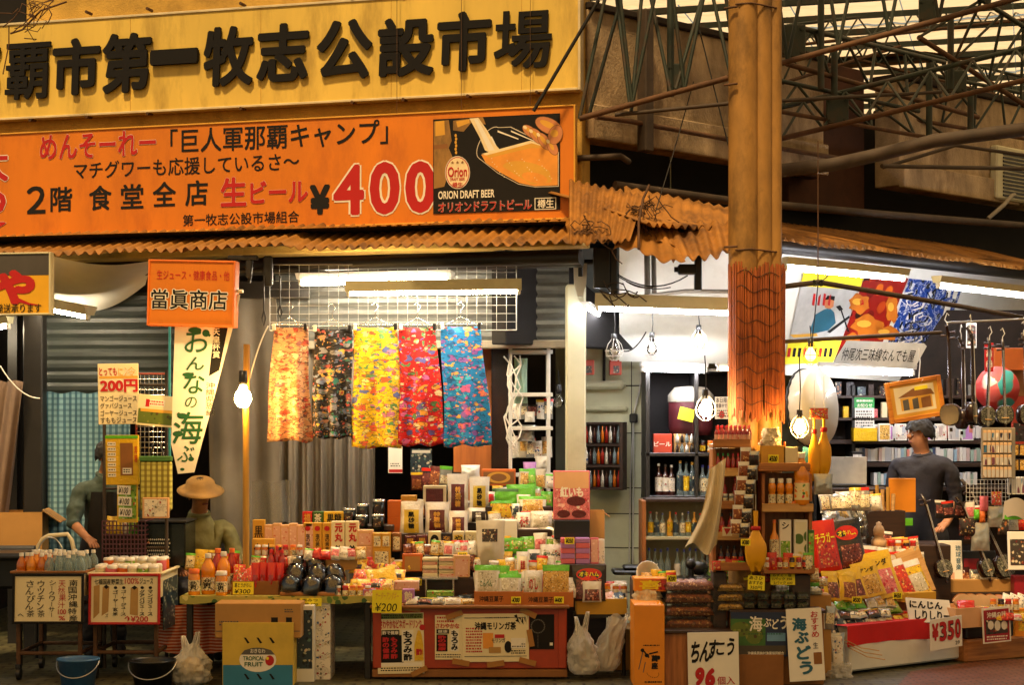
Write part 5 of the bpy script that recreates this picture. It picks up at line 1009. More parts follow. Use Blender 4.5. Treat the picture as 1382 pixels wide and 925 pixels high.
for i in range(5):bag('chips_bag',f'small red and yellow chips packet in the brown tray, {ORD[i]} from the left','chips packet',(313+i*5,762+(i*7)%9,330+i*5,790),11.74+i*.02,'candy',None,None,d=.03,tilt=-15,yaw=-10+i*6,group='chips packets in the brown tray')
for i,(a,c)in enumerate(((345,11.70),(355,11.71),(366,11.70),(377,11.72))):bag('chili_bag',f'dark red bag of chili in the brown tray, {ORD[i]} from the left','chili bag',(a-6,760,a+6,797),c,'red_film',(.2,.2,.8,.55),'sauce',d=.05,tilt=-4,group='red chili bags in the tray')
for i,(a,y0,y1,Y)in enumerate(((366,742,775,11.92),(374,737,772,11.95),(381,742,775,11.92))):bottle('chili_bottle',f'tall red capped chili bottle behind the red bags, {ORD[i]} from the left','bottle',a,y0,y1,Y,4.6,'sauce','cap_red',None,'sauce','chili bottles behind the red bags')
card_sign('yellow price card in front of the brown tray of red bags',(314,786,342,803),11.6,['島とうがらし','¥300'],tilt=-8)
card_sign('bright yellow price card stuck to the front edge below the dark domes',(405,808,434,819),11.57,['黒みつ','1箱 500'],tilt=0)
MB().box((0,.2,.012),(bx(378,0,452,1,11.62)[2],.42,.022),0,.004).build('serving_board',M['wood'],None,'wooden board under the dark cane sugar domes','board',loc=(bx(378,0,452,1,11.62)[0],11.62,zt+.004),rot=(R(7),0,0))
dm=None
for i,(px,y1,Y,r)in enumerate(((392,801,11.68,14),(420,802,11.66,13.5),(448,801,11.68,14),(399,785,11.84,13.5),(430,786,11.82,14),(453,786,11.84,13),(427,774,11.98,14),(400,772,12.0,13))):
 k=Y/F;p=at(px,y1,Y);lb=f'dark sugar dome under clear film, {("first" if i in (0, 3, 6) else "second" if i in (1, 4, 7) else "third")} in the {("front", "front", "front", "middle", "middle", "middle", "back", "back")[i]} row'
 if dm is None:
  dm=MB().lathe([(.001,0),(r*k,0),(r*k*1.02,.03),(r*k*.9,.075),(r*k*.55,.108),(.001,.115)],n=24).build('sugar_dome',M['dome']if mat('dome','0e0806',.25,var=.5,bump=.3,coat=.4)else 0,None,lb,'sugar dome','dark sugar domes on the board');MB().lathe([(r*k*1.12,-.002),(r*k*1.1,.03),(r*k*.97,.082),(r*k*.6,.116),(.001,.124)],n=24).build('film_cover',M['film'],dm);o=dm
 else:o=dup(dm,label=lb)
 o.location=p;o.rotation_euler=(R(10),0,i)
def riser(label,bxs,Y,d,m='card'):return carton('riser_box',label,'cardboard box',bxs,Y,m,None,None,d=d,base=None)
x,z,w,h=bx(338,752,500,800,12.05);MB().box((x,12.2,(z+zt)/2),(w,.34,z-zt),0,.004).build('riser_box',M['card_dark'],None,'long cardboard riser carrying the upright boxes at the back of the left stall','cardboard box')
for i,(x0,y0,x1,y1)in enumerate(((341,702,357,752),(340,728,355,766),(355,728,370,766))):carton('gift_box',('tall gold sweet box standing behind the bamboo pole side','small gold box with a black seal, left of a pair','small gold box with a black seal, right of a pair')[i],'box',(x0,y0,x1,y1),12.14 if i==0 else 12.0,'gold_box',None,'本' if i else '黒糖',d=.06,vert=not i,bold=.02)
for i in range(6):carton('sweet_pack',f'pale pink upright sweet pack in the rear row, {ORD[i]} from the left','sweets',(357+i*11,709-(i%2)*2,368+i*11,752),12.1,'peach_box','print_pink2' if prn('print_pink2','d8a890',['e8c8b0','c86a50','e0b8a0'],70,.35,.4)else '',None,d=.07,group='pale pink packs at the back of the left stall')
for i,x in enumerate((409,422,435)):carton('candy_box',f'bright yellow candy box with a round red seal, {ORD[i]} from the left','candy box',(x,706,x+12.5,752),12.1,'gold_box',None,[('塩の黄金飴',.3,.05,.75,.68,BK)],d=.06,vert=True,group='yellow candy boxes in the left stall',bold=.02);
for o in[o for o in bpy.data.objects if o.name.startswith('candy_box')]:
 w=o.dimensions.x;hh=o.dimensions.z;mb=MB();mb.oval(0,hh*.83,w*.3,w*.28,-.002,0);mb.build('seal',M['red_ink'],o)
for i,x in enumerate((447,466)):carton('medicine_box',f'white candy box with big red brush characters, {("left", "right")[i]} of the two','candy box',(x,704,x+18,753),12.08,'cream_box',None,[('元丸',.25,.42,.85,.95,RD),('飴',.25,.08,.8,.34,BK)],d=.06,vert=True,bold=.05)
for i,(x0,y0,x1,y1,Y)in enumerate(((482,716,503,738,12.05),(482,738,503,760,12.05),(486,760,503,778,12.02),(503,720,515,740,12.0),(515,720,527,740,12.0),(503,740,527,764,12.0),(529,720,541,745,12.05))):
 carton('biscuit_box',('peach biscuit box on top of the pale stack','peach biscuit box in the middle of the pale stack','small peach box at the foot of the pale stack','gold printed box, upper left of the gold group','gold printed box, upper right of the gold group','large gold box with an orange seal under the two smaller','brown labelled box beside the gold group')[i],'box',(x0,y0,x1,y1),Y,('peach_box','peach_box','gold_box','gold_box','gold_box','gold_box','card_dark')[i],'print_label' if i>2 else 'print_pink2',None,d=.1,fz=(.12,.1,.88,.8))
for i,(x0,x1,m)in enumerate(((408,421,'red_film'),(422,436,'green_iron2'),(437,465,'yellow_film'))):carton('tea_packet',('small red packet standing on the top ledge of the left stall','small green tea packet beside the red packet','wide yellow packet with brown figures on the top ledge')[i],'packet',(x0,691,x1,708),12.32,m,None,('福','茶','黒糖')[i],(GO,WH,BK)[i],d=.07)
MB().box(at(470,712,12.38),(bx(404,0,530,1,12.3)[2],.2,.04),0,.004).build('shelf_board',M['wood_dark'],None,'dark board under the red green and yellow packets and the tins','shelf')
for i,(px,y0,y1,Y)in enumerate(((472,686,707,12.3),(490,680,707,12.36),(488,695,714,12.24),(511,674,700,12.36),(510,694,716,12.24))):
 k=Y/F;p=at(px,y1,Y);r=8.5*k;hh=(y1-y0)*k;o=MB().lathe([(.001,0),(r,0),(r,hh*.9),(r*.001,hh*.9)],n=18).build('tea_tin',M['tin'],None,('dark tin standing alone next to the yellow packet','dark tin, back row, beside the curtain fold','dark tin, front row, left','dark tin, back row, tallest','dark tin, front row, right')[i],'tin','dark lidded tins on the back ledge',(p.x,Y,p.z));MB().lathe([(r*1.05,hh*.86),(r*1.05,hh*.98),(r*.95,hh),(.001,hh)],n=18).build('lid',M['chrome'],o);MB().lathe([(r*1.01,hh*.2),(r*1.01,hh*.7)],n=8,a0=225,a1=300).build('label',M['print_dark'],o)
tray('cardboard_tray','shallow cardboard tray in front of the yellow candy boxes',(420,753,482,770),11.98,.12,'card')
random.seed(31)
for i in range(14):
 x=482+(i%5)*12+random.uniform(-3,3);y=792+(i//5)*11-26;bag('candy_bag',f'yellow candy bag at the table end, {ORD[i % 5]} from the left, {("back", "middle", "front")[i // 5]} layer','candy bag',(x-10,y-12,x+14,y+8),11.98-(i//5)*.14,('yellow_film','print_yellow','candy')[(i*2+i//5)%3],(.2,.25,.8,.6),('print_dark','print_nuts','print_red')[i%3],d=.04,tilt=-35,yaw=random.uniform(-25,25),group='yellow candy bags at the table end',base=zt+.02+(2-i//5)*.05)
# orange cabinet and stepped display of the middle stall
Yc=11.6;zc=at(0,821,Yc).z;b=Board(Plane(632,Yc),503,821,765,914);cb=thing('display_cabinet','low red painted cabinet with taped posters on its front','cabinet',(b.loc.x,Yc,0));zb0=b.zb
mb=MB();mb.box((0,.5,(zc+zb0+.05)/2),(b.w,1.0,zc-zb0-.05),0,.006);mb.build('cabinet_body',M['red_paint'],cb);MB().box((0,.5,zb0+.02),(b.w+.006,1.0,.05),0,.004).build('skirting',M['card_dark'],cb);MB().box((0,.48,zc+.008),(b.w+.03,1.06,.018),0,.004).build('top_board',M['card_dark'],cb)
for sx in(-1,1):MB().box((sx*(b.w/2-.03),-.002,(zc+zb0+.05)/2),(.05,.012,zc-zb0-.06),0,.003).build('corner_strip',M['red_paint'],cb)
for sx in(-1,1):
 for y in(.06,.94):MB().rod((sx*(b.w/2-.06),y,0),(sx*(b.w/2-.06),y,zb0+.01),.02,0,10).build('foot',M['iron'],cb)
def poster(label,bxs,Y,m,draw,name='poster',tilt=0.0,roll=0.0,extra=(),th=.003):
 bb=Board(Plane((bxs[0]+bxs[2])/2,Y),*bxs);s=bb.thing(name,label,'poster',None,roll,tilt);panel(bb,s,m,th,'sheet',.0005);L=Let(bb,-.0022,extra);draw(L);L.done(s);return s
EX=('yellow_film','tape_tan','leaf_print','print_photo','cream_paper','beer','near_black')
def dr1(L):
 L.r(512,829,572,836,10).fine(516,830,570,835,2,BK).t('さわやかなビネガードリンク',514,837,570,849,RD,.03).r(516,851,540,858,BK).t('酢で健康',517,852,539,857,WH,.03).r(511,858,545,898,16-2)
 L.c('酢の健康',517,860,526,890,RD,.05).c('もろみ酢',528,860,537,890,RD,.05).r(543,851,559,894,WH,.0004).c('もろみ酢',545,852,557,893,BK,.05,dy=.001).p([(563,858),(565,852),(568,852),(570,858),(572,872),(572,893),(560,893),(560,872)],8,.0004).c('酢',562,876,571,886,RD,.05,dy=.001).e(571,848,4,4,RD).r(511,895,570,900,WH).r(511,900,572,908,12).fine(514,901,570,907,2,BK)
poster('vinegar drink poster with a yellow bottle on the left half of the red cabinet',(510,828,573,910),Yc-.004,'cream_paper',dr1,roll=-1,extra=EX)
def dr2(L):
 L.t('沖縄モリンガ茶',641,840,697,851,BK,.04).fine(655,833,688,836,1,BK).fine(629,847,651,882,9,RD).r(652,855,666,876,13).r(668,857,681,862,RD).t('モリンガ',664,862,682,868,BK,.02).e(686,874,5,8,BK).r(690,862,710,876,WH,.0004).fine(691,863,709,875,4,GY).fine(690,878,709,884,2,BK).r(660,874,676,882,9)
 for i in range(10):L.p([(694+i*2,832+(i*7)%9),(698+i*1.6,830+(i*5)%11),(700+i*1.4,838+(i*3)%9)],BK)
 for a in((627,834,710,834.8),(627,886,711,886.8)):L.r(*a,GY)
poster('cream herbal tea poster taped across the middle of the red cabinet',(624,829,714,894),Yc-.012,'cream_paper',dr2,roll=-.5,extra=EX)
def dr3(L):L.fine(590,832,614,842,2,RD).t('さわやかな',588,842,620,849,RD,.03).r(589,850,606,856,BK).t('健康',591,851,604,855,WH).r(589,857,604,880,14).c('酢の健康',591,858,602,879,RD,.06).r(608,850,619,880,WH).c('もろみ',609,851,618,879,BK,.05).fine(588,883,622,889,2,GY)
poster('half hidden vinegar poster beside the cream herbal tea poster',(587,831,624,891),Yc-.006,'cream_paper',dr3,extra=EX)
def dr4(L):
 L.r(715,831,747,876,14)
 for i in range(24):t=i*.2618;L.e(726+9*math.cos(t),846+9*math.sin(t),1.0,1.0,GY)
 for i in range(9):L.e(726,858+i*2,.6,.6,GY)
 L.r(742,868,746,872,WH)
poster('dark poster with a pale ring drawing at the right of the red cabinet',(715,830,748,877),Yc-.005,'near_black',dr4,extra=EX)
random.seed(9)
for i,(x,y,a)in enumerate(((613,831,-20),(713,828,25),(716,862,80),(622,895,10),(669,897,-8),(712,894,15),(566,907,-25),(556,822,8))):p=at(x,y,Yc-.02);MB().box((0,0,0),(.11,.0015,.035)).build('adhesive_tape',M['tape_brown'],None,f'brown tape strip on the red cabinet front, {("upper left of the tea poster", "upper right of the tea poster", "right edge of the tea poster", "lower left of the tea poster", "below the tea poster", "lower right of the tea poster", "foot of the vinegar poster", "top of the vinegar poster")[i]}','tape','brown tape strips on the red cabinet',(p.x,Yc-.0175,p.z),(0,R(a),0))
card_sign('large yellow handwritten price card hanging over the corner of the red cabinet',(502,797,542,828),11.5,[('サーターアンダギー',GO),'¥200'],tilt=0,roll=1,bold=.0)
def step(label,x0,x1,y,Y0,Y1,m='wood_dark',zlow=None):
 z=at(0,y,Y0).z;zl=zc+.02 if zlow is None else zlow;a,c=at(x0,0,Y0).x,at(x1,0,Y0).x;return MB().box(((a+c)/2,(Y0+Y1)/2,(z+zl)/2),(c-a,Y1-Y0,z-zl),0,.005).build('display_step',M[m],None,label,'display step','stepped stands under the middle stall goods'),z
step('lowest dark step behind the snack trays of the middle stall',640,766,806,11.86,12.6)
step('second dark step under the upright snack pouches',640,762,767,12.05,12.65)
step('third dark step under the stacked bags near the pink box',655,745,715,12.25,12.7)
step('top dark step carrying the green topped bags',655,745,684,12.42,12.75)
step('dark step below the cartons at the middle of the stall',545,640,780,11.98,12.6)
step('step under the row of dark labelled packs',543,640,746,12.1,12.62)
step('top step under the tall maroon pouches',540,662,720,12.3,12.7)
step('highest step at the back under the tallest maroon pouch',598,662,694,12.48,12.75)
for i,(q,Y,lm,tm,lb)in enumerate((((603,640,633,694),12.52,'maroon_film',GO,'tallest maroon labelled sugar pouch with a white top at the back'),((633,644,661,692),12.5,'yellow_lab',BK,'white pouch with yellow label next to the tallest maroon pouch'),((539,677,572,722),12.34,'yellow_lab',BK,'white pouch with yellow label at the near end of the top step'),((573,678,607,720),12.36,'maroon_film',GO,'wide maroon labelled sugar pouch in the middle of the top step'),((605,690,632,724),12.32,'maroon_film',GO,'small maroon labelled sugar pouch on the top step'),((631,686,661,706),12.45,'dark_lab' if mat('dark_lab','241610',.4)else '',WH,'low white pouch with dark label beside the small maroon one'))):
 if 'yellow_lab' not in MATS:mat('yellow_lab','d8b83a',.45,var=.15)
 bag('sugar_pouch',lb,'sugar pouch',q,Y,'white_film',(.18,.03,.82,.74),lm,[('特選糖' if i not in(1,2)else '黒砂糖',.36,.16,.64,.68,tm)],d=.09,tilt=-6,vert=True,bold=.05)
bag('sugar_pouch','tall clear pouch of pale sugar lumps at the front of the middle stall','sugar pouch',(642,703,682,768),12.06,'milky_film' if mat('milky_film','c9bfa8',.2,var=.2,coat=.4)else '',(.2,.55,.75,.82),'print_dark',d=.1,tilt=-5)
for q,Y,m,f,t,lb in(((571,656,602,682),12.5,'cream_box','maroon_film',None,'cream box with a maroon window behind the wide maroon pouch'),((541,669,562,680),12.5,'gold_box',None,None,'small yellow box peeping out over the white pouch'),((523,676,541,699),12.35,'orange_box',None,None,'plain orange carton, upper of the two beside the tins'),((523,699,541,721),12.35,'orange_box',None,None,'plain orange carton, lower of the two beside the tins'),((546,724,561,745),12.12,'maroon_film',None,'黒糖','dark red labelled pack, first in the row on the step'),((562,723,577,745),12.12,'maroon_film',None,'黒糖','dark red labelled pack, second in the row on the step'),((578,718,595,745),12.12,'cream_box',None,'◎','cream pack with a round mark beside the dark red packs'),((596,720,610,745),12.12,'dark_lab','purple_lab' if mat('purple_lab','3a2238',.5)else '','なごみ','dark violet pack at the end of the row'),((611,718,626,748),12.1,'cream_box','yellow_lab','やか','cream pack with a yellow label and flowing characters'),((628,718,643,748),12.12,'cream_box','print_label',None,'cream pack with fine print beside the clear pouch'),((543,748,570,772),12.0,'orange_box','card',None,'orange cardboard carton under the row of dark packs'),((612,750,634,780),11.98,'peach_box','print_pink2',None,'pale pink carton beside the white stacked packs'),((636,744,652,766),12.08,'peach_box',None,None,'plain pale carton behind the clear pouch')):
 carton('sweets_carton',lb,'carton',q,Y,m,f,t,BK if m in('cream_box',)else GO,d=.1,vert=t is not None and len(t)>1,fz=(.12,.06,.88,.85))
for i in range(5):
 for j in range(2):carton('rice_cake_pack',f'flat white rice cake pack, {ORD[i]} from the top, {("left", "right")[j]} pile','rice cake pack',(570+j*22,753+i*5.4,591+j*22,758.2+i*5.4),11.99+.01*(i%2),'cream_box','print_pink2' if(i+j)%2 else None,None,d=.14,fz=(.05,.1,.95,.9),group='flat white packs piled in front of the orange carton',bev=.006)
f=MB()
for x in(575,612):a=at(x,790,11.9);f.rod((a.x,11.9,zc+.02),(a.x,11.9,at(0,781,11.9).z),.008);f.rod((a.x,12.1,zc+.02),(a.x,12.1,at(0,781,11.9).z),.008)
f.box((at(594,0,11.9).x,12.0,at(0,781,11.9).z),(bx(568,0,616,1,11.9)[2],.26,.012));f.build('small_stand',M['chrome'],None,'small wire legged stand under the white rice cake packs','stand')
carton('green_box','flat green and yellow box under the wire legged stand','box',(576,794,612,808),11.8,'print_green',None,None,d=.12,base=zc+.02)
for i in range(5):bag('dried_strip_pack',f'flat dark film pack lying before the stand, {ORD[i]} from the left','snack pack',(560+i*15,803+(i%2)*2,588+i*15,815),11.66+.015*i,('print_yellow','white_film','tin','black_film','tin')[i],None,None,d=.02,tilt=-55,yaw=-25+i*14,base=zc+.02+.004*i,group='flat film packs on the cabinet top')
bag('banana_chip_bag','large yellow bag with a dark oval badge leaning on the table end','snack bag',(500,765,542,800),11.8,'yellow_film',None,None,d=.06,tilt=-25,roll=-18,oval=(.45,.45,.2,.12,'dark_lab'))
bag('banana_chip_bag','smaller yellow bag with a dark oval badge lying beside the lilac boxes','snack bag',(530,777,566,798),11.82,'yellow_film',None,None,d=.05,tilt=-40,oval=(.5,.5,.22,.16,'dark_lab'))
for i,(x,m)in enumerate(((490,'lilac_box'),(543,'lilac_box'))):carton('lilac_box',f'small lilac printed box on the {("left", "right")[i]} of the large yellow price card','box',(x,796,x+16,814),11.62,m,'print_pink' if i==0 else None,'飴',WH,d=.06)
carton('pink_carton','flat pink and white carton on top of the lilac boxes','carton',(515,785,565,797),11.75,'print_pink2',None,None,d=.1)
for i,(q,lb)in enumerate((((640,799,706,819),'orange card tray of green topped snack bags'),((706,800,774,820),'orange card tray of nut bags beside the first'))):tray('snack_tray',lb,q,11.62,.22,'card_orange' if mat('card_orange','b86a28',.7,var=.12)else '',.006,1.15,txt='沖縄豆菓子')
def snack(lb,q,Y,film,lm,head,txt=None,tm=RD,lab=(.12,.06,.88,.78),**k):return bag('snack_bag',lb,'snack bag',q,Y,film,lab,lm,txt,tm,head,d=k.pop('d',.07),**k)
snack('bag of white snack with a wide green top at the left of the first tray',(640,763,675,806),11.68,'white_film','gravel_pack','green_film',[('こんぺん',.22,.3,.7,.5,GR)],tilt=-12)
snack('bag of beige snack with a green top at the right of the first tray',(672,775,704,808),11.67,'white_film','gravel_pack','green_film',tilt=-14)
snack('green topped bag standing behind in the first tray',(655,764,688,806),11.76,'green_film','print_green','green_film',tilt=-8)
snack('white bag with a red brush mark in the second tray',(707,771,733,809),11.68,'white_film','gravel_pack',None,[('のし',.25,.3,.75,.72,RD)],tilt=-12)
snack('bag of golden nuts with a bright green header in the second tray',(732,763,769,810),11.67,'print_nuts','print_nuts','green_film',tilt=-8)
for q,Y,fl,lm,hd,t,lb in(((697,745,714,776),11.95,'white_film','cream_paper',None,[('黒糖',.3,.1,.7,.6,RD)],'white packet with a red stripe, first of the middle row'),((712,742,731,768),12.06,'white_film','print_fish',None,None,'white packet with a blue picture in the middle row'),((729,735,762,770),12.06,'white_film','print_white',None,[('塩せんべい',.1,.5,.9,.7,GR)],'wide white packet leaning in the middle row'),((674,745,692,770),12.06,'yellow_film','print_nuts',None,None,'small yellow packet behind the first tray'),((669,714,704,748),12.26,'white_film','white_paper',None,None,'plain white packet on the third step'),((700,713,730,746),12.27,'white_film','white_paper',None,None,'second plain white packet beside the silver bag'),((727,712,757,746),12.26,'silver_film','white_paper',None,None,'silver backed bag at the end of the third step'),((697,692,718,714),12.34,'white_film','print_white',None,[('みそ',.2,.2,.8,.7,RD)],'small white packet with a red word on the fourth step'),((716,690,746,714),12.33,'white_film','gravel_pack',None,None,'bag of pale nuts on the fourth step'),((663,701,699,716),12.34,'white_film','print_white',None,None,'flat white box shaped packet under the yellow bags'),((661,676,692,700),12.42,'print_yellow','print_yellow','green_film',None,'yellow green snack bag on the upper step, first'),((690,680,702,697),12.42,'white_film','print_fish',None,None,'tiny white sachet between the yellow green bags'),((700,670,738,695),12.43,'white_film','print_nuts','green_film',None,'wide nut bag with a green band on the upper step'),((664,660,700,684),12.5,'green_film','green_film','green_iron2',None,'plain bright green bag with a dark green top'),((683,654,724,678),12.54,'green_film','green_film',None,None,'large bright green bag at the very back'),((658,664,668,680),12.46,'white_film','red_film',None,None,'small red dotted sachet beside the green bags'),((697,668,716,684),12.48,'white_film','print_green',None,None,'white and green printed sachet before the large green bag')):
 snack(lb,q,Y,fl,lm,hd,t,d=.06,tilt=-12)
carton('white_carton','stack of flat white cartons standing behind the clear sugar pouch','carton',(674,703,698,760),12.24,'white_paper','print_white',None,d=.1,fz=(.1,.05,.9,.6))
o=carton('gift_box','big pink gift box of purple potato sweets standing upright by the cream column','gift box',(747,636,796,702),12.15,'pink_box','print_pink',[('紅いも',.18,.46,.82,.68,WH)],d=.08,fz=(.03,.03,.97,.62),bold=.05)
mb=MB();w,hh=o.dimensions.x,o.dimensions.z;mb.rect(-w*.47,hh*.64,w*.47,hh*.98,-.0012);mb.build('printed_top',M['peach_box'],o);mb=MB();mb.oval(w*.12,hh*.38,w*.26,hh*.1,-.003);mb.oval(w*.2,hh*.12,w*.2,hh*.08,-.003);mb.oval(-w*.22,hh*.12,w*.18,hh*.08,-.003);mb.build('printed_sweets',M['maroon_film'],o)
carton('black_stand','black display block under the big pink gift box','stand',(748,703,796,728),12.12,'black_plastic',None,None,d=.25)
for i in range(5):
 for j in range(2):carton('pink_packet',f'purple pink sweets packet, {ORD[i]} layer from the top, {("left", "right")[j]} pile','sweets packet',(757+j*20,727+i*7,776+j*20,733.6+i*7),12.0,'lilac_box' if(i+j)%2 else 'pink_box',None,None,d=.12,group='purple pink packets piled below the pink gift box')
carton('pink_packet','upright pale pink packet at the end of the purple pile','sweets packet',(797,726,808,762),12.02,'pink_box','print_pink2',None,d=.05,tilt=-6);carton('pink_packet','upright white packet at the end of the purple pile','sweets packet',(807,728,816,764),12.04,'white_paper','print_white',None,d=.05,tilt=-6)
zz=at(0,763,12.0).z;MB().box((bx(755,0,818,1,12.0)[0],12.2,(zz+.02)/2),(bx(755,0,818,1,12.0)[2],.45,zz-.01),0,.005).build('display_step',M['wood_dark'],None,'dark box under the purple pink packets by the tiled wall','display step','stepped stands under the middle stall goods')
box_open('orange cardboard carton beside the pink gift box at the tiled wall',(795,690,816,730),12.35,.2,'card');
for i,(q,Y,t)in enumerate((((772,764,818,812),11.75,[('オキハム',.2,.68,.8,.82,YE)]),((786,790,812,818),11.68,None))):bag('noodle_bag',('clear bag with a big red oval label near the yellow crate','small clear bag of pink slices before the red oval label')[i],'snack bag',q,Y,'black_film' if i==0 else 'milky_film',(.1,.05,.9,.6),'print_meat',t,d=.07,tilt=-10,oval=(.5,.74,.4,.18,'red_film')if i==0 else None,base=at(0,812,11.75).z)
tray('yellow_crate','shallow yellow crate at the end of the middle stall',(778,809,846,830),11.75,.3,'crate_yellow' if mat('crate_yellow','c89a28',.6,var=.1)else '',.012)
for i,x in enumerate((818,832)):bag('snack_bag',('pale pink wrapped cloth like packet in the yellow crate','white and blue packet in the yellow crate')[i],'snack bag',(x-10,788,x+16,816),11.82,'white_film',(.1,.1,.9,.9),('print_pink2','print_fish')[i],d=.07,tilt=-40,base=at(0,822,11.82).z)
mb=MB();zz=at(0,830,11.75).z;c=bx(774,0,846,1,11.75);
for sx in(-1,1):
 for y in(11.78,12.1):mb.rod((c[0]+sx*c[2]*.45,y,0),(c[0]+sx*c[2]*.45,y,zz),.012)
mb.box((c[0],11.94,zz-.012),(c[2],.38,.02));mb.build('crate_stand',M['iron'],None,'thin iron stand carrying the shallow yellow crate','stand')
plastic_carrier('white carrier bag hanging from the yellow crate',(766,826,806,910),11.6,'milky',7,d=.16,slump=-.02);plastic_carrier('second white carrier bag leaning against the first',(796,832,834,906),11.66,'milky',9,False,d=.12,slump=.5)
carton('cardboard_box','brown cardboard box on the green floor beside the carrier bags','cardboard box',(824,848,866,904),12.0,'card',None,None,d=.35,base=.006)
mb=MB();p=at(856,772,12.3);mb.box(p,(.3,.25,.03),0,.01);mb.rod(p,(p.x,p.y,.01),.02);mb.box((p.x+.02,p.y-.02,p.z+.03),(.2,.16,.03),0,.012);mb.build('scale',M['black_plastic'],None,'black counter tray with a dark cloth before the tiled wall','counter')
mb=MB();b=Board(Plane(716,13.1),686,470,746,645);w,hh=b.w,b.h
for x in(-w/2+.015,w/2-.03):mb.box((x,0,hh/2-.2),(.026,.026,hh+.4),0,.003);mb.box((x,.35,hh/2-.2),(.026,.026,hh+.4),0,.003)
for z in(.02,hh*.38,hh*.64,hh*.97):mb.box((0,0,z),(w,.03,.028),0,.003);mb.box((0,.17,z),(w-.03,.34,.012))
mb.build('storage_rack',M['white_metal'],None,'white metal storage rack in the dark doorway behind the display','rack',loc=b.loc)
random.seed(12);rl=['pale green folded bag on the top shelf of the white rack','white paper roll on the white rack','crumpled white bag on the white rack','lilac box on the bottom of the white rack','blue lidded tub on the bottom of the white rack','white bundle beside the blue tub']
for i,(q,m,Y)in enumerate((((694,484,712,545),'mint' if mat('mint','9cc0aa',.5)else '',13.2),((708,556,722,570),'white_paper',13.2),((698,574,722,596),'silver_film',13.2),((706,624,724,648),'lilac_box',12.95),((718,636,735,650),'blue_tub' if mat('blue_tub','1c62c0',.35)else '',12.9),((722,616,742,636),'white_film',13.15))):bag('stored_bundle',rl[i],'bundle',q,Y,m,None,None,d=.12,tilt=0)
mb=MB()
for k in range(4):mb.tube([at(692+random.uniform(-4,8),480+t*14+random.uniform(-2,2),13.05)+Vector((.05*math.sin(t*.9+k*1.7),0,0))for t in range(10)],.006,0,5)
mb.build('cable_bundle',M['wire_white'],None,'loops of white cable hanging down the white rack','cable')
mb=MB();b=Board(Plane(645,13.4),612,462,664,640);mb.box((0,.02,b.h/2-.3),(b.w,.03,b.h+.6),0,.003);mb.build('plywood_door',M['plywood'],None,'orange brown plywood door behind the blue cloth','door',loc=b.loc)
mb=MB();b=Board(Plane(675,13.3),663,462,686,640);mb.box((0,.05,b.h/2-.3),(b.w,.1,b.h+.6),0,.005);mb.build('timber_post',M['wood_deep'],None,'dark timber post beside the white rack','post',loc=b.loc)
poster('small dark blue poster in the shadow behind the red cloth',(554,606,583,641),13.8,'print_fish',lambda L:L.r(556,608,581,612,WH),extra=EX);poster('white calendar sheet with a red foot hanging behind the yellow cloth',(524,603,543,639),13.1,'white_paper',lambda L:L.r(525,634,543,638,RD).fine(527,625,540,631,2,GY),extra=EX)
carton('wooden_crate','reddish wooden crate lying on top of the goods behind the green bags','crate',(650,634,696,656),12.7,'orange_box','card_dark','○',GO,d=.2,fz=(.05,.12,.95,.85));zz=at(0,656,12.7).z;MB().box((at(672,0,12.8).x,12.85,zz/2),(.3,.2,zz-.004),0,.004).build('display_step',M['wood_dark'],None,'dark upright block hidden under the reddish crate','display step','stepped stands under the middle stall goods')
bag('crumpled_paper','crumpled white paper bag on top of the tallest pouches','paper bag',(622,628,648,646),12.65,'white_paper',None,None,d=.12,tilt=0);carton('framed_picture','pale wooden picture frame leaning behind the green bags','frame',(700,642,734,690),12.72,'wood_pale','lilac_box',None,d=.02,fz=(.1,.1,.9,.9),tilt=-8)
b=Board(Plane(816,13.75,-16),783,570,842,662);o=b.thing('bottle_cabinet','dark wooden wall cabinet of small bottles on the tiled wall','cabinet');mb=MB();w,hh=b.w,b.h
for x in(-w/2+.01,w/2-.02):mb.box((x,.05,hh/2),(.03,.12,hh),0,.004)
mb.box((0,.1,hh/2),(w,.015,hh))
for z in(.01,hh*.35,hh*.66,hh-.01):mb.box((0,.045,z),(w-.03,.11,.018),0,.003)
mb.build('frame',M['wood_dark'],o)
for r in range(3):
 for c in range(9):
  x=-w/2+.05+c*(w-.09)/8;z=hh*(.03,.37,.68)[r];k=['sauce_dark','sauce','water','print_white','tea'][(c*2+r*3)%5];mb=MB();mb.lathe([(.001,0),(.013,0),(.013,.075),(.005,.1),(.005,.125),(.001,.127)],(0,0,0),n=8)
  p=b.loc+Vector((x*b.pl.c,x*b.pl.s+.02,z+.008));q=mb.build('small_bottle',M[k],None,f'tiny bottle in the dark wall cabinet, {("bottom", "middle", "top")[r]} shelf, {ORD[c]} from left','bottle','small bottles in the dark wall cabinet',p)
for i,x in enumerate((786,823)):carton('red_carton',('small red carton in the tiled niche nearest the column','small red carton in the tiled niche with a grey window')[i],'carton',(x,486,x+16,506),13.8-i*.02,'red_orange' if mat('red_orange','b83a1c',.5,var=.1)else '','print_dark',None,d=.1,fz=(.3,.1,.8,.6),base=None)
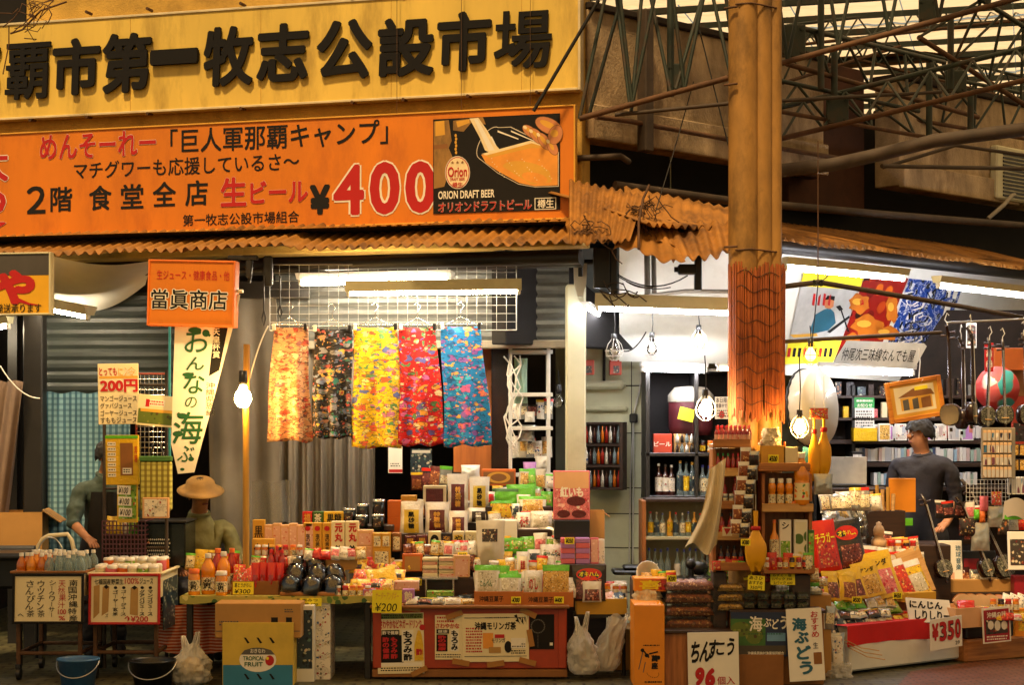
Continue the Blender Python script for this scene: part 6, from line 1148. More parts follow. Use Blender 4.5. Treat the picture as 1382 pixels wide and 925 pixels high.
# sauce shelves in front of the pillar
def shelf_tower(label,x0,x1,boards,Y,depth,back=True,ytop=0,m='wood'):
 a,c=at(x0,0,Y).x,at(x1,0,Y).x;w=c-a;o=thing('shelf_tower',label,'shelf',((a+c)/2,Y,0));zt=at(0,ytop,Y).z;zl=at(0,boards[-1][0]+5,Y).z
 MB().box((w*.3*(1 if x0>1000 else-1),depth/2,zl/2),(w*.35,depth*.8,zl-.002),0,.003).build('pedestal',M['wood_dark'],o)
 for i,(y,e)in enumerate(boards):MB().box((e,depth/2-.015,at(0,y,Y).z),(w*1.02,depth+.03,.026),0,.004).build('shelf_board',M[m],o);MB().box((e,-.034,at(0,y,Y).z+.016),(w*1.02,.008,.052),0,.003).build('ledge',M['wood_pale' if i%2 else m],o)
 for sx in(-1,1):MB().box((sx*(w/2-.01),depth/2,(zt+zl)/2),(.022,depth,zt-zl),0,.003).build('side_panel',M['wood_up'],o)
 if back:MB().box((0,depth-.006,(zt+zl)/2),(w-.04,.01,zt-zl),0).build('back_panel',M['wood_up'],o)
 return o
YS=11.42
shelf_tower('narrow wooden sauce shelf leaning against the reed wrapped pillar',962,1012,((602,.0),(641,.0),(685,.0),(727,.0),(768,.0)),YS,.2,True,606)
zb=lambda y,Y=YS:at(0,y,Y).z+.014
pr={}
def put(kind,label,px,yb,Y,group,mk):
 p=at(px,yb,Y)
 if kind not in pr:pr[kind]=mk(label);o=pr[kind]
 else:o=dup(pr[kind],label=label,group=group)
 o.location=(p.x,Y,p.z);return o
for r in range(2):
 for i in range(8):put('hot',f'red capped hot sauce bottle, top shelf, {("front", "back")[r]} row, {ORD[i]} from the left',967+i*6.1+r*2,596-r*1,YS+.01+r*.07,'hot sauce bottles on the sauce shelf',lambda l:bottle('sauce_bottle',l,'bottle',970,576,597,YS,2.6,'sauce','cap_red','print_pink2','sauce','hot sauce bottles on the sauce shelf'))
for i in range(6):put('green' if i<3 else 'hot2',f'{("green", "red")[i > 2]} capped sauce bottle on the second sauce shelf, {ORD[i % 3]} of its colour',969+i*6.8,635,YS+.01,'hot sauce bottles on the sauce shelf',(lambda l:bottle('sauce_bottle',l,'bottle',970,613,636,YS,3.0,'sauce','cap_green',None,'sauce','hot sauce bottles on the sauce shelf'))if i<3 else(lambda l:bottle('sauce_bottle',l,'bottle',970,613,636,YS,3.0,'sauce','cap_red',None,'sauce','hot sauce bottles on the sauce shelf')))
for i in range(2):put('tall',f'tall dark red sauce bottle on the third sauce shelf, {("left", "right")[i]}',977+i*15,679,YS+.05,'hot sauce bottles on the sauce shelf',lambda l:bottle('sauce_bottle',l,'bottle',977,645,680,YS,4.0,'sauce','cap_red','print_red','sauce','hot sauce bottles on the sauce shelf'))
for i in range(4):put('smalljar',f'tiny pale spice jar in front of the tall red bottles, {ORD[i]} from the left',971+i*8,680,YS+.0,'spice jars on the sauce shelf',lambda l:bottle('spice_jar',l,'jar',977,668,681,YS,3.2,'water','cap_white','print_label','jar','spice jars on the sauce shelf'))
for i in range(2):put('dark',f'dark capped chili oil bottle on the fourth sauce shelf, {("left", "right")[i]}',974+i*12,721,YS+.03,'chili oil bottles',lambda l:bottle('sauce_bottle',l,'bottle',977,694,722,YS,4.2,'sauce','cap_black','print_red','sauce','chili oil bottles'))
for i in range(4):put('soy',f'dark soy bottle on the lowest sauce shelf, {ORD[i]} from the left',973+i*9,762,YS+.03,'dark soy bottles on the lowest shelf',lambda l:bottle('sauce_bottle',l,'bottle',977,738,763,YS,3.6,'sauce_dark','cap_black','print_red','sauce','dark soy bottles on the lowest shelf'))
card_sign('small cream card with a red triangle in front of the chili oil bottles',(975,712,988,724),YS-.04,[('▼',RD)],'cream_paper',-5,group='')
for c in range(2):
 for r in range(6):
  x,y=1006+c*11-r*2.6,604+r*19.5+c*5;bag('hanging_pack',f'brown snack packet hung beside the pillar, {("left", "right")[c]} column, {ORD[r]} from the top','snack packet',(x-7,y,x+8,y+20),YS-.10-.01*c-.006*r,('white_film','silver_film')[c],(.05,.04,.95,.74),('food','print_dark')[c],d=.035,tilt=4,yaw=-12+8*c,group='brown snack packets hung in strips')
def pendant(label,px,y0,y1,Y,w,cord=0,yaw=0):
 p=at(px,y1,Y);h=(y1-y0)/F*Y;r=w/2/F*Y;o=thing('hanging_toy',label,'hanging ornament',p,(0,0,R(yaw)),'yellow hanging ornaments')
 def f(u,v):t=u*2*math.pi;rr=r*(.98-.12*math.cos(v*9))*(1 if v<.45 else max(.22,1-(v-.45)*2.6))*min(1,.55+v*3);leg=1-.16*(1-min(1,v*5))*(math.cos(t*2)<-.2);return(rr*math.cos(t),rr*.55*math.sin(t),h*v+(.10*h*(abs(math.cos(t))<.35)*max(0,1-v*6)))
 mb=MB();mb.grid(f,28,22);mb.add([f(i/28,0)for i in range(28)],[tuple(range(27,-1,-1))]);mb.build('body',M['toy_yellow'],o);MB().lathe([(r*.42,h*.68),(r*.5,h*.70),(r*.5,h*.735),(r*.38,h*.75)],n=16,sy=.6).build('neck_band',M['red_ink'],o)
 MB().tube([(0,0,h),(0,0,h+.1+cord)],.002,0,4).build('cord',M['wire_white'],o);return o
mat('toy_yellow','e0a40c',.4,var=.12)
pendant('large yellow bottle shaped ornament with a red neck band hanging from the sauce shelf',1020,690,772,YS-.2,27)
pendant('yellow long necked ornament hanging before the white drum, left of the pair',1099,556,650,11.5,15,.1);pendant('yellow long necked ornament hanging before the white drum, right of the pair',1112,554,646,11.52,19,.12,10)
for i,x in enumerate((1103,1117)):bag('ribbon',('red and yellow ribbon tie above the yellow ornaments, left end','silver wrapped stem below the yellow ornaments')[i],'ribbon',((1092,551,1118,566),(1098,640,1124,668))[i],11.48,('candy','silver_film')[i],None,None,d=.04,tilt=0)
shelf_tower('wooden shelf of mango juice standing to the right of the pillar',1028,1096,((634,-.02),(689,.0),(772,.01)),11.46,.2,True,640)
bottle('juice_bottle','large orange mango juice bottle on the shelf under the warm bulb','bottle',1082,611,682,11.46,10.5,'juice','cap_white','print_fruit' if prn('print_fruit','e8d8a0',['c81e28','e8a020','3a7a2a','e06a20'],40,.5,.35)else '','pet')
for i in range(3):put('mini',f'small pale juice bottle beside the large mango bottle, {ORD[i]} from the left',1042+i*11.5,683,11.46,'small juice bottles by the mango bottle',lambda l:bottle('juice_bottle',l,'bottle',1042,647,684,11.46,5.2,'juice','cap_white','print_label','mini','small juice bottles by the mango bottle'))
tray('card_bin','cardboard bin of small spice bottles with yellow price tag under the pillar reeds',(1027,602,1060,633),11.45,.16,'gold_box',.004);tray('card_bin','pale cardboard bin beside the spice bottle bin',(1058,604,1077,634),11.45,.16,'cream_box',.004)
for i in range(5):put('spice',f'spice bottle with pale lid in the cardboard bin, {ORD[i]} from the left',1031+i*7,628,11.49,'spice bottles in the bin',lambda l:bottle('spice_bottle',l,'bottle',1031,598,629,11.49,3.2,'sauce','cap_orange','print_label','sauce','spice bottles in the bin'))
card_sign('small yellow price tag on the front of the spice bottle bin',(1037,614,1051,625),11.44,['¥500'],tilt=0,bold=.04);plastic_carrier('crumpled cream paper wrap behind the spice bottle bin',(1026,578,1054,604),11.5,'cream_cloth',4,False,d=.12);bag('blue_packet','bright blue packet tucked behind the mango juice bottle','packet',(1078,604,1092,632),11.56,'fruit_blue',None,None,d=.03,tilt=0,roll=12)
bottle('juice_bottle','slim yellow citrus bottle on the lowest right shelf','bottle',1045,702,764,11.46,6.5,'juice','cap_orange','print_label','wine');
for i,(x0,x1,g)in enumerate(((1052,1068,'print_green'),(1072,1090,'print_lime' if prn('print_lime','e0dcc0',['2c4a1c','4a6a24','c8b83a'],14,.5,.4)else ''))):carton('juice_carton',('tall white carton with a green leaf print on the lowest right shelf','tall carton with dark green citrus print on the lowest right shelf')[i],'carton',(x0,702,x1,766),11.46,'white_paper',g,[('シ',.2,.8,.8,.95,BK)]if i==0 else None,d=.07,fz=(.1,.05,.9,.55 if i==0 else .95))
carton('green_packet','narrow green packet beside the citrus carton','packet',(1091,716,1099,766),11.44,'green_iron2','print_green',None,d=.05)
def hung_cloth(u,v):
 a,b_=at(958+22*u,634-16*u,11.2),at(924+44*u,741-8*math.sin(u*7),11.2);p=a.lerp(b_,v**.9);p.x+=.03*math.sin(v*3.1)*(1-u);p.y+=.035*math.sin(u*13+v*2)*(.25+v)-.04*math.sin(v*3.1);return p
MB().grid(hung_cloth,40,30).build('towel',M['cream_cloth'],None,'long cream cloth hanging on the left side of the sauce shelf','cloth')
# low counters with trays, posters and hand written signs
YA=11.3
def counter(label,x0,x1,y,Y,depth,m,z0=0.0):
 a,c=at(x0,0,Y).x,at(x1,0,Y).x;z=at(0,y,Y).z;o=thing('counter',label,'counter',((a+c)/2,Y,0));MB().box((0,depth/2,(z+z0)/2-.01),(c-a,depth,z-z0-.02),0,.004).build('counter_body',M[m],o);MB().box((0,depth/2-.01,z-.009),(c-a+.02,depth+.03,.018),0,.003).build('counter_top',M['wood_dark'],o);return z
zA=counter('low brown counter under the stacked food trays',894,986,851,YA,.8,'wood_up');zB=counter('low counter behind the sea grape poster',987,1112,824,YA+.06,.22,'card_dark')
carton('orange_carton','bright orange carton with black line drawing at the corner of the counter','carton',(856,848,897,960),11.22,'orange_carton' if mat('orange_carton','e08a14',.55,var=.1)else '',None,None,d=.4,base=0.0,yaw=0)
o=[q for q in bpy.data.objects if q.get('label','').startswith('bright orange carton with black')][0];b=Board(Plane(876,11.22),856,848,897,925);L=Let(b,-.003)
L.c('萬座',879,880,888,900,BK,.06).fine(868,866,890,869,1,BK).ln(868,874,862,900).ln(868,874,876,884,BK,0,1).e(867,874,2.5,2.5,BK).e(873,881,3,2.5,BK).ln(876,879,888,876,BK,0,1).ln(871,890,868,904).e(889,884,2,3,BK).fine(870,915,893,919,1,BK)
for i in range(11):t=i/10*3.14;L.e(881+8*math.cos(t+3.4),905+6*math.sin(t),.5,.5,BK)
L.done(o)
def handsign(label,bxs,Y,m,draw,tilt=0,roll=0,rz=0,name='handwritten_sign',extra=(),th=.004):
 bb=Board(Plane((bxs[0]+bxs[2])/2,Y,rz),*bxs);s=bb.thing(name,label,'sign',None,roll,tilt);panel(bb,s,m,th,'sheet',.001);L=Let(bb,-.003,extra);draw(L);L.done(s);return s
def q1(L):
 for ch,x0,y0,x1,y1 in(('ち',933,866,945,895),('ん',946,866,961,894),('す',957,864,970,890),('こ',968,868,979,885),('う',982,862,992,886)):L.t(ch,x0,y0,x1,y1,BK,.035,slant=.15)
 L.t('9',938,901,951,927,RD,.07,slant=.12).t('6',952,902,966,928,RD,.07,slant=.12).t('個入',968,914,992,925,RD,.01)
handsign('white handwritten cookie sign reading ninety six pieces on the brown counter',(929,854,998,935),YA-.04,'white_paper',q1,roll=-1)
def q2(L):
 L.r(986,836,1033,876,8).e(1008,862,22,17,8).e(1000,850,14,10,9).e(1018,858,12,12,9).r(1035,855,1060,866,10).r(986,872,1061,884,11)
 for ch,x0,y0,x1,y1 in(('海',1011,832,1029,853),('ぶ',1030,835,1041,847),('ど',1042,836,1051,850),('う',1053,832,1062,850)):L.t(ch,x0,y0,x1,y1,WH,.03,.001)
 L.fine(1010,855,1056,858,1,GR).t('沖縄県恩納村漁業協同組合',1009,880,1058,884.5,WH,.02,.001)
handsign('dark blue sea grape poster with white title taped to the counter front',(986,827,1063,887),YA+.03,'poster_navy' if mat('poster_navy','1c2a4a',.35,var=.2)else '',q2,extra=('green_iron2','leaf_print','sky_print','dark_sand')if(mat('sky_print','6a9ac0',.4),mat('dark_sand','4a4030',.4))else(),name='sea_grape_poster')
def q3(L):
 for ch,x0,y0,x1,y1 in(('海',1073,834,1093,852),('ぶ',1075,853,1095,869),('ど',1077,872,1097,891),('う',1080,893,1098,911)):L.t(ch,x0,y0,x1,y1,BL,.05)
 L.c('おすすめ',1099,826,1109,862,RD,.02).c('生',1100,868,1107,877,BK,.0).r(1100,882,1111,898,8)
handsign('tall white handwritten sea grape sign with teal and red characters',(1066,822,1114,920),YA-.02,'white_paper',q3,roll=-3,tilt=-2,extra=('card_dark',))
carton('cardboard_box','brown cardboard box below the dark sea grape poster','cardboard box',(988,888,1058,930),YA+.02,'card_dark',None,None,d=.03,base=0.0)
pt={}
def foodtray(key,label,bxs,Y,food,group,d=.22):
 x,z,w,h=bx(*bxs,Y)
 if key in pt:o=dup(pt[key],label=label);o.location=(x,Y,z);return o
 def rb(w_,d_,z0,z1,ins):return[(-w_/2+ins,-d_/2+ins,z0),(w_/2-ins,-d_/2+ins,z0),(w_/2-ins,d_/2-ins,z0),(-w_/2+ins,d_/2-ins,z0),(-w_/2,-d_/2,z1),(w_/2,-d_/2,z1),(w_/2,d_/2,z1),(-w_/2,d_/2,z1)]
 Q=[(3,2,1,0),(4,5,6,7),(0,1,5,4),(1,2,6,5),(2,3,7,6),(3,0,4,7)];mb=MB();mb.grid(lambda u,v:((u-.5)*w*.93,(v-.5)*d*.9+d/2,h*(.1+.62*(min(1,8*u*(1-u))**.4*min(1,8*v*(1-v))**.4)*(1+.14*math.sin(u*25)*math.sin(v*17)))),24,12)
 o=mb.build('food_tray',M[food],None,label,'food tray',group,(x,Y,z));c=MB();c.add([(p[0],p[1]+d/2,p[2])for p in rb(w,d,0,h*.42,.012)],Q[:1]+Q[2:]);c.add([(p[0],p[1]+d/2,p[2])for p in rb(w*.93,d*.93,h*.98,h*.44,.0)],Q[:1]+Q[2:]);c.build('clear_lid',M['film'],o);MB().box((0,d/2,h*.43),(w*1.03,d*1.03,.004)).build('rim',M['film'],o);pt[key]=o;return o
for i in range(4):foodtray('a',f'clear lidded tray of brown fried snacks, {ORD[i]} from the top of the tall stack',(897-i,781+i*17.4,969,798.4+i*17.4),YA+.12,'food','brown food trays in the tall stack')
for i in range(3):foodtray('b',f'clear lidded tray of nuts, {ORD[i]} from the top of the stack beside the seaweed',(968,787+i*13,1006,800+i*13),YA+.1,'print_nuts','nut trays in the short stack',.18)
for i in range(3):foodtray('c',f'green vegetable tray below the hanging yellow ornament, {ORD[i]} from the top',(956-i*3,752+i*13,1012,766+i*13),YA+.55,'print_green','green trays behind the brown ones')
for r in range(2):
 for i in range(5):foodtray('d',f'tray of dark green sea grapes, {("upper", "lower")[r]} layer, {ORD[i]} from the left',(1004+i*18,799+r*11.5,1021+i*18,810.5+r*11.5),YA+.1,'seaweed','sea grape trays',.15)
for i in range(4):foodtray('e',f'pale tray stacked behind the sea grapes, {ORD[i]} from the left',(1046+i*15,788+(i%2)*5,1066+i*15,800+(i%2)*4),YA+.34,'cream_box','pale trays behind the sea grapes',.16)
zz=at(0,792,YA+.6).z;MB().box((at(985,0,YA+.65).x,YA+.68,(zz+zA)/2),(.3,.3,zz-zA),0,.004).build('riser_box',M['card_dark'],None,'cardboard riser under the green vegetable trays','cardboard box');MB().box((at(1075,0,YA+.45).x,YA+.46,at(0,803,YA+.34).z/2-.002),(.42,.2,at(0,803,YA+.34).z-.004),0,.004).build('riser_box',M['card'],None,'flat cardboard riser under the pale trays','cardboard box')
card_sign('yellow price card leaning on the sea grape trays, narrow and tilted',(1009,777,1032,797),YA+.08,['あさひ','おすすめ','350円'],roll=4);card_sign('wide yellow price card standing behind the sea grape trays',(1040,774,1073,790),YA+.16,['もずく・塩','1パック 350','2パック 600'],yaw=-4);card_sign('small yellow price card below the hanging yellow ornament',(1004,768,1016,783),YA+.3,['300円'],roll=-6)
mb=MB();mb.ball((0,0,.055),.052,0,14,1.25,.9,.9);mb.ball((-.055,-.02,.085),.036,0,12)
for s_ in(-1,1):mb.lathe([(.014,0),(.001,.026)],(-.055+s_*.018,-.025,.112),0,8)
for sx in(-.05,.045):
 for sy in(-.025,.025):mb.rod((sx,sy,.05),(sx,sy,0),.018,0,8)
mb.tube([(.06,0,.06),(.085,0,.09),(.08,0,.12)],.008,0,6);p=at(943,779,YA+.75);mb.build('animal_figurine',M['black_plastic'],None,'black animal figurine standing behind the brown food trays','figurine',loc=p)
mb=MB();zz=p.z;mb.box((p.x,p.y,zz/2),(.34,.22,zz-.002),0,.004);mb.build('riser_box',M['wood_dark'],None,'dark box carrying the black animal figurine','box')
carton('printed_carton','orange and red printed carton at the left of the tall tray stack','carton',(856,781,899,799),YA+.25,'orange_carton','print_red','喜',YE,d=.2,fz=(.5,.1,.97,.9));plastic_carrier('cream wrapping cloth bundled below the orange printed carton',(850,797,899,842),YA+.3,'cream_cloth',12,False,d=.2,cat='cloth')
mb=MB();mb.lathe([(.001,0),(.05,.01),(.075,.05),(.08,.08),(.074,.08),(.045,.02),(.001,.014)],n=24);mb.build('white_bowl',M['white_metal'],None,'white tilted bowl behind the orange printed carton','bowl',loc=at(871,778,YA+.5),rot=(R(70),0,R(10)));zz=at(0,782,YA+.4).z
MB().box((at(876,0,YA+.45).x,YA+.52,zz/2),(.22,.3,zz-.004),0,.004).build('riser_box',M['wood_dark'],None,'dark box under the orange printed carton and white bowl','box')
mb=MB();random.seed(14)
for k in range(60):p=at(random.uniform(862,895),random.uniform(815,846),YA-.02)+Vector((0,random.uniform(-.03,.03),0));a_=random.uniform(0,6.28);r_=random.uniform(.012,.022);mb.flat([(0,0),(r_,r_*.5),(r_*1.6,0),(r_,-r_*.5)],0,1 if p.x>at(884,0,YA).x and random.random()<.6 else 0);n4=len(mb.v);M4=Matrix.Translation(p)@Matrix.Rotation(a_,4,'Y')@Matrix.Rotation(random.uniform(-.8,.8),4,'X');mb.v[n4-4:]=[tuple(M4@Vector(v))for v in mb.v[n4-4:]]
for k in range(7):mb.rod(at(866+k*4,850,YA),at(866+k*4+random.uniform(-3,3),822,YA),.002,0,4)
mb.build('dried_flowers',[M['purple_leaf']if mat('purple_leaf','1c1428',.6)else 0,M['flower_yellow']if mat('flower_yellow','e8a824',.6)else 0],None,'dark purple and yellow dried flowers at the corner of the counter','plant')
# white counter with red cloth, running back along the side street
PW=Plane(1154,11.84,38.0)
def wp(u,d,z):return PW.pos(u,z,-d)
RW=Matrix.Rotation(PW.rz,4,'Z');tw=thing('snack_counter','white foam counter with a red cloth band and rows of yellow snack bags','counter',wp(.5,.4,0),(0,0,PW.rz));zw=.315
MB().box((.03,0,(zw+.02)/2+.0),(1.15,.8,zw-.02),0,.012).build('counter_body',M['white_board'],tw)
mb=MB();mb.grid(lambda u,v:((u-.5)*1.16-.0,-.404-.004*math.sin(u*30)*v,zw+.004-v*(.135-.012*math.sin(u*5))),40,4);mb.grid(lambda u,v:((u-.5)*1.16,-.404+.81*v,zw+.004),2,2);mb.build('red_cloth',M['red_cloth'],tw)
MB().box((.0,.16,zw+.085),(1.14,.46,.16),0,.005).build('back_step',M['card'],tw);mb=MB();mb.box((.0,-.075,zw+.16),(1.15,.012,.02),0,.004);mb.box((.0,.16,zw+.168),(1.14,.46,.008));mb.build('red_edge',M['red_cloth'],tw)
MB().box((.0,.33,zw+.25),(1.14,.12,.16),0,.005).build('rear_step',M['wood_dark'],tw)
def wbag(label,q,u_d,film,lm,head=None,txt=None,**k):return bag('snack_bag',label,'snack bag',q,u_d,film,k.pop('lab',(.15,.08,.85,.6)),lm,txt,YE,head,d=k.pop('d',.06),yaw=k.pop('yaw',20),**k)
for i,(q,Y,m,r_)in enumerate((((1112,770,1137,812),11.98,'print_meat',3),((1132,770,1160,812),12.05,'food',8),((1138,766,1176,810),12.1,'print_meat',-8),((1160,756,1200,806),12.2,'print_nuts',-10),((1172,742,1224,808),12.32,'print_pink',-9))):
 wbag((f'yellow snack bag with a brown picture on the red step, {ORD[i]} from the near end','yellow snack bag with dark meat picture leaning on the red step, third','yellow snack bag with pale printed front before the tallest bag','tallest yellow snack bag with a lilac shell picture on the red step')[0 if i<2 else i-1],q,Y,'yellow_film',m,'yellow_film',[('アンダ',.2,.68,.8,.82,BK)]if i>2 else None,tilt=-22,roll=r_,group='yellow snack bags on the red step')
wbag('big red snack bag standing behind the yellow bags',(1098,702,1140,772),12.25,'red_film','print_red',None,[('チラガー',.12,.55,.88,.75,YE)],d=.08,tilt=-12,roll=-5)
wbag('big black snack bag with a red oval brand badge behind the yellow bags',(1124,702,1176,770),12.36,'black_film','print_meat',None,[('オキハム',.22,.68,.78,.80,YE)],lab=(.2,.06,.85,.5),oval=(.5,.74,.36,.15,'red_film'),d=.08,tilt=-12,roll=-6)
for i in range(6):wbag(f'flat dark fish packet in front on the red cloth, {ORD[i]} from the left',(1116+i*13,815+(i%2)*2,1138+i*13,860-i*2),11.84+i*.055,'white_film' if i%2==0 else 'milky_film',('print_fish','gravel_pack')[i>3],None,None,lab=(.15,.06,.85,.62),d=.04,tilt=-42,group='fish packets on the red cloth')
wbag('large flat pack of red and yellow pickles on the corner of the red cloth',(1200,818,1250,848),12.32,'milky_film','candy',None,None,lab=(.05,.25,.95,.95),d=.06,tilt=-48);wbag('leafy green packet behind the pickles on the red cloth',(1188,806,1222,828),12.3,'print_green','print_green',d=.05,tilt=-50)
wbag('red and silver slim packet next to the tallest yellow bag',(1214,752,1240,806),12.45,'print_red','print_red','white_film',tilt=-24,roll=-14);wbag('clear packet of pale sticks next to the slim red packet',(1226,754,1262,804),12.5,'print_yellow','gravel_pack','white_film',tilt=-24,roll=-14)
o=carton('wooden_paddle','pale wooden paddle packed upright behind the clear sticks','paddle',(1228,738,1268,802),12.6,'wood_pale',None,None,d=.02,tilt=-18,yaw=25);o.rotation_euler.y=R(-14)
carton('card_crate','yellow card box holding the paddle and the sticks','box',(1222,800,1268,814),12.42,'crate_yellow',None,None,d=.14,yaw=25)
def q4(L):L.t('にんじん',1231,811,1276,822,BK,.045,slant=.15);L.t('しりしりー',1236,824,1284,838,BK,.045,slant=.15)
handsign('slanted white carrot dish sign on cardboard above the price sheet',(1228,807,1287,841),12.28,'white_paper',q4,tilt=-25,roll=5,rz=20,th=.012)
def q5(L):L.t('¥',1258,841,1267,865,RD,.06).t('3',1268,839,1278,866,BK,.06).t('5',1279,838,1288,865,BK,.06).t('0',1289,836,1297,863,BK,.06).t('3',1267.6,839,1277.6,866,RD,.03,.001).t('5',1278.6,838,1287.6,865,RD,.03,.001).t('0',1288.6,836,1296.6,863,RD,.03,.001).t('29',1289,866,1295,871,BK,.01)
handsign('white price sheet with red brush 350 yen on the counter corner',(1256,834,1299,876),12.18,'white_paper',q5,roll=-2,rz=38)
wbag('silver striped long packet hanging at the near corner of the white counter',(1118,855,1142,905),11.75,'silver_film','print_white',tilt=-5,yaw=10,lab=(.2,.1,.8,.9));plastic_carrier('clear plastic bag of spare wrappings under the near counter corner',(1112,895,1152,924),11.7,'milky',15,False,d=.16)
mb=MB()
for k in range(3):p=at(1136+k*4,862+k*6,11.8);mb.tube([p,p+Vector((.12,-.03,-.06)),p+Vector((.24,-.02,-.08))],.004,0,4)
mb.build('skewer',M['wood_pale'],None,'thin bamboo skewers sticking out over the red cloth','skewers')
PV=Plane(1308,12.45,30.0);tv=thing('goods_trolley','varnished wooden trolley of shell packets at the edge of the picture','trolley',PV.pos(.35,0,-.3),(0,0,PV.rz))
zv0,zv1=at(1308,897,12.45).z,at(1308,864,12.45).z;MB().box((.05,0,(zv0+zv1)/2),(.86,.6,zv1-zv0),0,.02).build('deck',M['wood'],tv);MB().box((.05,0,zv1+.045),(.82,.57,.09),0,.01).build('tray',M['black_plastic'],tv)
for sx in(-.3,.35):
 for sy in(-.22,.2):mb=MB();mb.rod((sx-.015,sy,.032),(sx+.015,sy,.032),.032,0,14);mb.rod((sx,sy,.05),(sx,sy,zv0),.012);mb.build('caster',M['steel'],tv)
zv=zv1+.092
b=Board(PV,1284,822,1332,846);tray('open_tray','beige tray of fan shaped packets on the wooden trolley',(1284,821,1334,848),12.36,.3,'peach_box',.01,yaw=28);
for i,(x,y,s_)in enumerate(((1294,796,0),(1306,793,0),(1320,792,0),(1334,790,0),(1346,789,0))):
 k=12.5/F;p=at(x+8,828,12.46+i*.05);mb=MB();pts=[(-.02,0)]+[(.105*math.cos(t),.13*math.sin(t))for t in[R(20+j*9)for j in range(14)]];mb.prism(pts,-.006,.006);mb.prism([(x_*1.06,z_*1.06)for x_,z_ in pts],.0075,.0085,1);mb.build('shell_packet',[M['fan_pink' if i>3 else 'fan_cream'],M['wood']]if(mat('fan_cream','d8b488',.5,var=.15),mat('fan_pink','d8a088',.5,var=.15))else 0,None,f'fan shaped pale snack packet standing in the beige tray, {ORD[i]} from the left','snack packet','fan shaped packets in the beige tray',p,(R(-12),R(-4-5*i),R(20+4*i)))
bag('snack_bag','red sachet in front of the fan shaped packets','snack bag',(1293,808,1318,826),12.4,'red_film',None,None,d=.04,tilt=-40)
for i,x in enumerate((1356,1366,1376)):bag('snack_bag',f'white slanted sachet at the end of the wooden trolley, {ORD[i]} from the left','snack bag',(x-8,800,x+14,824),12.62+i*.05,'white_film',(.1,.1,.9,.9),'print_white',d=.05,tilt=-35,roll=25,group='white sachets on the wooden trolley')
def q6(L):L.r(1329,823,1363,866,8).r(1331,836,1361,856,9).t('沖縄の味',1333,826,1359,834,WH,.03,.001).e(1338,844,4,6,10,.001).e(1347,845,4,7,10,.001).e(1356,845,4,6,10,.001).fine(1332,858,1360,865,2,WH)
handsign('red framed food leaflet hanging on the front of the wooden trolley',(1327,820,1365,868),12.42,'white_paper',q6,roll=-3,rz=20,extra=('crimson','print_photo','white_film')if mat('crimson','9c1a28',.4)else(),name='leaflet')
carton('orange_packet','orange yellow packet at the far edge of the wooden trolley','packet',(1370,822,1392,860),12.55,'orange_carton','print_yellow',None,d=.05,fz=(.2,.2,.95,.9));carton('crate','brown cardboard tray edge behind the fan shaped packets','cardboard box',(1270,783,1372,800),12.95,'card',None,None,d=.25,yaw=8)
zz=at(0,800,12.95).z;MB().box((at(1325,0,13.1).x,13.12,zz/2),(.9,.35,zz-.004),0,.005,Matrix.Rotation(R(8),4,'Z')).build('display_block',M['wood_dark'],None,'dark display block under the leaning shamisen','display block')
# shamisen, leaning and hanging
def shamisen(label,p,scale,roll,tilt,yaw,skin='snake',group='shamisen'):
 o=thing('shamisen',label,'shamisen',p,(R(tilt),R(roll),R(yaw)),group);o.scale=(scale,)*3
 def sup(t,r):c,s_=math.cos(t),math.sin(t);k=.84*(abs(c)**2.6+abs(s_)**2.6)**(-1/2.6);return r*k*c*.92,r*k*s_
 n=28;mb=MB();ring=lambda r,y:[(sup(i/n*6.2832,r)[0],y,sup(i/n*6.2832,r)[1])for i in range(n)]
 lv=[ring(.094,-.032),ring(.1,-.026),ring(.102,0),ring(.1,.028),ring(.092,.034)];vs=sum(lv,[]);mb.add(vs,[(j*n+(i+1)%n,j*n+i,(j+1)*n+i,(j+1)*n+(i+1)%n)for j in range(4)for i in range(n)],0,True);mb.add(lv[4],[tuple(range(n-1,-1,-1))]);mb.build('body',M['wood_deep'],o)
 mb=MB();mb.add(ring(.092,-.033),[tuple(range(n))]);mb.build('skin',M[skin],o);MB().box((0,-.038,-.03),(.06,.012,.008),0,.002).build('bridge',M['wood_pale'],o)
 mb=MB();mb.tube([(0,-.012,.08),(0,-.012,.5),(0,-.012,.56),(0,-.004,.62),(0,.03,.68)],[.014,.013,.014,.016,.012],0,8);mb.rod((0,0,-.1),(0,0,-.13),.012);mb.build('neck',M['wood_deep'],o)
 for k in range(3):q=MB();q.rod((-.055 if k!=1 else .055,-.004,.585+k*.022),(0,-.004,.585+k*.022),.011,0,8,.006);q.build('peg',M['wood_dark'],o)
 mb=MB();[mb.rod((x,-.04,-.09),(x*.6,-.026,.58),.0012,0,3)for x in(-.008,0,.008)];mb.build('string',M['wire_white'],o);return o
for i,(bx_,by,tx_,ty,Y,yaw,lb)in enumerate(((1273,768,1258,690,12.75,15,'leaning shamisen nearest the yellow snack bags, snakeskin facing out'),(1330,767,1301,672,12.95,35,'leaning shamisen in the middle, turned partly away'),(1354,765,1309,648,13.0,25,'leaning shamisen with the long dark neck, nearest the picture edge'))):
 ln=math.hypot(tx_-bx_,ty-by)/F*Y;shamisen(lb,at(bx_,by,Y),max(.8,ln/.66),math.degrees(math.atan2(tx_-bx_,by-ty)),-12,yaw,group='shamisen leaning on the display block')
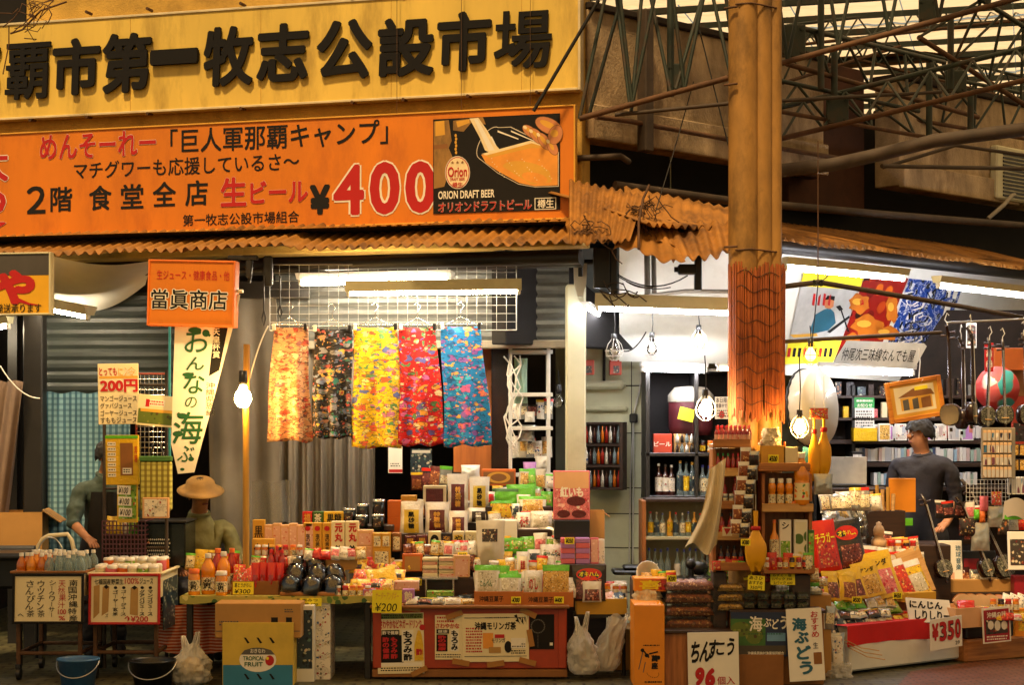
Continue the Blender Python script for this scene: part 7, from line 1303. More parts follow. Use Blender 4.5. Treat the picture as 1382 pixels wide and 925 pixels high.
for i,(x,y,ty,Y,yaw,sk,lb)in enumerate(((1283,560,440,12.7,150,'wood_deep','hanging shamisen showing its brown back beside the framed picture'),(1311,557,442,12.8,60,'snake','hanging shamisen turned side on, second on the rail'),(1331,562,456,12.9,15,'snake','hanging shamisen with grey snakeskin, third on the rail'),(1356,560,458,12.95,-5,'snake','hanging shamisen with grey snakeskin and white pegs, fourth on the rail'),(1384,560,450,13.0,20,'snake','hanging shamisen cut off by the picture edge'),(1298,566,455,13.1,100,'snake','hanging shamisen half hidden behind its neighbours, edge on'))):
 s_=shamisen(lb,at(x,y,Y),(y-ty)/F*Y/.68,random.Random(i).uniform(-3,3),0,yaw,sk,'shamisen hanging from the rail');h=MB();h.tube([(0,0,.66),(0,.0,.70),(.02,0,.73),(0,0,.78),(-.015,0,.76)],.004,0,5);h.build('hook',M['wire_white'],s_)
card=lambda lb,q,Y,m,f=None,t=None,tm=WH,d=.01,name='hanging_card',cat='card',**k:carton(name,lb,cat,q,Y,m,f,t,tm,d=d,**k)
card('narrow red banner card with white characters hanging among the shamisen',(1329,463,1341,502),13.1,'red_ink',None,'三線入門',WH,vert=True,bold=.03);card('orange paper bag hanging behind the fourth shamisen',(1342,470,1384,500),13.6,'orange_box',None,None,d=.08,name='paper_bag',cat='bag');card('black and white photograph pinned behind the shamisen',(1304,436,1318,470),14.2,'white_paper','print_photo',None,name='photograph',cat='photograph');card('brown folded case hanging behind the fourth shamisen',(1345,490,1384,535),13.7,'card_dark',None,None,d=.08,name='instrument_case',cat='case');card('red orange panel behind the last shamisen',(1366,528,1400,600),13.9,'red_orange','print_photo',None,d=.03,fz=(.05,.05,.6,.4),name='hanging_board',cat='board')
mb=MB();mb.lathe([(.001,-.02),(.155,-.018),(.165,0),(.001,.02)],n=32);p=at(1346,525,13.35);o=mb.build('round_fan',M['fan_print']if prn('fan_print','c83a3a',['e8a0a0','3ab0b8','e8e0d8','b82a3a','e06a6a'],7,.7,.3,.08,coat=.6)else 0,None,'round wrapped fan with red and turquoise print behind the shamisen','fan',loc=p,rot=(R(90),0,0))
mb=MB();mb.lathe([(.001,-.06),(.285,-.06),(.29,-.05),(.29,.05),(.285,.06),(.001,.06)],n=48);p=at(1097,550,12.6);o=mb.build('drum',M['drum_skin']if mat('drum_skin','d8d4c4',.35,var=.06,coat=.4)else 0,None,'large white drum wrapped in plastic hanging behind the pillar','drum',loc=p,rot=(R(86),0,R(52)));o.scale=(.92,.92,1);mb=MB();mb.tube([(.292*math.cos(i*.131),.292*math.sin(i*.131),-.056+.008*(i%2))for i in range(49)],.009,0,6);mb.build('drum_rope',M['iron'],o)
# accessory cards, wire rack, leaflets at the picture edge
for r in range(4):
 for c in range(7):
  x=1327+c*5.6;y=581+r*16.6;q=pr.get('acc')
  lb=f'tiny accessory card, grey panel, {ORD[r]} row from the top, {ORD[c]} from the left'
  if q is None:q=pr['acc']=carton('accessory_card',lb,'card',(x,y,x+4.8,y+14.5),12.75,'fan_cream','print_cd',None,d=.008,fz=(.05,.05,.95,.75),group='tiny cards on the accessory panel')
  else:X,Z,_,_=bx(x,y,x+4.8,y+14.5,12.75);q=dup(q,loc=(X,12.75,Z),label=lb)
MB().box(at(1347,612,12.79),(.24,.02,.36),0,.003).build('card_board',M['grey_pipe'],None,'grey panel carrying rows of tiny accessory cards','panel')
for i in range(4):card(f'small orange accessory box beside the accessory panel, {ORD[i]}',(1367+(i%2)*9,600+(i//2)*20,1375+(i%2)*9,616+(i//2)*20),12.9,'dark_lab','print_nuts',None,d=.04,name='accessory_box',cat='box',group='small orange boxes by the accessory panel')
b=Board(Plane(1332,13.0),1304,648,1362,706);g=b.thing('wire_rack','white wire rack of small toys and sachets behind the leaning shamisen','rack');mb=MB()
for i in range(13):x=-b.w/2+b.w*i/12;mb.rod((x,0,0),(x,0,b.h),.0022,0,4)
for i in range(11):mb.rod((-b.w/2,-.003,b.h*i/10),(b.w/2,-.003,b.h*i/10),.0022,0,4)
mb.build('wire_mesh',M['white_metal'],g)
for i,(q,m)in enumerate((((1322,670,1334,690),'pink_box'),((1338,664,1352,682),'candy'),((1314,688,1322,702),'green_film'),((1321,690,1330,706),'orange_box'),((1332,684,1356,712),'silver_film'),((1310,706,1336,744),'silver_film'),((1346,696,1362,722),'print_photo'),((1294,700,1318,724),'print_dark'))):bag('toy_sachet',f'{("pink heart shaped", "red and yellow", "lime green", "small orange", "crumpled silver", "long silver", "dark photo printed", "dark brown")[i]} sachet on the white wire rack','sachet',q,12.93,m,None,None,d=.05,tilt=0,group='sachets on the white wire rack')
card('photo poster card with a red foot at the picture edge',(1361,718,1392,770),12.8,'white_paper','print_photo',None,d=.01,fz=(.1,.12,.9,.8),name='poster_card',tilt=-6);card('dark red case beside the wooden trolley',(1369,778,1395,818),12.85,'crimson',None,None,d=.1,name='instrument_case',cat='case')
mb=MB();mb.grid(lambda u,v:(.1*(u-.5)*2*.9,-.04*math.sin(u*3.1)-.05*v,.13*v+.03*math.sin(u*4)),12,6);mb.build('paper_sheet',M['white_paper'],None,'curled white paper sheet on the rack at the picture edge','paper',loc=at(1370,702,12.85));card('lime green strip below the curled paper sheet',(1356,690,1384,702),12.83,'green_film',None,None,d=.01)
for i in range(5):card(f'white brochure standing upright at the picture edge, {ORD[i]} from the left',(1360+i*6,644,1365+i*6,668),13.2,'white_paper','print_cd',None,d=.02,name='brochure',cat='brochure',group='brochures at the picture edge')
carton('leaflet_bag','white bag with blue writing standing behind the nearest leaning shamisen','bag',(1268,730,1300,792),13.0,'white_paper','print_pink2',[('琉球音楽',.72,.35,.95,.9,BL)],d=.04,vert=True,fz=(.08,.03,.65,.3),tilt=-8,bold=.02);carton('instrument_case','open black and red instrument case behind the middle shamisen','case',(1300,744,1346,796),13.12,'black_plastic','crimson',None,d=.1,fz=(.05,.05,.5,.8),tilt=-10)
# counter goods in front of the record shelves
random.seed(17)
zz=at(0,735,12.9).z;MB().box((at(1180,0,13.0).x,13.05,zz/2),(1.0,.5,zz),0,.005).build('display_block',M['wood_dark'],None,'dark block behind the snack counter carrying flutes and wrapped goods','display block')
for i in range(6):p=at(1174+i*6,696,12.95);h=(.30,.36,.42,.38,.40,.34)[i];MB().rod((0,0,0),((i-3)*.008,.03,h*.8),.014,0,10).build('bamboo_flute',M['wood_pale' if i%2 else 'bamboo'],None,f'bamboo flute standing in the dark box, {ORD[i]} from the left','flute','bamboo flutes in the dark box',p-Vector((0,0,.12)))
tray('flute_box','dark square box holding the bamboo flutes',(1170,690,1222,735),12.9,.16,'wood_dark',.01);card('plain orange board standing behind the flutes',(1200,646,1236,692),13.1,'orange_carton',None,None,d=.02,name='board',cat='board')
for i in range(9):bag('wrapped_pack',f'clear wrapped pack behind the snack bags, {("lower", "middle", "upper")[i // 3]} layer, {ORD[i % 3]} from the left','wrapped pack',(1108+(i%3)*20+random.uniform(-4,4),664+(2-i//3)*16,1134+(i%3)*20,696+(2-i//3)*16),12.62+(i//3)*.06,('silver_film','milky','film')[i%3],(.2,.2,.7,.7),('print_white','print_nuts','print_label')[i%3],d=.1,tilt=-20,roll=random.uniform(-20,20),yaw=random.uniform(-30,30),group='clear wrapped packs heaped behind the snack bags')
mb=MB();mb.lathe([(.001,0),(.05,.005),(.055,.06),(.03,.09),(.038,.1),(.04,.135),(.03,.16),(.018,.17),(.02,.185),(.001,.195)],n=16);mb.build('figurine',M['fan_cream'],None,'cream figurine bottle standing between the black snack bag and orange boxes','figurine',loc=at(1186,742,12.7));MB().box(at(1186,752,12.72),(.12,.1,.1)).build('riser_box',M['dark_lab'],None,'dark riser under the cream figurine bottle','box')
carton('orange_carton','orange packet box lying behind the yellow snack bags','carton',(1192,728,1226,744),12.75,'orange_box','print_red',None,d=.1);carton('hanging_card','small lime card on the dark box beside the flutes','card',(1222,700,1232,710),12.85,'green_film',None,None,d=.004)
# black cabinet and bottle rack by the tiled wall
YK=13.4;ck=thing('dark_cabinet','tall black display cabinet with bottles and cartons beside the tiled wall','cabinet',(at(930,0,YK).x,YK,0));kx=lambda p:at(p,0,YK).x-at(930,0,YK).x;kz=lambda y:at(0,y,YK).z
for x in(874,940,992):MB().box((kx(x),.2,(kz(495)+kz(672))/2),(.035 if x!=940 else .03,.42,kz(495)-kz(672)),0,.004).build('upright',M['dark_paint'],ck)
for y in(614,672,500):MB().box((kx(933),.2,kz(y)),(kx(992)-kx(874)+.04,.42,.028),0,.004).build('shelf_board',M['dark_paint'],ck)
MB().box((kx(933),.42,kz(585)),(kx(992)-kx(874),.02,kz(495)-kz(672))).build('back_panel',M['near_black'],ck)
carton('orange_carton','orange carton with a white slanting word on the black cabinet shelf','carton',(882,586,907,612),YK+.05,'red_orange',None,[('ビール',.02,.35,.95,.6,WH)],d=.12,bold=.03)
ob=tray('bottle_crate','small wooden crate of miniature bottles on the black cabinet shelf',(910,586,938,612),YK+.06,.1,'wood_pale',.01)
for r in range(2):
 for c in range(4):p=at(914+c*6.5,598+r*13,YK+.045);MB().lathe([(.001,0),(.013,0),(.013,.04),(.005,.055),(.005,.065),(.001,.066)],n=8).build('miniature_bottle',M[('white_metal','print_dark','water')[(c+r)%3]],None,f'miniature bottle, small wooden crate, {("upper", "lower")[r]} row, {ORD[c]} from the left','bottle','miniature bottles in the small crate',p)
mb=MB();mb.lathe([(.001,0),(.15,0),(.165,.06),(.165,.26),(.15,.3),(.001,.31)],n=24);o=mb.build('red_keg',M['keg_red']if mat('keg_red','4a0c14',.6,var=.3,bump=.3)else 0,None,'dark red bag shaped keg with a grey toothed lid inside the black cabinet','keg',loc=at(932,588,YK+.2));mb=MB();mb.lathe([(.17,.25),(.172,.3),(.12,.36),(.001,.37)],n=24);mb.build('lid',M['grey_pipe'],o)
card_sign('tilted blank yellow tag hanging on the red keg',(914,551,935,568),YK+.02,[' '],tilt=0,roll=14)
def bottles(rowlab,xs,y0,y1,Y,r,liq,cap,lab,group,shape='wine',yb=None):
 for i,x in enumerate(xs):bottle('liquor_bottle',f'{rowlab}, {ORD[i]} from the left','bottle',x,y0+(i*7)%3,y1,Y,r,liq[i%len(liq)],cap[i%len(cap)],lab[i%len(lab)],shape,group)
bottles('dark liquor bottle with white label in the black cabinet',(889,898,906),626,670,YK+.06,5,['sauce_dark'],['cap_white','cap_black'],['print_white'],'dark bottles in the black cabinet')
bottles('clear liquor bottle in the black cabinet',(918,926,934),622,670,YK+.06,5,['water'],['gold','cap_black'],['print_fish','print_yellow'],'clear bottles in the black cabinet');bottles('pale bottle half hidden behind the cream cloth',(948,957),628,670,YK+.06,5,['water'],['cap_blue'],['print_label'],'bottles behind the cream cloth')
YR=12.55;rk=thing('bottle_rack','wooden rack with two shelves of clear liquor bottles below the black cabinet','rack',(at(914,0,YR).x,YR,0));rx=lambda p:at(p,0,YR).x-at(914,0,YR).x;rz_=lambda y:at(0,y,YR).z
for x in(869,960):MB().box((rx(x),.15,rz_(676)/2),(.03,.32,rz_(676)),0,.004).build('side_panel',M['wood_up'],rk)
for y in(676,727,792):MB().box((0,.15,rz_(y)),(rx(960)-rx(869)-.03,.32,.022),0,.003).build('shelf_board',M['wood_dark' if y==676 else 'cream_paint'],rk)
MB().box((0,.31,rz_(735)),(rx(960)-rx(869),.01,.6)).build('back_panel',M['cream_paint'],rk)
bottles('liquor bottle on the upper shelf of the wooden rack',(878,886,894,904,912,921,929,937,945),691,724,YR+.06,4.0,['water','water','water','gold'],['cap_red','cap_white','cap_blue','gold'],['print_yellow','print_fish','print_label'],'bottles on the upper rack shelf');bottles('clear blue capped bottle on the lower shelf of the wooden rack',(876,884,892,901,914,923,931,939,948),740,789,YR+.06,4.4,['water'],['cap_blue'],[None,'print_white',None],'blue capped bottles on the lower rack shelf')
# shelves of records along the back of the corner shop
YB=14.6;bw0,bw1=at(1100,0,YB).x,at(1420,0,YB).x;ws=thing('wall_shelf','dark wall shelves of records and books across the back of the corner shop','shelf',((bw0+bw1)/2,YB,0));sz=lambda y:at(0,y,YB).z
for y in(536,566,597,628,660):MB().box((0,.15,sz(y)),(bw1-bw0,.3,.035 if y>570 else .025),0,.004).build('shelf_board',M['wood_dark'],ws)
for x in(1100,1152,1330,1420):MB().box((at(x,0,YB).x-(bw0+bw1)/2,.15,(sz(520)+.0)/2),(.03,.3,sz(520)),0,.004).build('upright',M['dark_paint'],ws)
MB().box((0,.31,sz(600)),(bw1-bw0,.015,2.2)).build('back_panel',M['dark_wall'],ws)
cdm=[mat(f'spine_{h}',h,.35,var=.1)for h in('d8d4cc','b8bcc0','8ca8b8','c8b0a8','3a4a6a','e0dcd0','9ab0a0','c87a6a')];pc={};hue='white silver pale_blue pinkish navy cream sage_green salmon'.split();random.seed(23)
for s_,(y,h,x0,x1)in enumerate(((595,18,1156,1326),(626,19,1156,1326),(658,18,1180,1318))):
 x=x0
 while x<x1:
  w=random.uniform(3.6,5.4);hh=h*random.uniform(.82,1);k=random.choice([0,0,0,1,1,2,3,4,5,5,6,7]);X,Z,W,H=bx(x,y-hh,x+w-.4,y,YB)
  if k not in pc:pc[k]=MB().box((0,.07,.06),(.026,.14,.12),0,.001).build('record_case',cdm[k],None,'x','record');q=pc[k]
  else:q=dup(pc[k])
  q['label']=f'{hue[k].replace("_", " ")} record case on the {("upper", "middle", "lower")[s_]} record shelf behind the standing shopper';q['group']=f'{hue[k].replace("_", " ")} record cases on the {("upper", "middle", "lower")[s_]} shelf'
  q.location=(X,YB+random.uniform(-.01,.02),Z+.017);q.scale=(W/.026,1,H/.12);x+=w
random.seed(29)
for i in range(16):x=1112+i*13;h=random.uniform(10,22);m=('print_cd','print_photo','yellow_film','print_white','tin','print_pink','cream_box','print_nuts')[i%8];carton('display_item',f'{("picture", "dark photo", "yellow", "white printed", "dark metal", "pink", "cream", "golden")[i % 8]} packet on the shelf above the records, {ORD[i]} from the left','packet',(x,565-h,x+random.uniform(6,11),565),YB+.03,m,None,None,d=.05)
for i in range(14):x=1112+i*15;h=random.uniform(12,24);m=('tin','print_photo','dark_lab','print_fish','wood_dark','print_dark','silver_film')[i%7];carton('display_item',f'{("metal", "photo printed", "black", "blue grey", "brown wooden", "dark printed", "silvery")[i % 7]} box on the top shelf under the inner lamp, {ORD[i]} from the left','packet',(x,535-h,x+random.uniform(7,12),535),YB+.05,m,None,None,d=.06)
for i in range(9):x=1154+i*18;carton('magazine',f'{("white", "grey", "lilac")[i % 3]} magazine leaning on the upper record shelf, {ORD[i]} from the left','magazine',(x,572+(i%3),x+16,595),YB-.01,'white_paper',('print_white','print_cd','lilac_box')[i%3],None,d=.01,tilt=-8)
o=thing('laptop','black laptop with a grey screen on the back counter beside the pillar','laptop',at(1140,657,13.6),(0,0,R(-12)));MB().box((0,.0,.01),(.32,.22,.02),0,.004).build('keyboard_base',M['black_plastic'],o);MB().box((0,.12,.13),(.32,.012,.24),0,.004).build('screen_lid',M['grey_pipe'],o,rot=(R(-12),0,0));zz=at(0,658,13.6).z
MB().box((at(1140,0,13.6).x,13.7,zz-.02),(.7,.5,.035),0,.004).build('counter_board',M['wood_dark'],None,'dark counter board under the black laptop','counter')
carton('speaker_box','patterned black speaker box standing between laptop and records','speaker',(1150,610,1166,656),13.9,'black_plastic','print_cd',None,d=.12);carton('yellow_box','plain yellow carton on the shelf behind the green notice','carton',(1152,578,1184,596),14.4,'yellow_film',None,None,d=.1);carton('white_binder','white binder with orange picture beside the yellow carton','binder',(1186,572,1202,596),14.4,'white_paper','print_nuts',None,d=.05)
# people behind the stalls
for n_,h_ in(('skin','b07850'),('hair','14100e'),('shirt_dark','34443a'),('shirt_brown','6e6a3c'),('jacket','24222a'),('trousers','23232a'),('straw','8c6a30'),('shoe','1a1614'),('eye_white','d8d0c4')):mat(n_,h_,.75,var=.3,scale=9,bump=.0 if n_=='skin' else .5,bscale=14)
def person(label,loc,yaw,H,J,shirt,legs='trousers',hat=None,hair_long=False,apron=None):
 """J: pose of the joints, z up, facing -y, for a figure H tall; one skin surface grown over the joints"""
 k=H/1.65;o=thing('person',label,'person',loc,(0,0,R(yaw)))
 pts,edges,rad,mats=[],[],[],[]
 def chain(names,parent=None):
  last=parent
  for nm,p,r,m in names:
   pts.append(tuple(c*k for c in p));rad.append((r[0]*k,r[1]*k)if isinstance(r,tuple)else(r*k,r*k));mats.append(m);i=len(pts)-1
   if last is not None:edges.append((last,i))
   last=i;ids[nm]=i
  return last
 ids={};S_,L_2,K_=0,1,2
 chain([('pelvis',J['pelvis'],(.15,.11),L_2),('waist',J['waist'],(.135,.1),S_),('chest',J['chest'],(.16,.11),S_),('neck0',J['neck0'],(.075,.065),S_),('neck',J['neck'],.06,K_),('jaw',J['jaw'],(.062,.07),K_),('head',J['head'],(.078,.092),K_),('crown',J['crown'],(.06,.07),K_)])
 chain([('nose',J['nose'],.012,K_)],ids['head'])
 for s_ in(-1,1):
  t='L' if s_<0 else 'R';A=J['arm'+t];chain([('sh'+t,A[0],.062,S_),('el'+t,A[1],.042,S_),('fa'+t,tuple((a+b_)/2 for a,b_ in zip(A[1],A[2])),.036,K_),('wr'+t,A[2],.026,K_),('pa'+t,A[3],(.038,.018),K_)],ids['chest'])
  d=(Vector(A[3])-Vector(A[2])).normalized();sd=d.orthogonal().normalized()if abs(d.z)>.9 else Vector((-d.y,d.x,0)).normalized()
  for f in range(4):q=Vector(A[3])+d*.03+sd*(f-1.5)*.02;chain([(f'f{f}a'+t,tuple(q+d*.025),.0095,K_),(f'f{f}b'+t,tuple(q+d*(.058+.012*(f in(1,2)))+Vector((0,0,-.012))),.008,K_)],ids['pa'+t])
  q=Vector(A[2])+d*.03-sd*.04*s_;chain([('th'+t,tuple(q+d*.03-sd*.01*s_),.0105,K_)],ids['wr'+t])
  G=J['leg'+t];chain([('hp'+t,G[0],.092,L_2),('kn'+t,G[1],.062,L_2),('ca'+t,tuple(a*.65+b_*.35 for a,b_ in zip(G[1],G[2])),.055,L_2),('an'+t,G[2],.04,L_2),('to'+t,(G[2][0],G[2][1]-.15,G[2][2]-.045),(.042,.03),3)],ids['pelvis'])
 me=bpy.data.meshes.new('body');me.from_pydata(pts,edges,[]);b=bpy.data.objects.new('body_cage',me);COL.objects.link(b);sk=b.modifiers.new('skin','SKIN');sk.use_smooth_shade=True;b.modifiers.new('sub','SUBSURF').levels=3
 for i,v in enumerate(me.skin_vertices[0].data):v.radius=rad[i];v.use_root=i==0
 dg=bpy.context.evaluated_depsgraph_get();mm=bpy.data.meshes.new_from_object(b.evaluated_get(dg));bpy.data.objects.remove(b)
 for m in(shirt,legs,'skin','shoe'):mm.materials.append(M[m])
 P_=[Vector(p)for p in pts];segs=edges
 for f in mm.polygons:
  c=f.center;best=None
  for a,b2 in segs:
   d=P_[b2]-P_[a];t=max(0,min(1,(c-P_[a]).dot(d)/max(d.length_squared,1e-9)));q=P_[a]+d*t;dist=(c-q).length-(rad[a][0]*(1-t)+rad[b2][0]*t)
   if best is None or dist<best[0]:best=(dist,mats[b2]if t>.45 else mats[a])
  f.material_index=best[1];f.use_smooth=True
 cl={}
 for f in mm.polygons:
  for vi in f.vertices:cl[vi]=cl.get(vi,True)and f.material_index in(0,1)
 nr=[v.normal.copy()for v in mm.vertices]
 for vi,c in cl.items():
  if c:v=mm.vertices[vi];q=v.co;v.co=q+nr[vi]*(.012+.012*mnoise.noise(Vector((q.x*9+q.z*5,q.y*9,q.z*14)))+.007*mnoise.noise(q*34))
 body=bpy.data.objects.new('body',mm);COL.objects.link(body);body.parent=o
 hd,cr,ns=Vector(J['head'])*k,Vector(J['crown'])*k,Vector(J['nose'])*k;fw=(ns-hd).normalized();up=(cr-hd).normalized();rt=fw.cross(up).normalized();up=rt.cross(fw).normalized()
 fr=Matrix((rt,fw,up)).transposed().to_4x4();hc=hd+up*.015*k
 mb=MB();mb.M=Matrix.Translation(hc)@fr;r=.108*k
 def hair(u,v):
  t=u*6.2832;ph=v*math.pi*.5*(1.04-.24*math.tanh(4*(math.sin(t)-.2)));g_=1+.09*mnoise.noise(Vector((math.cos(t)*4,math.sin(t)*4,ph*5)))+.05*mnoise.noise(Vector((math.cos(t)*13,math.sin(t)*13,ph*6)));return(r*.93*g_*math.sin(ph)*math.cos(t),r*1.08*g_*math.sin(ph)*math.sin(t)-.006,r*1.04*g_*math.cos(ph)-.01*v*math.sin(t*9))
 mb.grid(hair,60,18);mb.build('hair',M['hair'],o);mb=MB();mb.M=Matrix.Translation(hd)@fr
 for s_ in(-1,1):mb.ball((s_*.031*k,.080*k,.012*k),.007*k,0,8);mb.ball((s_*.031*k,.087*k,.012*k),.0035*k,1,8);mb.box((s_*.031*k,.086*k,.033*k),(.022*k,.006*k,.003*k),1)
 mb.build('eyes',[M['eye_white'],M['hair']],o);mb=MB();mb.M=Matrix.Translation(hd)@fr;mb.box((0,.086*k,-.042*k),(.042*k,.014*k,.010*k),0,.003);mb.build('mouth',M['lip']if mat('lip','7a3a30',.5)else 0,o);mb=MB();mb.M=Matrix.Translation(hd)@fr
 for s_ in(-1,1):mb.ball((s_*.085*k,-.005,.0),.026*k,0,8,.4,.7,1.1)
 mb.build('ears',M['skin'],o)
 cp=Vector(J['neck0'])*k;c=MB();c.tube([cp+Vector((.066*math.cos(t*.449),.062*math.sin(t*.449)-.01,.02+.012*math.sin(t*.449)))*k for t in range(15)],.016,0,8);c.build('collar',M[shirt],o)
 if apron:
  a_=MB();zc,zp=J['chest'][2]*k,J['pelvis'][2]*k;ly=lambda z:(J['chest'][1]-J['pelvis'][1])*k*max(0,(z-zp)/(zc-zp))
  a_.grid(lambda u,v:((u-.5)*(.3-.1*max(0,v-.6))*k,ly(zp-.3*k+v*(zc+.05*k-zp+.3*k))-(.155-.05*(2*u-1)**2)*k-.008*math.sin(u*19+v*3),zp-.3*k+v*(zc+.05*k-zp+.3*k)),16,16);a_.build('apron',M[apron],o)
 if hat:mb=MB();mb.M=Matrix.Translation(hc+up*.05*k)@fr;mb.lathe([(.001,.06),(.075,.056),(.1,.036),(.108,.0),(.14,-.014),(.168,-.03),(.165,-.035),(.105,-.01)],n=28,sx=k,sy=k*1.08);mb.build('hat',M[hat],o)
 return o
def pose(z,lean=0.0,seated=False,headturn=0.0,nod=0.0):
 J={};f=lambda x,y,h:(x,y-lean*max(0,h-z),h)
 if seated:
  J.update(pelvis=(0,0,z),legL=((-.1,-.04,z-.01),(-.12,-.42,z+.02),(-.12,-.4,.09)),legR=((.1,-.04,z-.01),(.12,-.42,z+.02),(.12,-.42,.09)))
 else:J.update(pelvis=(0,0,z),legL=((-.1,0,z-.07),(-.11,-.03,.48),(-.11,.03,.09)),legR=((.1,0,z-.07),(.11,-.01,.48),(.12,.03,.09)))
 J.update(waist=f(0,0,z+.16),chest=f(0,0,z+.36),neck0=f(0,.01,z+.52),neck=f(0,.0,z+.56),jaw=f(headturn*.02,-.025-nod,z+.625),head=f(headturn*.02,-.015-nod,z+.69-nod*.4),crown=f(0,-.005-nod,z+.765-nod*.6))
 h=J['head'];J['nose']=(h[0]+.11*math.sin(headturn),h[1]-.105*math.cos(headturn),h[2]-.015-nod*.5);return J
J=pose(.88,.18,nod=.03,headturn=.5);J['armL']=((-.2,-.08,1.3),(-.27,-.2,1.06),(-.2,-.42,.95),(-.19,-.49,.93));J['armR']=((.2,-.08,1.3),(.27,-.22,1.06),(.2,-.45,.97),(.19,-.52,.95))
person('vendor in a dark green shirt bending over the tea trolley',(at(140,0,12.62).x,12.62,0),24,1.5,J,'shirt_dark',apron='dark_paint')
J=pose(.5,.22,True,headturn=.35,nod=.03);J['armL']=((-.2,-.08,.93),(-.27,-.2,.7),(-.16,-.42,.66),(-.14,-.49,.65));J['armR']=((.2,-.08,.93),(.28,-.2,.7),(.2,-.42,.68),(.18,-.49,.67))
person('seated vendor in a brown top and straw hat behind the left stall',(at(268,0,12.85).x,12.85,0),12,1.6,J,'shirt_brown',hat='straw');mb=MB();mb.box((0,0,.4),(.36,.36,.04),0,.01)
for sx in(-.15,.15):
 for sy in(-.15,.15):mb.rod((sx,sy,0),(sx,sy,.4),.014)
mb.build('stool',M['wood_dark'],None,'wooden stool under the seated vendor in the straw hat','stool',loc=(at(268,0,12.85).x,12.87,0))
J=pose(.90,.05,headturn=-.7);J['armL']=((-.2,-.02,1.37),(-.25,.0,1.1),(-.22,-.2,.95),(-.21,-.27,.93));J['armR']=((.2,-.02,1.37),(.25,.02,1.1),(.23,-.16,.93),(.22,-.23,.91))
person('shopper in a dark jacket standing in front of the record shelves',(at(1246,0,13.5).x,13.5,0),-30,1.62,J,'jacket')
# more small goods packed between the larger ones
FILMS=[('white','white_film','print_white'),('yellow','yellow_film','print_yellow'),('red','red_film','print_red'),('clear','milky_film','print_nuts'),('green','green_film','print_green'),('silver','silver_film','print_label'),('brown','maroon_film','food'),('pink','white_film','print_pink'),('gold','print_nuts','print_label'),('black','black_film','print_meat')]
def fill(where,x0,x1,yb,Y,h0,h1,w0,w1,seed,pick=range(10),tilt=-14,d=.05,yaw=0,dy=0.0,dY=0.0,cat='snack packet'):
 rnd=random.Random(seed);x=x0;n=0;pick=list(pick)
 while x<x1 and n<20:
  w,h=rnd.uniform(w0,w1),rnd.uniform(h0,h1);c,f,l=FILMS[rnd.choice(pick)];t=(x-x0)/(x1-x0)
  bag('snack_packet',f'{c} packet {where}, {ORD[n]} from the left',cat,(x-1,yb-h+dy*t,x+w+1,yb+dy*t),Y+dY*t+rnd.uniform(-.015,.015),f,(.1,rnd.uniform(.05,.3),.9,rnd.uniform(.6,.85)),l,None,BK,rnd.choice([None,None,'green_film','red_film','white_film','yellow_film']),.14,d,tilt+rnd.uniform(-6,6),yaw+rnd.uniform(-14,14),f'packets {where}',roll=rnd.uniform(-7,7))
  x+=w*rnd.uniform(.8,.98);n+=1
fill('on the top step behind the green bags',664,742,684,12.62,20,30,12,20,1,(0,4,1,3))
fill('on the fourth step of the middle stall',660,746,714,12.4,16,24,10,17,2,(0,3,7,8,5))
fill('on the third step of the middle stall',662,750,748,12.2,20,30,11,19,3,(0,3,5,7,4))
fill('on the second step of the middle stall',660,760,778,11.98,20,28,11,18,4,(0,1,3,5,8))
fill('squeezed into the first snack tray',642,704,808,11.74,28,38,12,17,5,(0,4,3))
fill('squeezed into the second snack tray',708,770,808,11.75,28,40,12,17,6,(3,8,0,2))
fill('in front of the dark labelled row',545,640,750,12.05,14,22,9,14,7,(6,8,0,7))
fill('lying along the red cabinet edge',548,640,817,11.62,10,15,15,24,8,(5,0,8,9),-48)
fill('behind the white yellow labelled pouches',545,640,700,12.55,22,34,13,20,9,(6,0,8,3))
fill('between the gold boxes and the candy bags',484,545,772,12.02,14,22,10,15,10,(1,8,2,6))
fill('heaped at the near end of the left stall',452,500,806,11.72,14,24,12,18,11,(1,8,2,7),-35)
fill('below the pale pink packs of the left stall',338,420,768,11.96,12,20,10,15,12,(0,7,8,2))
fill('in the front row by the chili tray',376,402,770,12.0,16,22,9,13,13,(9,2,5))
fill('behind the yellow snack bags of the side counter',1112,1232,778,12.42,26,40,15,24,14,(2,9,1,3,6),-14,.06,20,-6,.3)
fill('in the second row on the red cloth',1112,1200,824,12.0,14,22,13,19,15,(0,5,3,4),-40,.04,20,-4,.3)
fill('lying on the far half of the red cloth',1196,1252,846,12.2,14,20,14,20,16,(2,4,1,3),-45,.04,30,-8,.25)
fill('at the foot of the mango juice shelf',1030,1096,786,11.62,14,22,11,17,17,(1,8,2,0))
fill('around the red keg side of the yellow crate',782,842,812,11.98,18,30,13,20,18,(9,2,7,0))
fill('hung in the wire rack near the picture edge',1304,1364,700,12.97,14,24,8,13,19,(2,4,5,9,7),0,.03)
fill('on the rack below the wrapped fan',1362,1388,716,13.05,16,26,8,12,20,(0,5,2),0,.03)
fill('in the lower hanging strip beside the accessory panel',1300,1330,735,12.95,18,30,9,14,21,(5,0,9),0,.03)
fill('in front of the fan shaped packets',1290,1330,830,12.42,9,14,9,14,22,(7,0,2),-40,.03)
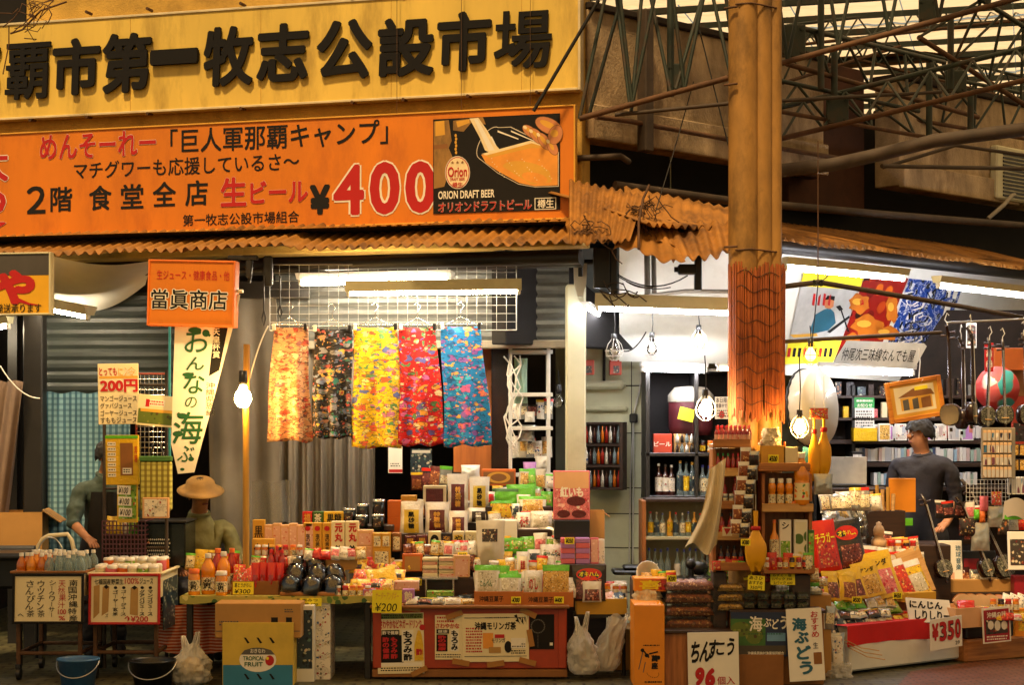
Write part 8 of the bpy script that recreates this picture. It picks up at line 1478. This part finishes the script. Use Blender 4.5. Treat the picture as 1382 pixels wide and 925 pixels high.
for i,(x,y,Y,t)in enumerate(((556,782,11.95,'¥500'),(690,806,11.6,'¥300'),(748,806,11.6,'¥400'),(762,726,11.98,'¥350'),(618,746,12.04,'¥600'),(452,770,11.95,'¥250'),(900,777,11.4,'¥200'),(1150,806,11.98,'¥500'),(1205,800,12.2,'¥450'),(1000,728,11.22,'¥380'))):
 card_sign(f'tiny yellow price tag {("by the flat white packs", "on the first snack tray", "on the second snack tray", "below the pink gift box", "at the end of the dark labelled row", "under the yellow candy boxes", "on top of the brown food trays", "among the near yellow snack bags", "before the tallest yellow snack bag", "on the sauce shelf edge")[i]}',(x,y,x+13,y+9),Y-.03,[t],tilt=-6,bold=.04,name='price_tag')
fill('piled behind the black snack bag',1108,1180,690,12.55,22,34,13,20,31,(3,5,0,5),-10,.07)
fill('leaning below the bamboo flutes',1176,1236,744,12.8,16,28,11,18,32,(5,0,9,3),-8)
fill('hung over the leaning shamisen',1262,1300,700,13.0,18,28,10,15,33,(5,9,0),0,.03)
fill('beside the middle leaning shamisen',1296,1330,792,13.04,20,30,12,17,34,(6,9,5),-10)
fill('in the third row on the red cloth',1116,1200,838,11.9,12,18,14,20,35,(5,0,9),-45,.04,20,-5,.3)
fill('piled on the counter behind the sea grapes',1030,1110,792,11.7,12,18,11,17,36,(1,8,4,0),-20)
fill('tucked beside the orange printed carton',866,900,790,11.7,16,24,11,16,37,(2,1,8),-12)
fill('on the ledge of the sauce shelf',962,1000,770,11.40,10,16,8,12,38,(4,1,2),-8,.03)
fill('on the bottom ledge of the mango shelf',1030,1094,770,11.44,12,26,8,13,39,(1,8,2,7),-6,.03)
fill('in the purple mesh basket',142,192,722,12.25,16,26,11,16,40,(1,4,0),-5)
fill('behind the juice bottles of the left stall',250,316,770,12.1,20,32,11,17,41,(1,8,2,6),-8)
fill('clipped in a row below the wire grid rail',556,606,662,12.75,24,36,12,16,42,(9,6,5),0,.03)
fill('in the white storage rack',692,742,618,13.25,18,34,10,16,43,(0,5,3),-4)
fill('on the lower shelf of the white storage rack',690,740,566,13.3,16,30,10,16,44,(0,9,5),-4)
def jars(where,x0,x1,yb,Y,r,h,seed,dY=0.0,dy=0.0):
 rnd=random.Random(seed);x=x0+r;n=0;own={}
 while x<x1 and n<20:
  c,q,cp,l=rnd.choice((('red','sauce','cap_red','print_label'),('amber','tea','cap_white','print_white'),('brown','sauce_dark','cap_black','print_yellow'),('orange','juice','cap_orange','print_label'),('dark','sauce_dark','gold','print_red')));t=(x-x0)/(x1-x0);lb=f'small {c} jar {where}, {ORD[n]} from the left';p=at(x,yb+dy*t,Y+dY*t)
  if c in own:o=dup(own[c],label=lb)
  else:o=own[c]=bottle('jar',lb,'jar',x,yb-h,yb,Y,r,q,cp,l,'jar',f'jars {where}')
  o.location=p;x+=r*rnd.uniform(2.15,2.6);n+=1
jars('along the front of the left stall',452,500,806,11.64,4.2,15,1);jars('behind the snack trays',640,762,790,11.86,4.4,20,2);jars('on the long riser of the left stall',344,410,752,11.98,4.0,16,3);jars('before the tall liquor cartons',1032,1094,768,11.43,3.6,15,4);jars('on the yellow crate stand',784,842,806,11.9,4.5,18,5);jars('under the warm caged bulb',1060,1094,690,11.45,3.2,13,6);jars('along the black cabinet shelf',944,988,611,13.46,4,16,7);jars('among the orange boxes by the flutes',1180,1236,748,12.7,4.2,18,8);jars('beside the fan shaped packets',1336,1378,826,12.5,4.4,17,9)
fill('at the front of the long riser',410,482,756,11.94,12,18,10,15,51,(7,0,2,8));fill('on the steps beside the clear sugar pouch',604,646,770,12.02,16,26,10,15,52,(8,0,1,6));fill('in the uppermost row near the column',700,746,660,12.66,18,28,11,16,53,(0,4,8,3));fill('hung on the near edge of the side counter',1100,1120,850,11.66,24,34,9,13,54,(5,9,0),0,.03);fill('in the far row of the red step',1180,1262,800,12.66,22,34,12,18,55,(2,1,6,9),-12,.05,20,-4,.2);fill('along the trolley edge before the leaflet',1336,1384,838,12.42,10,16,10,15,56,(2,1,7),-30,.03)
